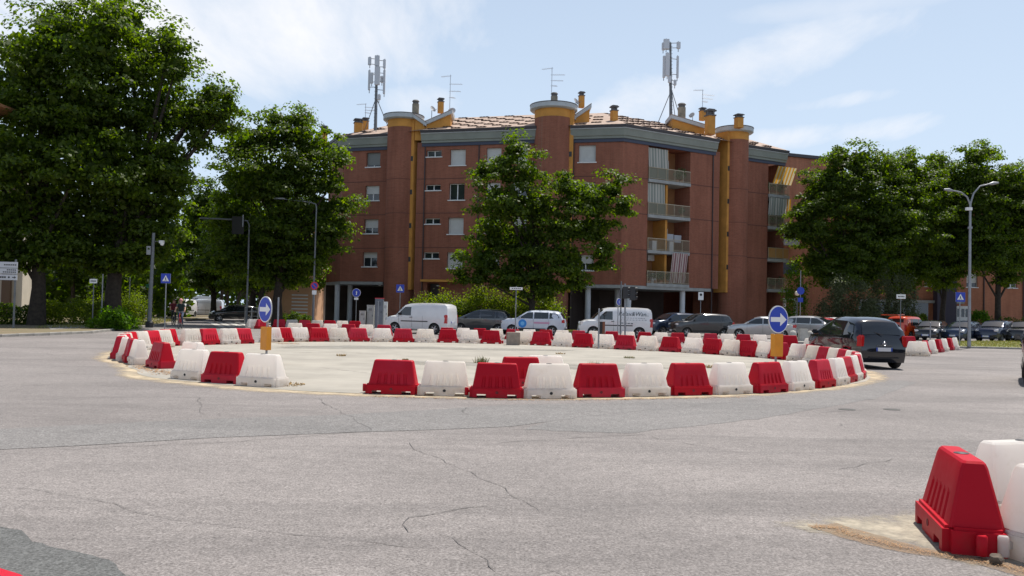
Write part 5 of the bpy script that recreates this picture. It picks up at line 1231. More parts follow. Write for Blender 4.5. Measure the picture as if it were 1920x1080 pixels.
def wheel_parts(r, w):
    if (r, w) in _wheel: return _wheel[(r, w)]
    Mx = Matrix.Rotation(rad(90), 4, 'X')
    ty = MB().lathe([(r*.66,-w/2),(r*.92,-w/2),(r*.985,-w*.36),(r,0),(r*.985,w*.36),(r*.92,w/2),(r*.66,w/2)], 26, M=Mx).mesh('tyre', RUBBER, 40)
    b = MB(); b.lathe([(r*.67,w*.44),(r*.62,w*.40),(r*.60,w*.1),(r*.67,-w*.4)], 26, M=Mx).lathe([(0,w*.1),(r*.6,w*.1)], 26, M=Mx, mi=1).lathe([(0,w*.36),(r*.13,w*.36),(r*.16,w*.1)], 12, M=Mx)
    for k in range(5):
        a = 2*math.pi*k/5; R_ = Mx @ Matrix.Rotation(a, 4, 'Z')
        b.add([(r*.10,-r*.085,w*.34),(r*.63,-r*.055,w*.30),(r*.63,r*.055,w*.30),(r*.10,r*.085,w*.34),(r*.10,-r*.085,w*.15),(r*.63,-r*.055,w*.15),(r*.63,r*.055,w*.15),(r*.10,r*.085,w*.15)], [(0,1,2,3),(0,4,5,1),(3,2,6,7),(1,5,6,2)], 0, R_)
    rim = b.mesh('rim', [RIM, TRIM], 40)
    _wheel[(r, w)] = (ty, rim); return ty, rim
def car(name, label, cat, pos, heading, color, kind, L, H, Wd, group='parked cars', wr=.31, detail=True, plate='rear', xw=(-.315,.315), steel=None, hatch_open=False):
    K = KIND[kind]; O = [(x*L, z*H) for x, z in K['o']]; belt = K['belt']*H; tum = K['tum']; hw = Wd/2; ra = wr*1.17
    o = thing(name, label, cat, (pos[0], pos[1], pos[2] if len(pos) > 2 else 0.0), rad(heading), group)
    xr, xf = xw[0]*L, xw[1]*L
    def Wf(x, z):
        e = abs(x)/(L/2); p = 1 - .13*max(0, (e-.62)/.38)**2.2
        if z > belt: s = 1 - tum*((z-belt)/(H-belt))**1.15
        else: s = 1 - .07*((belt*.82-z)/(belt*.82))**2 if z < belt*.82 else 1.0
        return hw*p*s
    zb = O[0][1]
    poly = list(O)
    if poly[-1][1] != zb: poly[-1] = (poly[-1][0], zb)
    def arch(xc):
        dz = zb - wr; x_ = math.sqrt(max(1e-4, ra*ra-dz*dz)); a0 = math.atan2(dz, x_); out = []
        for k in range(11):
            a = a0 + (math.pi-2*a0)*k/10; out.append((xc+ra*math.cos(a), wr+ra*math.sin(a)))
        return out
    poly += arch(xf) + arch(xr)
    onarch = lambda x, z: any(abs(math.hypot(x-c, z-wr)-ra) < .012 for c in (xf, xr)) and z < wr+ra+.02
    bm = bmesh.new(); vs = [bm.verts.new((x, 0, z)) for x, z in poly]; f = bm.faces.new(vs)
    try: bmesh.ops.inset_region(bm, faces=[f], thickness=.075, use_even_offset=True)
    except Exception: pass
    for z in [belt*.55, belt*.82, belt*.93, belt, belt+(H-belt)*.33, belt+(H-belt)*.66]:
        bmesh.ops.bisect_plane(bm, geom=bm.verts[:]+bm.edges[:]+bm.faces[:], plane_co=(0,0,z), plane_no=(0,0,1))
    for x in [-.44,-.38,-.2,0,.2,.38,.44]:
        bmesh.ops.bisect_plane(bm, geom=bm.verts[:]+bm.edges[:]+bm.faces[:], plane_co=(x*L,0,0), plane_no=(1,0,0))
    bm.verts.index_update(); bverts = set(v.index for e in bm.edges if e.is_boundary for v in e.verts)
    fac = {}
    for v in bm.verts:
        x, z = v.co.x, v.co.z
        fac[v.index] = (.992 if onarch(x,z) else (.94 if z < belt else .86)) if v.index in bverts else 1.0
    b = MB(); V2 = [(v.co.x, v.co.z) for v in bm.verts]; n = len(V2)
    sideL = [(x, Wf(x,z)*fac[i], z) for i, (x,z) in enumerate(V2)]; sideR = [(x, -y, z) for x, y, z in sideL]
    F = [[v.index for v in f_.verts] for f_ in bm.faces]
    b.add(sideL, F); b.add(sideR, F)
    # strip across the car
    cen = lambda: None
    edges = [(e.verts[0].index, e.verts[1].index, e.link_faces[0]) for e in bm.edges if e.is_boundary]
    nrm = {}
    for i, j, fc in edges:
        a, c = Vector(V2[i]), Vector(V2[j]); d = (c-a); nn = Vector((d.y, -d.x))
        if nn.length < 1e-9: continue
        nn.normalize(); m = fc.calc_center_median(); 
        if nn.dot((a+c)/2 - Vector((m.x, m.z))) < 0: nn = -nn
        for q in (i, j): nrm[q] = nrm.get(q, Vector((0,0))) + nn
    for q in nrm: nrm[q].normalize()
    NS = 8
    def strip_pt(i, t):
        x, z = V2[i]; y = Wf(x,z)*fac[i]*t; c = 0 if (onarch(x,z) or z <= zb+.01) else .055*(1-abs(t)**2.4)
        nn = nrm.get(i, Vector((0,0))); return (x+nn.x*c, y, z+nn.y*c)
    for i, j, fc in edges:
        dark = (onarch(*V2[i]) and onarch(*V2[j])) or (V2[i][1] <= zb+.01 and V2[j][1] <= zb+.01)
        for s in range(NS):
            t0, t1 = -1+2*s/NS, -1+2*(s+1)/NS
            b.add([strip_pt(i,t0), strip_pt(j,t0), strip_pt(j,t1), strip_pt(i,t1)], [(0,1,2,3)], 1 if dark else 0)
    bm.free()
    me = b.mesh('body', [color, TRIM]); b2 = bmesh.new(); b2.from_mesh(me); bmesh.ops.remove_doubles(b2, verts=b2.verts, dist=.0015); bmesh.ops.recalc_face_normals(b2, faces=b2.faces); b2.to_mesh(me); b2.free()
    me.polygons.foreach_set('use_smooth', [True]*len(me.polygons)); me.set_sharp_from_angle(angle=rad(38)); body = link('body', me, o)
    # glass
    def side_panel(pn, poly2, material, off, parent, thick=.012):
        for s in (-1, 1):
            bb = MB(); k = len(poly2)
            p_o = [(x, s*(Wf(x,z)+off), z) for x, z in poly2]; p_i = [(x, s*(Wf(x,z)+off-thick), z) for x, z in poly2]
            bb.add(p_o+p_i, [tuple(range(k)), tuple(range(2*k-1,k-1,-1))]+[(i,(i+1)%k,k+(i+1)%k,k+i) for i in range(k)])
            bb.build(pn, material, parent)
    for w in K['win']: side_panel('side_window', [(x*L, z*H) for x, z in w], GLASS, .006, o)
    def screen(i0, i1, lo, hi, fy, pn, off=.012):
        pts = O[i0:i1+1]; k = len(pts); segs = 6; bb = MB(); vs = []
        tot = [0]
        for a, c in zip(pts[:-1], pts[1:]): tot.append(tot[-1]+math.hypot(c[0]-a[0], c[1]-a[1]))
        def P(s):
            s *= tot[-1]
            for q in range(k-1):
                if s <= tot[q+1]+1e-9: u = (s-tot[q])/(tot[q+1]-tot[q]); return (pts[q][0]+(pts[q+1][0]-pts[q][0])*u, pts[q][1]+(pts[q+1][1]-pts[q][1])*u)
            return pts[-1]
        dx, dz = pts[-1][0]-pts[0][0], pts[-1][1]-pts[0][1]; ln = math.hypot(dx,dz); nx, nz = -dz/ln, dx/ln
        rows = 5
        for r in range(rows):
            x, z = P(lo+(hi-lo)*r/(rows-1))
            for q in range(segs+1):
                t = (-1+2*q/segs); c = .055*(1-abs(t*fy*.92)**2.4)+off; vs.append((x+nx*c, Wf(x,z)*.9*fy*t, z+nz*c))
        bb.add(vs, [(r*(segs+1)+q, r*(segs+1)+q+1, (r+1)*(segs+1)+q+1, (r+1)*(segs+1)+q) for r in range(rows-1) for q in range(segs)])
        bb.build(pn, GLASS, o, smooth=50)
    screen(K['fg'][0], K['fg'][1], .06, .95, .92, 'windscreen')
    if K['rg']: screen(K['rg'][0], K['rg'][1], .08, .92, .88, 'rear_window')
    # lamps
    tz, th = K['tail']; hz, hh = K['head']
    def lamp(pn, x0, x1, zc, h, material, ysp, k):
        for s in (-1, 1):
            bb = MB(); pts = []
            for x in (x0, x1):
                for z in (zc-h/2, zc+h/2):
                    y = Wf(x, z)
                    pts += [(x, s*(y*.965+.012), z), (x, s*(y-ysp), z)]
            bb.add(pts, [(0,1,3,2),(4,6,7,5),(0,2,6,4),(1,5,7,3),(0,4,5,1),(2,3,7,6)])
            ob = bb.build(pn, material, o); bm_ = bmesh.new(); bm_.from_mesh(ob.data); bmesh.ops.bevel(bm_, geom=list(bm_.edges), offset=.035, segments=3, affect='EDGES'); bm_.to_mesh(ob.data); bm_.free()
    lamp('taillight', -L*.505, -L*.452, tz*H, th*H, TAILR, .15 if kind not in ('van','mpv') else .10, 0)
    lamp('headlight', L*.40, L*.492, hz*H+.03, hh*H*.8, HEADL, .28, 1)
    # bumpers, sills, grille, plates
    bb = MB(); bb.box((L*.492,0,.36),(.08,Wd*.62,.16)); bb.build('grille', TRIM, o)
    bb = MB(); bb.box((-L*.5-.03,0,.36),(.03,Wd*.55,.035)); bb.build('bumper_strip', TRIM, o)
    for nm, x, z in (('number_plate', L*.503+.045, .42), ('number_plate', -L*.503-.045, .62 if kind in ('mono','hatch') else .5)):
        if kind == 'van' and x < 0: z = .75
        pl = MB().box((x,0,z),(.015,.52,.115)).build(nm, PLATE, o)
        bb = MB()
        for s in (-1,1): bb.box((x+(.003 if x > 0 else -.003), s*.235, z),(.016,.05,.113))
        bb.build('blue_band', PBLUE, pl)
    for s in (-1, 1):
        bb = MB(); xm = K['win'][-1][-1][0]*L-.12; zm = belt+.10
        bb.box((xm, s*(Wf(xm,zm)+.09), zm),(.10,.20,.14)); mo = bb.build('mirror', TRIM if kind in ('van','mpv') else color, o)
        bm_ = bmesh.new(); bm_.from_mesh(mo.data); bmesh.ops.bevel(bm_, geom=list(bm_.edges), offset=.035, segments=2, affect='EDGES'); bm_.to_mesh(mo.data); bm_.free()
        for hx in ([-.2, .03] if len(K['win']) > 1 else [.075]):
            x = hx*L - .1; z = belt-.10; MB().box((x, s*(Wf(x,z)+.012), z),(.18,.03,.035)).build('door_handle', TRIM if kind in ('van',) else color, o)
        for sx in K['seam']:
            bb = MB(); x = sx*L; zz = [zb+.12, belt*.55, belt*.82, belt]
            for z0, z1 in zip(zz[:-1], zz[1:]):
                y0, y1 = s*(Wf(x,z0)+.002), s*(Wf(x,z1)+.002); bb.add([(x-.006,y0,z0),(x+.006,y0,z0),(x+.006,y1,z1),(x-.006,y1,z1)], [(0,1,2,3)])
            bb.build('door_seam', TRIM, body)
        if kind == 'van' or kind == 'suv':
            bb = MB(); z0 = .40*H if kind == 'van' else .30; hgt = .06 if kind == 'van' else .14
            xs = np.linspace(xr+ra+.05, xf-ra-.05, 5)
            for x0, x1 in zip(xs[:-1], xs[1:]): bb.add([(x0,s*(Wf(x0,z0)+.012),z0),(x1,s*(Wf(x1,z0)+.012),z0),(x1,s*(Wf(x1,z0+hgt)+.012),z0+hgt),(x0,s*(Wf(x0,z0+hgt)+.012),z0+hgt)], [(0,1,2,3)])
            bb.build('side_trim', TRIM, o)
    ty, rim = wheel_parts(wr, .20)
    for x in (xr, xf):
        for s in (-1, 1):
            w = link('wheel', ty, o, (x, s*(hw*.955-.10), wr), 0 if s < 0 else math.pi); link('rim', rim, w)
    return o, Wf
def gcar(px, py, Y=None): 
    p = gnd(px, py) if Y is None else at(px, py, Y)
    return (p.x, p.y, 0.0)
NAVYP = paint('black_blue', (0.008,0.010,0.016), .12); WHITEP = paint('white', (0.72,0.72,0.72), .25); SILV = paint('silver', (0.42,0.43,0.44), .25, .6); GREYP = paint('grey', (0.10,0.105,0.11), .2, .5)
DGREY = paint('dark_grey', (0.045,0.048,0.052), .18, .3); DBLUE = paint('dark_blue', (0.02,0.035,0.07), .18, .3); ICE = paint('pale_ice_blue', (0.58,0.62,0.70), .25); ORNG = paint('orange_red', (0.60,0.065,0.012), .25); REDP = paint('red', (0.42,0.015,0.02), .22); BLACKC = paint('black', (0.012,0.012,0.013), .15)
# the black car driving round the island
car('passing_car', 'black hatchback seen from behind, driving past the right end of the ring', 'car', (11.45, 28.5, 0), 94, NAVYP, 'mono', 3.88, 1.60, 1.76, 'cars on the roundabout', .31)
pc = [x for x in COL.objects if x.name == 'passing_car'][0]
bb = MB(); bb.tube([(-2.02, .055*math.cos(2*math.pi*i/20), .80+.055*math.sin(2*math.pi*i/20)) for i in range(20)], .008, 6, closed=True)
for a_ in (90, 210, 330): bb.tube([(-2.02,0,.80),(-2.02,.055*math.cos(rad(a_)),.80+.055*math.sin(rad(a_)))], .006, 5)
bb.build('badge', CHROME, pc)
bb = MB().box((-2.0,0,.74),(.03,.5,.02)); bb.build('tailgate_handle', CHROME, pc)
bb = MB().tube([(-1.93,.0,1.06),(-1.80,.28,1.16)], .012, 6); bb.build('rear_wiper', TRIM, pc)
# row of vehicles on the far side
v1, W1 = car('delivery_van', 'plain white delivery van seen from the rear quarter, left of the parked row', 'van', gcar(789, 620, 53.5), 158, WHITEP, 'van', 4.35, 1.86, 1.82, 'vans beyond the island', .33)
car('parked_car', 'dark grey hatchback between the plain white van and the pale car', 'car', gcar(905, 615, 57.5), 166, GREYP, 'mono', 4.1, 1.58, 1.75)
v3, W3 = car('parked_car', 'pale ice blue crossover with a round blue emblem on its door', 'car', gcar(1001, 618, 56.0), 170, ICE, 'suv', 4.15, 1.58, 1.78)
v4, W4 = car('delivery_van', 'white delivery van with dark lettering on its side panel', 'van', gcar(1152, 624, 54.0), 181, WHITEP, 'van', 4.55, 1.86, 1.82, 'vans beyond the island', .33)
car('parked_car', 'dark blue crossover behind the dark grey one, right of the lettered van', 'car', gcar(1262, 615, 63.5), 200, DBLUE, 'suv', 4.3, 1.62, 1.80)
car('parked_car', 'dark grey crossover facing left in front of the brick pillars', 'car', gcar(1314, 620, 60.5), 190, DGREY, 'suv', 4.35, 1.62, 1.82)
car('parked_car', 'silver saloon partly behind the round arrow sign on the right', 'car', gcar(1428, 618, 59.5), 160, SILV, 'sedan', 4.55, 1.50, 1.82)
car('parked_car', 'silver crossover with bright windscreen glare right of the arrow sign', 'car', gcar(1528, 616, 62.5), 325, SILV, 'suv', 4.3, 1.60, 1.80)
car('parked_car', 'red car just showing behind the silver crossover', 'car', gcar(1556, 612, 66.5), 325, REDP, 'hatch', 4.1, 1.48, 1.75)
car('parked_car', 'white car just showing above the roof of the black hatchback', 'car', gcar(1578, 611, 70.0), 330, WHITEP, 'hatch', 4.2, 1.52, 1.76)
ov, WO = car('orange_van', 'orange van with its tailgate raised behind the black hatchback', 'van', gcar(1702, 620, 66), 40, ORNG, 'mpv', 3.9, 1.74, 1.70)
b = MB().box((0,0,0),(.95,1.35,.05)); tg = b.build('tailgate', ORNG, ov); tg.location = (-2.45,0,1.86); tg.rotation_euler = (0, rad(-4), 0)
MB().box((-.02,0,.03),(.5,1.0,.02)).build('tailgate_window', GLASS, tg)
car('parked_car', 'black car beside the orange van', 'car', gcar(1747, 618, 64.0), 232, BLACKC, 'hatch', 4.0, 1.48, 1.74)
car('parked_car', 'dark blue hatchback left of the double lamp post', 'car', gcar(1806, 620, 64.0), 222, DBLUE, 'hatch', 4.0, 1.48, 1.74)
car('parked_car', 'dark blue crossover right of the double lamp post', 'car', gcar(1868, 620, 64.0), 222, paint('midnight', (0.015,0.022,0.05), .18, .3), 'suv', 4.2, 1.58, 1.78)
car('parked_car', 'black car with a gleaming headlight at the right edge of the parked row', 'car', gcar(1921, 620, 64.0), 224, BLACKC, 'suv', 4.2, 1.58, 1.78)
car('passing_car', 'dark car mostly outside the right edge of the picture', 'car', (gnd(1913, 722).x+1.66, gnd(1913,722).y+1.0, 0), 60, BLACKC, 'suv', 4.3, 1.60, 1.80, 'cars on the roundabout', .33)
# vehicles in the avenue
car('white_van', 'small white van coming down the avenue behind the cyclists', 'van', gcar(341, 590, 92), 268, WHITEP, 'van', 4.4, 1.95, 1.85, 'vans in the avenue', .33)
car('white_van', 'taller white van parked further up the avenue', 'van', gcar(362, 588, 108), 250, WHITEP, 'van', 5.4, 2.5, 2.0, 'vans in the avenue', .35)
car('white_van', 'pale blue white van parked side-on under the avenue trees', 'van', gcar(379, 590, 96), 185, ICE, 'van', 4.6, 2.0, 1.88, 'vans in the avenue', .33)
car('parked_car', 'dark car parked in shade at the right side of the avenue', 'car', gcar(438, 595, 76), 205, BLACKC, 'hatch', 4.1, 1.5, 1.75)
for k, (x, Y, c, lb) in enumerate([(288, 110, WHITEP, 'white car far up the avenue left of the camera pole'), (318, 118, SILV, 'silver car far up the avenue behind the crossing sign'), (302, 104, GREYP, 'grey car far up the avenue beside the camera pole')]):
    car('parked_car', lb, 'car', gcar(x, 590, Y), 190+k*8, c, 'hatch', 4.1, 1.5, 1.75)
# lettering and emblem
def text_mesh(txt, size, material, parent, M, shear=0.0, name='lettering', extrude=.002):
    cu = bpy.data.curves.new('t', 'FONT'); cu.body = txt; cu.size = size; cu.extrude = extrude; cu.shear = shear; cu.align_x = 'CENTER'; cu.resolution_u = 3
    ob = bpy.data.objects.new('t', cu); COL.objects.link(ob); dg = bpy.context.evaluated_depsgraph_get(); me = bpy.data.meshes.new_from_object(ob.evaluated_get(dg)); bpy.data.objects.remove(ob); me.name = name
    me.materials.clear(); me.materials.append(material); o = link(name, me, parent); o.matrix_local = M; return o
INK = mat('dark_teal_ink', (0.02,0.045,0.06), .5); INKG = mat('grey_ink', (0.28,0.29,0.33), .6)
# the panel facing the camera is the van's left side (+Y local), text reads towards the rear
def side_M(x, y, z): return Matrix.Translation((x, y, z)) @ Matrix(((-1,0,0,0),(0,0,1,0),(0,1,0,0),(0,0,0,1)))
yv = W4(-1.0, 1.45)
text_mesh('Relax&Wan..', .36, INK, v4, side_M(-1.05, W4(-1.0,1.5)+.012, 1.38), .25)
for k, (z, wd) in enumerate(((1.25, 1.5), (1.13, 1.7))):
    bb = MB()
    for j in range(9): bb.box((-1.05-wd/2+wd*(j+.5)/9, W4(-1,z)+.006, z),(wd/9*rnd.uniform(.5,.9),.004,.035))
    bb.build('small_print', INKG, v4)['kind'] = 'stuff'
bb = MB()
for j in range(4): bb.box((-.35-j*.2, W4(-.5,.9)+.006, .93-.01*j),(.14,.004,.05))
bb.build('small_print', INK, v4)['kind'] = 'stuff'
Mx = Matrix.Rotation(rad(-90), 4, 'X')
bb = MB().lathe([(0,.004),(.27,.004),(.27,0)], 24, M=Mx); em = bb.build('door_emblem', mat('emblem_blue', (0.02,0.22,0.62), .5), v3, smooth=40); em.location = (.62, W3(.62,.75)+.004, .74)
bb = MB().lathe([(0,.006),(.13,.006),(.13,0)], 20, M=Mx); e2 = bb.build('emblem_centre', mat('emblem_light_blue', (0.15,0.45,0.8), .5), em, smooth=40)
bb = MB().box((-.62, W3(-.62,.82)+.004, .80),(1.0,.006,.10)); bb.build('door_stripe', mat('emblem_pink', (0.55,0.25,0.38), .5), v3)
# ------------------------------------------------------------------ signs, lamps, cabinets
SBLUE = mat('sign_blue', (0.012,0.045,0.42), .4); SWHITE = mat('sign_white', (0.78,0.78,0.77), .45); SRED = mat('sign_red', (0.55,0.015,0.03), .4); SBLACK = mat('sign_black', (0.015,0.015,0.015), .5); SYEL = mat('marker_amber', (0.72,0.27,0.005), .45, var=.12, vscale=4); SGREY = mat('sign_back_grey', (0.32,0.33,0.34), .5, .3)
def flat(poly, y, d, M=None):
    """A thin plate in the local XZ plane, front towards -Y."""
    b = MB(); n = len(poly); b.add([(x,y,z) for x,z in poly]+[(x,y+d,z) for x,z in poly], [tuple(range(n)), tuple(range(2*n-1,n-1,-1))]+[(i,n+i,n+(i+1)%n,(i+1)%n) for i in range(n)]); return b
def circ(r, cx=0, cz=0, n=32): return [(cx+r*math.cos(2*math.pi*i/n), cz+r*math.sin(2*math.pi*i/n)) for i in range(n)]
def rect_(w, h, cx=0, cz=0): return [(cx-w/2,cz-h/2),(cx+w/2,cz-h/2),(cx+w/2,cz+h/2),(cx-w/2,cz+h/2)]
def shift(poly, dx, dz): return [(x+dx,z+dz) for x,z in poly]
def pole_thing(name, label, cat, base, h, r=.03, rz=0.0, group=None, m=STEEL):
    o = thing(name, label, cat, base, rz, group)
    MB().lathe([(0,0),(r*1.9,0),(r*1.9,.03),(r,.04),(r,h),(0,h+.01)], 12).build('pole', m, o, smooth=50); return o
def arrow_sign(base, zc, d, rz, label, marker):
    o = pole_thing('keep_right_sign', label, 'traffic sign', base, zc+.05, .03, rz, 'round arrow signs on the island')
    pl = flat(circ(d/2, 0, zc, 40), -.075, .02).build('sign_disc', SGREY, o); flat(circ(d/2-.004, 0, zc, 40), -.0785, .003).build('white_rim', SWHITE, pl)
    flat(circ(d/2-.03, 0, zc, 40), -.082, .003).build('blue_face', SBLUE, pl)
    s = d*.40; ar = [(-s,-.085*d),(.08*d,-.085*d),(.08*d,-.235*d),(s,0),(.08*d,.235*d),(.08*d,.085*d),(-s,.085*d)]
    flat(shift(ar, 0, zc), -.0855, .003).build('arrow', SWHITE, pl)
    z0, z1, w = marker; mk = flat(rect_(w, z1-z0, 0, (z0+z1)/2), -.10, .14).build('marker_panel', SYEL, o)
    MB().box((0,.0,(z0+z1)/2),(w*.4,.02,z1-z0-.02)).build('marker_rib', SYEL, mk)
    return o
pb = gnd(499, 684); k = pb.y/FPX
arrow_sign(pb, at(499,580,pb.y).z, 49*k, rad(-45), 'round blue sign with white right arrow at the left gap of the ring', (at(499,656,pb.y).z, at(499,613,pb.y).z, 17*k*1.35))
pb = gnd(1454, 706); k = pb.y/FPX
arrow_sign(pb, at(1457,599,pb.y).z, 52*k, rad(30), 'round blue sign with white right arrow above the front row at the right', (at(1455,668,pb.y).z, at(1455,626,pb.y).z, 20*k*1.1))
def crossing_sign(px, pbot, pc, s_px, Y, label, rz=0.0, m=STEEL):
    b0 = at(px, pbot, Y); b0.z = .05; zc = at(px, pc, Y).z - .05; s = s_px*Y/FPX
    o = pole_thing('crossing_sign', label, 'traffic sign', b0, zc+s/2, .03, rz, 'blue pedestrian crossing signs', m)
    pl = flat(rect_(s, s, 0, zc), -.07, .025).build('sign_plate', SGREY, o); flat(rect_(s*.985, s*.985, 0, zc), -.0735, .003).build('blue_face', SBLUE, pl)
    t = [(-.36*s,-.30*s),(.36*s,-.30*s),(0,.34*s)]; flat(shift(t,0,zc), -.077, .003).build('white_triangle', SWHITE, pl)
    fig = flat(shift([(-.05*s,-.26*s),(-.01*s,-.08*s),(.06*s,-.26*s),(.09*s,-.24*s),(.04*s,-.04*s),(.03*s,.05*s),(-.04*s,.05*s),(-.07*s,-.02*s),(-.04*s,-.06*s),(-.09*s,-.25*s)],0,zc), -.0805, .003); fig.v += []; fig.build('walking_figure', SBLACK, pl)
    flat(circ(.035*s, 0, zc+.10*s, 12), -.0805, .003).build('figure_head', SBLACK, pl)
    b = MB()
    for j in range(4):
        f_ = flat(shift(rect_(.07*s,.035*s,(-.25+.165*j)*s,-.275*s),0,zc), -.0825, .003); b.add(f_.v, f_.f)
    b.build('crossing_bars', SBLACK, pl); return o
crossing_sign(309, 607, 522, 18, 46, 'blue pedestrian crossing sign beside the camera pole on the left')
crossing_sign(749, 606, 541, 15, 62, 'blue pedestrian crossing sign in front of the left stair tower')
crossing_sign(1799, 645, 557, 18, 50, 'blue pedestrian crossing sign beside the double lamp post on the right')
# no-parking sign
b0 = at(588, 606, 58); b0.z = .05; zc = at(588, 536, 58).z-.05; o = pole_thing('no_parking_sign', 'round red and blue no parking sign with white plate left of the pillars', 'traffic sign', b0, zc+.2, .03)
pl = flat(circ(.27,0,zc), -.07, .02).build('sign_disc', SRED, o); flat(circ(.195,0,zc), -.074, .003).build('blue_face', SBLUE, pl); flat([(-.15,zc+.11),(-.11,zc+.15),(.15,zc-.11),(.11,zc-.15)], -.078, .003).build('red_bar', SRED, pl)
flat(rect_(.30,.28,0,zc-.45), -.07, .02).build('white_plate', SWHITE, o)
# round blue path signs
def round_blue(px, pbot, pc, d_px, Y, label, plate=None, rz=0.0, fig=True):
    b0 = at(px, pbot, Y); b0.z = .05; zc = at(px, pc, Y).z-.05; d = d_px*Y/FPX; o = pole_thing('blue_round_sign', label, 'traffic sign', b0, zc+d/2, .028, rz, 'round blue path signs')
    pl = flat(circ(d/2,0,zc), -.07, .02).build('sign_disc', SWHITE, o); flat(circ(d/2-.02,0,zc), -.074, .003).build('blue_face', SBLUE, pl)
    if fig: flat(shift([(-.05*d,-.25*d),(.05*d,-.25*d),(.08*d,.05*d),(.03*d,.25*d),(-.06*d,.12*d),(-.03*d,.0)],0,zc), -.078, .003).build('white_symbol', SWHITE, pl)
    if plate: flat(rect_(.3,.16,0,zc-d/2-.12), -.07, .02).build('small_plate', SWHITE, o)
    return o
round_blue(667, 607, 549, 16, 62, 'round blue sign with small plate before the pillars', True)
round_blue(1158, 622, 566, 13, 50, 'round blue sign left of the traffic lights, above the lettered van', rz=.7)
# small parking sign
b0 = at(1313, 612, 66); b0.z = .1; zc = at(1313, 555, 66).z-.1; o = pole_thing('white_sign', 'small white rectangular sign on a thin post between the pillars', 'traffic sign', b0, zc+.25, .025)
pl = flat(rect_(.40,.62,0,zc), -.06, .02).build('sign_plate', SWHITE, o); flat(circ(.10,0,zc+.1), -.064, .003).build('dark_symbol', SBLACK, pl)
# street name and direction signs
def name_sign(px, pbot, pc, w_px, h_px, Y, label, rz=0.0, m=SWHITE):
    b0 = at(px, pbot, Y); b0.z = .05; zc = at(px, pc, Y).z-.05; w, h = w_px*Y/FPX, h_px*Y/FPX; o = pole_thing('street_name_sign', label, 'street sign', b0, zc+h/2+.05, .03, rz, 'street name signs', DSTEEL)
    pl = flat(rect_(w,h,0,zc), -.06, .02).build('name_plate', m, o); b = MB()
    for j in range(5): f_ = flat(rect_(w*.10,h*.34,(-.3+.15*j)*w,zc), -.063, .003); b.add(f_.v, f_.f)
    b.build('lettering', SBLACK, pl)['kind'] = 'stuff'; return o
name_sign(173, 612, 527, 14, 8, 48, 'small white street name sign on a thin dark post before the hedge'); name_sign(1688, 640, 556, 17, 8, 54, 'white street name sign on a post behind the black hatchback')
name_sign(966, 628, 541, 24, 5, 48, 'white street name sign before the lone linden trunk'); name_sign(277, 604, 536, 10, 6, 56, 'small green street name sign left of the camera pole', 0, mat('sign_green', (0.02,0.2,0.12), .5))
# direction board at the left edge
Yd = 44; b0 = at(25, 622, Yd); b0.z = .1; o = thing('direction_sign', 'grey white direction board with right arrow at the left edge', 'direction sign', b0, 0)
MB().tube([(0,0,0),(0,0,at(25,490,Yd).z)], .05, 10).tube([(-1.3,0,0),(-1.3,0,at(25,490,Yd).z)], .05, 10).build('posts', DSTEEL, o)
SPALE = mat('board_white', (0.55,0.56,0.60), .5)
for k_, (y0, y1) in enumerate(((491,502),(503,513),(514.5,525))):
    z0, z1 = at(10,y1,Yd).z-.1, at(10,y0,Yd).z-.1; xr_ = at(34,508,Yd).x-b0.x; bd = flat([(-2.0,z0),(xr_,z0),(xr_,z1),(-2.0,z1)], -.08, .03).build('board', SPALE, o); zm = (z0+z1)/2; h = z1-z0
    b = MB()
    if k_ == 2:
        f_ = flat([(xr_-.26,zm-.02),(xr_-.12,zm-.02),(xr_-.16,zm-.08),(xr_-.05,zm),(xr_-.16,zm+.08),(xr_-.12,zm+.02),(xr_-.26,zm+.02)], -.085, .004); b.add(f_.v, f_.f); f_ = flat(circ(.05,xr_-.42,zm,14), -.085,.004); b.add(f_.v,f_.f)
        for j in range(5): f_ = flat(rect_(.085,.09,xr_-.62-.11*j,zm), -.085,.004); b.add(f_.v,f_.f)
    elif k_ == 1:
        for r_ in (.055,-.055):
            for j in range(5 if r_ > 0 else 7): f_ = flat(rect_(.075,.055,xr_-.10-.10*j,zm+r_), -.085,.004); b.add(f_.v,f_.f)
    else:
        for j in range(6): f_ = flat(rect_(.08,.06,xr_-.10-.11*j,zm), -.085,.004); b.add(f_.v,f_.f)
    b.build('lettering', SBLACK, bd)['kind'] = 'stuff'
# posts
def post(px, pbot, ptop, Y, r, label, m=STEEL, name='metal_post'):
    b0 = at(px, pbot, Y); b0.z = .005; o = pole_thing(name, label, 'post', b0, at(px, ptop, Y).z, r, 0, None, m); return o
pg = gnd(1122, 654); post(1122, 654, 579, pg.y, .035, 'bare metal post inside the back row before the lettered van')
o = thing('marker_board', 'narrow dark board with brown side on the far row before the lettered van', 'marker', at(1127,632,42).xy.to_3d()); MB().box((0,0,.72),(.32,.06,.8)).build('board', SBLACK, o); MB().box((.12,-.035,.72),(.12,.01,.8)).build('brown_strip', mat('brown_strip', (0.2,0.07,0.03), .6), o); MB().tube([(0,.05,0),(0,.05,.5)], .03, 8).build('leg', STEEL, o)
post(520, 640, 558, 42, .045, 'galvanised post right of the small round arrow sign')
post(708, 622, 565, 52, .04, 'metal post in front of the grey cabinets'); post(190, 605, 514, 50, .035, 'pale thin post beside the small street name sign'); post(241, 603, 520, 55, .03, 'thin post left of the camera pole')
post(1626, 645, 602, 46, .03, 'thin post seen above the roof of the black hatchback'); post(1744, 652, 605, 44, .03, 'thin post behind the short barrier row on the right')
post(966, 636, 556, 45, .022, 'thin post in front of the pale crossover')
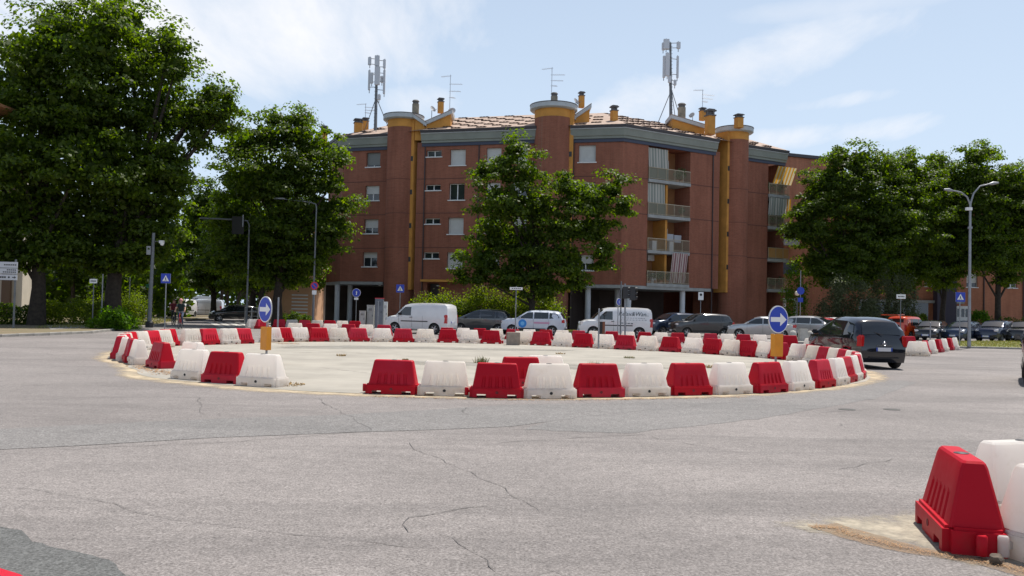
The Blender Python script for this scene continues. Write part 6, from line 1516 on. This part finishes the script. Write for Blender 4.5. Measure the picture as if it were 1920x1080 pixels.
# camera pole
b0 = at(280, 606.5, 50); b0.z = .1; Y = 50; o = thing('camera_pole', 'grey steel pole with a surveillance camera at the mouth of the avenue', 'pole', b0); top = at(288,440,Y)
MB().tube([(0,0,0),(top.x-b0.x,0,top.z)], [.12,.085], 12).build('pole', DSTEEL, o, smooth=60); MB().lathe([(0,.0),(.22,0),(.22,.32),(.17,.36),(.13,.36)], 14).build('foot', SBLACK, o, smooth=40)
z = at(290,456,Y).z; ca = MB().tube([(.2,0,z),(.55,-.1,z+.02)], .035, 8).build('camera_arm', STEEL, o); MB().box((.62,-.12,z-.02),(.26,.16,.16)).lathe([(0,-.16),(.08,-.14),(.11,-.06),(.11,.0),(0,.0)], 12, (.64,-.12,z-.08)).build('camera', WPAINT, ca)
MB().box((-.12,-.12,at(280,473,Y).z),(.22,.14,.5)).build('control_box', SGREY, o)
# gantry arm with traffic signal seen from behind
b0 = at(462, 603, 60); b0.z = .05; o = thing('signal_gantry', 'signal gantry arm with dark backboard in front of the avenue trees', 'traffic signal', b0); z = at(455,415,60).z; xl = at(374,412,60).x-b0.x
MB().tube([(0,0,0),(0,0,z-.3),(-.15,0,z),(-1.0,0,z+.05),(xl,0,z+.12)], [.07,.06,.06,.06,.05], 10).build('arm', DSTEEL, o, smooth=60)
MB().box((-.75,-.12,z-.35),(.85,.06,1.25)).build('backboard', SBLACK, o); sg = MB().box((-.75,.05,z-.35),(.3,.25,.95)).build('signal_head', BLACKP, o); MB().tube([(-.4,-.16,z-.45),(-.4,-.16,z+.4)], .04, 8).build('clamp', STEEL, sg)
# street lamps
b0 = at(586, 606, 60); b0.z = .05; o = thing('street_lamp', 'grey street lamp with a long arm in front of the tree left of the block', 'street lamp', b0); zt = at(588,384,60).z; xe = at(516,373,60)
MB().tube([(0,0,0),(.05,0,zt-.3),(0,0,zt),(-.4,0,zt+.12),(xe.x-b0.x+.6,0,xe.z-.05)], [.08,.05,.045,.04,.035], 10).build('pole', DSTEEL, o, smooth=60); MB().box((xe.x-b0.x+.3,0,xe.z-.02),(.8,.26,.10)).build('lamp_head', STEEL, o)
b0 = at(1817, 646, 48); b0.z = .09; o = thing('street_lamp', 'tall double armed street lamp on the right grass verge', 'street lamp', b0); zt = at(1817,385,48).z; x1 = at(1770,359,48); x2 = at(1872,347,48)
MB().tube([(0,0,0),(0,0,1.2),(0,0,zt)], [.10,.085,.06], 12).build('pole', STEEL, o, smooth=60)
for e in (x1, x2):
    dx = e.x-b0.x; dz = e.z-zt; MB().tube([(0,0,zt-.05),(dx*.12,0,zt+dz*.5),(dx*.35,0,zt+dz*.86),(dx*.7,0,zt+dz*.97)], [.05,.045,.04,.035], 8).build('arm', STEEL, o, smooth=60)
    hd = MB().tube([(dx*.66,0,zt+dz*.95),(dx*.8,0,zt+dz*1.0),(dx,0,zt+dz*1.03)], [.05,.10,.05], 8).build('lamp_head', STEEL, o, smooth=60)
z = at(1817,395,48).z; MB().box((-.12,-.08,z),(.32,.18,.16)).build('floodlight', WPAINT, o); MB().lathe([(.085,0),(.12,0),(.12,.12),(.085,.12)], 12, (0,0,at(1817,432,48).z)).build('collar', STEEL, o)
# traffic light on the far corner
b0 = at(1172, 636, 44); b0.z = .005; o = thing('traffic_light', 'black traffic light heads on a thin pole above the lettered van', 'traffic light', b0)
MB().tube([(0,0,0),(-.05,0,at(1172,532,44).z)], .045, 10).build('pole', STEEL, o, smooth=60)
for x, z0_, z1_, rz in ((1172, 560, 538, 0), (1185, 563, 538, 1.2)):
    p = at(x, z0_, 44); q_ = at(x, z1_, 44); hd = MB().box((p.x-b0.x, -.1, (p.z+q_.z)/2),(.26,.24,q_.z-p.z)).build('signal_head', BLACKP, o)
    for j in range(3):
        zz = p.z+(q_.z-p.z)*(j+.5)/3; MB().lathe([(.09,0),(.095,.14),(.085,.14),(.08,0)], 12, M=Matrix.Translation((p.x-b0.x+.1,-.12,zz)) @ Matrix.Rotation(rad(90),4,'Y')).build('visor', BLACKP, hd)
post(1163, 636, 528, 45, .035, 'thin dark pole left of the traffic light', DSTEEL)
# lamps and pole near the corner balconies
b0 = at(1500, 612, 68); b0.z = .1; o = pole_thing('sign_pole', 'thin pole with dark round sign beside the corner balconies', 'post', b0, at(1515,510,68).z, .035); flat(circ(.3,0,at(1515,548,68).z), -.05, .02).build('sign_disc', SBLUE, o); flat(rect_(.4,.35,0,at(1515,565,68).z), -.05, .02).build('plate', SBLUE, o)
b0 = at(1494, 612, 70); b0.z = .1; o = pole_thing('globe_lamp', 'white globe lamp beside the climbing plant at the corner', 'lamp', b0, at(1494,555,70).z-.2, .03, 0, None, DSTEEL); zc = at(1494,550,70).z-.1
MB().lathe([(0,-.2)]+[(.2*math.cos(rad(a)),.2*math.sin(rad(a))) for a in range(-75,90,15)]+[(0,.2)], 18, (0,0,zc)).build('globe', mat('opal_globe', (0.8,0.72,0.55), .3), o, smooth=60)
# utility cabinets
def cabinet(x0, x1, yt, yb, Y, label, m, parts=True, lid=None):
    a, c = at(x0, yb, Y), at(x1, yb, Y); h = at((x0+x1)/2, yt, Y).z-.11; w = c.x-a.x; o = thing('utility_cabinet', label, 'cabinet', ((a.x+c.x)/2, Y, .11), 0, 'utility cabinets')
    MB().box((0,0,h/2),(w,w*.7,h)).build('cabinet_body', m, o); MB().box((0,0,h+.025),(w*1.06,w*.76,.05)).build('cabinet_top', lid or m, o)
    d = MB().box((0,-w*.35-.008,h*.52),(w*.86,.012,h*.84)).build('cabinet_door', m, o); MB().box((w*.3,-w*.35-.022,h*.55),(.03,.02,.14)).build('handle', SBLACK, d)
    b = MB()
    for j in range(4): b.box((0,-w*.35-.018,h*(.78+.03*j)),(w*.5,.008,.015))
    b.build('vent', SBLACK, d)
CABG = mat('cabinet_grey', (0.45,0.45,0.43), .7, var=.15, vscale=3); CABD = mat('cabinet_dark_grey', (0.16,0.18,0.21), .6, var=.15, vscale=3)
cabinet(674, 685, 584, 607, 60, 'low pale grey utility cabinet, leftmost before the stair tower', CABG); cabinet(688, 701, 573, 607, 60.5, 'pale grey utility cabinet between the low one and the dark one', CABG); cabinet(703, 718, 560, 608, 59.5, 'tall dark grey utility cabinet with a red top', CABD, lid=SRED); cabinet(718, 726, 567, 600, 61, 'narrow white utility cabinet behind the tall dark one', WPAINT)
# stone block on the island and stone bollards
pg = gnd(962, 647); o = thing('stone_block', 'brownish square block standing in the back row of barriers', 'block', pg, .05)
b = MB().box((0,0,.29),(.60,.5,.58)); ob = b.build('block_body', mat('brown_stone', (0.33,0.27,0.22), .9, var=.25, vscale=5, bump=.4), o); bm_ = bmesh.new(); bm_.from_mesh(ob.data); bmesh.ops.bevel(bm_, geom=list(bm_.edges), offset=.02, segments=2, affect='EDGES'); bm_.to_mesh(ob.data); bm_.free()
for px, w, h, rnd_, lb in ((1487, .42, .75, True, 'rounded stone bollard right of the arrow sign'), (1506, .62, .85, False, 'pale tapered stone block between two bollards'), (1519, .36, .75, True, 'rounded stone bollard right of the pale tapered block')):
    p = at(px, 630, 51); o = thing('stone_bollard', lb, 'bollard', (p.x, p.y, .0), 0, 'stone bollards'); 
    if rnd_: MB().lathe([(0,0),(w*.5,0),(w*.5,h*.55),(w*.46,h*.78),(w*.3,h*.95),(0,h)], 18).build('bollard_stone', STONE, o, smooth=60)
    else: 
        b = MB(); q_ = [(-w/2,-.22),(w/2,-.22),(w/2,.22),(-w/2,.22)]; b.add([(x,y,0) for x,y in q_]+[(x*.72,y*.7,h) for x,y in q_], [(0,3,2,1),(4,5,6,7),(0,1,5,4),(1,2,6,5),(2,3,7,6),(3,0,4,7)]); b.build('bollard_stone', STONE, o)
p = at(1500, 640, 49.5); slab('refuge_slab', [Vector((p.x-2.0,48.9,0)),Vector((p.x+3.2,48.4,0)),Vector((p.x+3.4,51.8,0)),Vector((p.x-1.8,52.2,0))], -.05, .13, KERB)
# red-white post left of the camera pole, fence panels by the avenue
b0 = gnd(273, 602); o = thing('striped_post', 'short red and white post left of the camera pole', 'post', b0)
for j in range(4): MB().lathe([(0,j*.25),(.07,j*.25),(.07,j*.25+.249),(0,j*.25+.249)], 12).build('band', SRED if j % 2 == 0 else SWHITE, o)
for k_, px in enumerate((465, 478, 489)):
    b0 = at(px, 603, 66); b0.z = .05; o = thing('fence_panel', 'grey tubular fence panel, %s from the left behind the small arrow sign' % ORD[k_], 'fence', b0, 0, 'tubular fence panels'); b = MB(); b.tube([(-.25,0,0),(-.25,0,1.3),(.25,0,1.3),(.25,0,0)], .025, 6)
    b.build('frame', STEEL, o)
    for j in range(3): MB().tube([(-.25,0,.3+.33*j),(.25,0,.3+.33*j)], .016, 6).build('bar', STEEL, o)

# ------------------------------------------------------------------ cyclists
SKIN = mat('skin', (0.48,0.27,0.19), .6); HAIRM = mat('hair_brown', (0.06,0.035,0.02), .7)
def bicycle(pos, heading, label, col):
    o = thing('bicycle', label, 'bicycle', pos, rad(heading), 'bicycles'); r = .34
    for x in (-.52, .52):
        b = MB().tube([(x+r*math.cos(2*math.pi*i/28), 0, r+r*math.sin(2*math.pi*i/28)) for i in range(28)], .022, 6, closed=True); w = b.build('wheel', RUBBER, o, smooth=60); b = MB()
        for i in range(12): a = math.pi*2*i/12; b.tube([(x,0,r),(x+r*math.cos(a),0,r+r*math.sin(a))], .003, 4)
        b.tube([(x,-.05,r),(x,.05,r)], .025, 8); b.build('spokes', STEEL, w)
    b = MB(); H_ = (.40,0,.92); S_ = (-.18,0,.88); B_ = (-.08,0,.30)
    for p, q_ in ((S_,H_),(H_,(.42,0,.80)),((.42,0,.80),B_),(B_,S_),(B_,(-.52,0,r)),(S_,(-.52,0,r)),(H_,(.52,0,r))): b.tube([p,q_], .018, 6)
    b.build('frame', col, o, smooth=60); MB().tube([(.33,-.28,1.05),(.42,-.1,1.03),(.42,.1,1.03),(.33,.28,1.05)], .014, 6).tube([(.40,0,.9),(.42,0,1.03)], .014, 6).build('handlebar', STEEL, o)
    MB().tube([(-.34,0,.95),(-.20,0,.97),(-.05,0,.95)], [.075,.06,.03], 8).tube([(-.18,0,.86),(-.19,0,.94)], .014, 6).build('saddle', BLACKP, o, smooth=60)
    MB().lathe([(0,-.02),(.09,-.02),(.09,.02),(0,.02)], 14, M=Matrix.Translation((-.08,0,.30)) @ Matrix.Rotation(rad(90),4,'X')).tube([(-.08,.09,.30),(.06,.10,.20)], .012, 5).tube([(-.08,-.09,.30),(-.22,-.10,.40)], .012, 5).build('pedals', DSTEEL, o)
    return o
def cyclist(pos, heading, label, top, legs, head_m, helmet):
    """Seated rider: one skin-modifier body, clothed by region, five-fingered hands on the bars."""
    J = {'pel':((-.18,0,1.04),.13),'wai':((-.12,0,1.20),.125),'che':((-.02,0,1.42),.15),'nec':((.05,0,1.58),.06),'hed':((.09,0,1.70),.095),'top':((.09,0,1.80),.08)}
    E_ = [('pel','wai'),('wai','che'),('che','nec'),('nec','hed'),('hed','top')]
    for s, n_ in ((1,'l'),(-1,'r')):
        kz, kx, fz, fx = ((.72,.22,.24,.06) if s > 0 else (.86,.20,.44,-.20)); 
        for k_, v in {'sh':((.0,s*.19,1.47),.062),'el':((.14,s*.27,1.24),.047),'wr':((.31,s*.27,1.09),.033),'hip':((-.17,s*.10,1.0),.095),'kn':((kx,s*.11,kz),.062),'an':((fx-.06,s*.11,fz+.06),.042),'to':((fx+.11,s*.12,fz),.035)}.items(): J[k_+n_] = v
        E_ += [('che','sh'+n_),('sh'+n_,'el'+n_),('el'+n_,'wr'+n_),('pel','hip'+n_),('hip'+n_,'kn'+n_),('kn'+n_,'an'+n_),('an'+n_,'to'+n_)]
    names = list(J); me = bpy.data.meshes.new('p'); me.from_pydata([J[k_][0] for k_ in names], [(names.index(a), names.index(c)) for a, c in E_], [])
    ob = bpy.data.objects.new('p', me); COL.objects.link(ob); sk = ob.modifiers.new('s','SKIN'); sk.use_smooth_shade = True; ss = ob.modifiers.new('u','SUBSURF'); ss.levels = 1; ss.render_levels = 1
    for i, k_ in enumerate(names): me.skin_vertices[0].data[i].radius = (J[k_][1],)*2; me.skin_vertices[0].data[i].use_root = (k_ == 'pel')
    dg = bpy.context.evaluated_depsgraph_get(); m2 = bpy.data.meshes.new_from_object(ob.evaluated_get(dg)); bpy.data.objects.remove(ob); m2.name = 'body'; m2.materials.clear()
    for m_ in (SKIN, top, legs, BLACKP): m2.materials.append(m_)
    for p in m2.polygons:
        c = p.center; far_arm = abs(c.y) > .20 and c.z < 1.33
        p.material_index = 0 if (c.z > 1.56 or far_arm and c.z > 1.0) else (1 if c.z > 1.08 else 2)
        if c.z < .52 and min(math.hypot(c.x-.08, c.z-.24), math.hypot(c.x+.18, c.z-.44)) < .13: p.material_index = 3
    o = thing('person', label, 'person', pos, rad(heading), 'cyclists'); link('body', m2, o)
    pts = [(0,.125)]+[(.112*math.cos(rad(a)), .125*math.sin(rad(a))) for a in range(75,-25,-20)]
    MB().lathe(pts, 14, (.075,0,1.735)).build('helmet' if helmet else 'hair', head_m, o, smooth=60)
    b = MB(); b.add([(.185,-.018,1.68),(.185,.018,1.68),(.215,0,1.675),(.18,0,1.73)], [(0,1,2),(1,3,2),(3,0,2)]); b.build('nose', SKIN, o)
    for s in (-1,1):
        MB().box((.185,s*.04,1.72),(.012,.028,.014)).build('eye', SBLACK, o); MB().box((.08,s*.10,1.70),(.05,.02,.07)).build('ear', SKIN, o)
        b = MB(); b.box((.335,s*.27,1.085),(.08,.085,.035))
        for j, ln in enumerate((.075,.085,.08,.065)):
            y = s*(.235+.022*j); b.tube([(.37,y,1.09),(.40,y,1.075),(.395,y,1.045),(.37,y,1.035)], [.010,.0095,.009,.008], 6)
        b.tube([(.32,s*.225,1.08),(.35,s*.215,1.06),(.375,s*.225,1.045)], [.011,.010,.009], 6); b.build('hand', SKIN, o, smooth=60)
    MB().box((.178,0,1.645),(.01,.045,.01)).build('mouth', mat('lips', (0.3,0.1,0.08), .6), o)
    return o
g1 = gnd(338, 616.5); g2 = gnd(325, 609.5)
bicycle(g1, -78, 'bicycle ridden by the person in the dark top, nearest the ring', SRED); cyclist(g1, -78, 'person in dark top and pink cap riding a bicycle towards the ring', mat('dark_teal_top', (0.015,0.03,0.03), .9), mat('blue_jeans', (0.05,0.07,0.12), .9), mat('pink_cap', (0.6,0.25,0.25), .7), True)
bicycle(g2, -60, 'bicycle ridden by the person in the dark red top, further back', BLACKP); cyclist(g2, -60, 'person in dark red top on a bicycle behind the other rider', mat('dark_red_top', (0.16,0.02,0.03), .9), mat('dark_trousers', (0.02,0.025,0.03), .9), HAIRM, False)

# ------------------------------------------------------------------ small litter
qs = random.Random(99)
LEAFD = mat('dead_leaf', (0.44,0.26,0.12), .9, island=True, col2=(0.20,0.10,0.05))
def litter(name, label, path, width, n, seed, size=(.012,.03), m=LEAFD):
    q = random.Random(seed); P = [gnd(*p) for p in path]; b = MB(); seg = [(c-a).length for a, c in zip(P[:-1],P[1:])]; tot = sum(seg)
    for _ in range(n):
        t = q.random()*tot; i = 0
        while t > seg[i] and i < len(seg)-1: t -= seg[i]; i += 1
        p = P[i].lerp(P[i+1], min(1, t/seg[i])); u_ = (P[i+1]-P[i]).normalized(); sd = Vector((-u_.y,u_.x,0)); p = p + sd*q.gauss(0,width) + Vector((0,0,.011+q.random()*.004))
        s = q.uniform(*size); a = q.uniform(0,6.28); e = Vector((math.cos(a),math.sin(a),q.uniform(-.18,.18)))*s; f_ = Vector((-math.sin(a),math.cos(a),q.uniform(-.18,.18)))*s*.55
        b.add([p-e, p+f_, p+e, p-f_], [(0,1,2,3)])
    o = b.build(name, m, recalc=False); return tag(o, label, 'litter', None, 'stuff')
soft_sheet('sandy_patch', gp(ragged([(1395,983),(1500,962),(1640,955),(1740,948),(1850,960),(2000,985),(2100,1060),(2000,1085),(1860,1082),(1740,1048),(1610,1020),(1520,1003)], 31, 4)), .0035, (0.30,0.275,0.23), (0.44,0.38,0.28), .45, 5.0)
soft_sheet('rusty_band', gp(ragged([(1505,985),(1560,980),(1630,1000),(1710,1022),(1790,1036),(1900,1058),(1990,1085),(1930,1088),(1860,1066),(1780,1052),(1690,1038),(1610,1020),(1550,1000)], 33, 2)), .0055, (0.17,0.105,0.06), (0.40,0.27,0.16), .06, 14.0, .6)
litter('dead_leaves', 'band of orange brown dead leaves and sand beside the nearest red barrier', [(1520,990),(1560,990),(1620,1012),(1700,1030),(1780,1045),(1880,1062),(1960,1085)], .035, 1500, 1, (.003,.009))
litter('dead_leaves', 'dry leaves along the foot of the left front barriers', [(250,678),(290,695),(330,703)], .16, 900, 2, (.02,.04)); litter('dead_leaves', 'dry leaves at the foot of the back row behind the small arrow sign', [(520,645),(545,645),(560,645)], .16, 260, 3, (.02,.04)); litter('dead_leaves', 'brown dead leaves on the verge under the far left tree', [(-20,622),(40,618),(85,617)], 1.1, 2600, 4, (.05,.10))
litter('grit', 'grit scattered over the asphalt in the foreground', [(100,960),(900,900),(1500,930)], .9, 500, 6, (.004,.010), CRACK)
litter('dead_leaves', 'dry leaves along the front row of barriers', [(700,744),(900,750),(1100,751),(1400,745)], .06, 800, 7, (.01,.025))
p = gnd(1868, 1058); o = thing('stone', 'small rough brown stone on the asphalt below the nearest barriers', 'stone', (p.x,p.y,.004)); b = MB(); bm_ = bmesh.new(); bmesh.ops.create_icosphere(bm_, subdivisions=2, radius=.045)
for v in bm_.verts: v.co *= qs.uniform(.75,1.2); v.co.z = v.co.z*.8+.03
me = bpy.data.meshes.new('stone_lump'); bm_.to_mesh(me); bm_.free(); me.materials.append(mat('brown_rock', (0.14,0.11,0.085), .95, var=.4, vscale=20)); link('stone_lump', me, o)
# grass blades on the right verge and the lawn
def grass(name, label, poly, n, seed, h, m, z):
    q = np.random.default_rng(seed); xs = [p.x for p in poly]; ys = [p.y for p in poly]; P = np.stack([q.uniform(min(xs),max(xs),n), q.uniform(min(ys),max(ys),n), np.full(n,z)],1)
    inside = np.zeros(n,bool); j = len(poly)-1
    for i in range(len(poly)):
        xi, yi, xj, yj = poly[i].x, poly[i].y, poly[j].x, poly[j].y
        inside ^= ((yi > P[:,1]) != (yj > P[:,1])) & (P[:,0] < (xj-xi)*(P[:,1]-yi)/(yj-yi+1e-9)+xi); j = i
    P = P[inside]; n = len(P); a = q.uniform(0,6.28,n); w = .02; hh = h*q.uniform(.4,1,n); dx = np.stack([np.cos(a),np.sin(a),0*a],1)*w; tip = P + np.stack([q.normal(0,.3,n)*hh, q.normal(0,.3,n)*hh, hh],1)
    V = np.stack([P-dx, P+dx, tip+dx*.2, tip-dx*.2],1); o = link(name, np_quads(name, V, m)); return tag(o, label, 'grass', None, 'stuff')
GRS = mat('grass_blade', (0.13,0.17,0.035), .8, island=True, col2=(0.3,0.25,0.09), translucent=.3)
grass('grass', 'short grass with dry patches on the right verge', gs, 14000, 5, .12, GRS, .09)
grass('grass', 'short grass on the lawn before the brick block', [Vector((-9.4,60.5,0)),Vector((7.3,60,0)),Vector((7.5,64,0)),Vector((-9,64,0))], 16000, 6, .14, GRS, .10)
grass('grass', 'patchy grass on the left verge between the kerb and the hedge', gp([(60,619),(120,612),(230,603),(300,599),(335,601),(300,609),(200,618)]), 7000, 7, .16, GRS, .10)
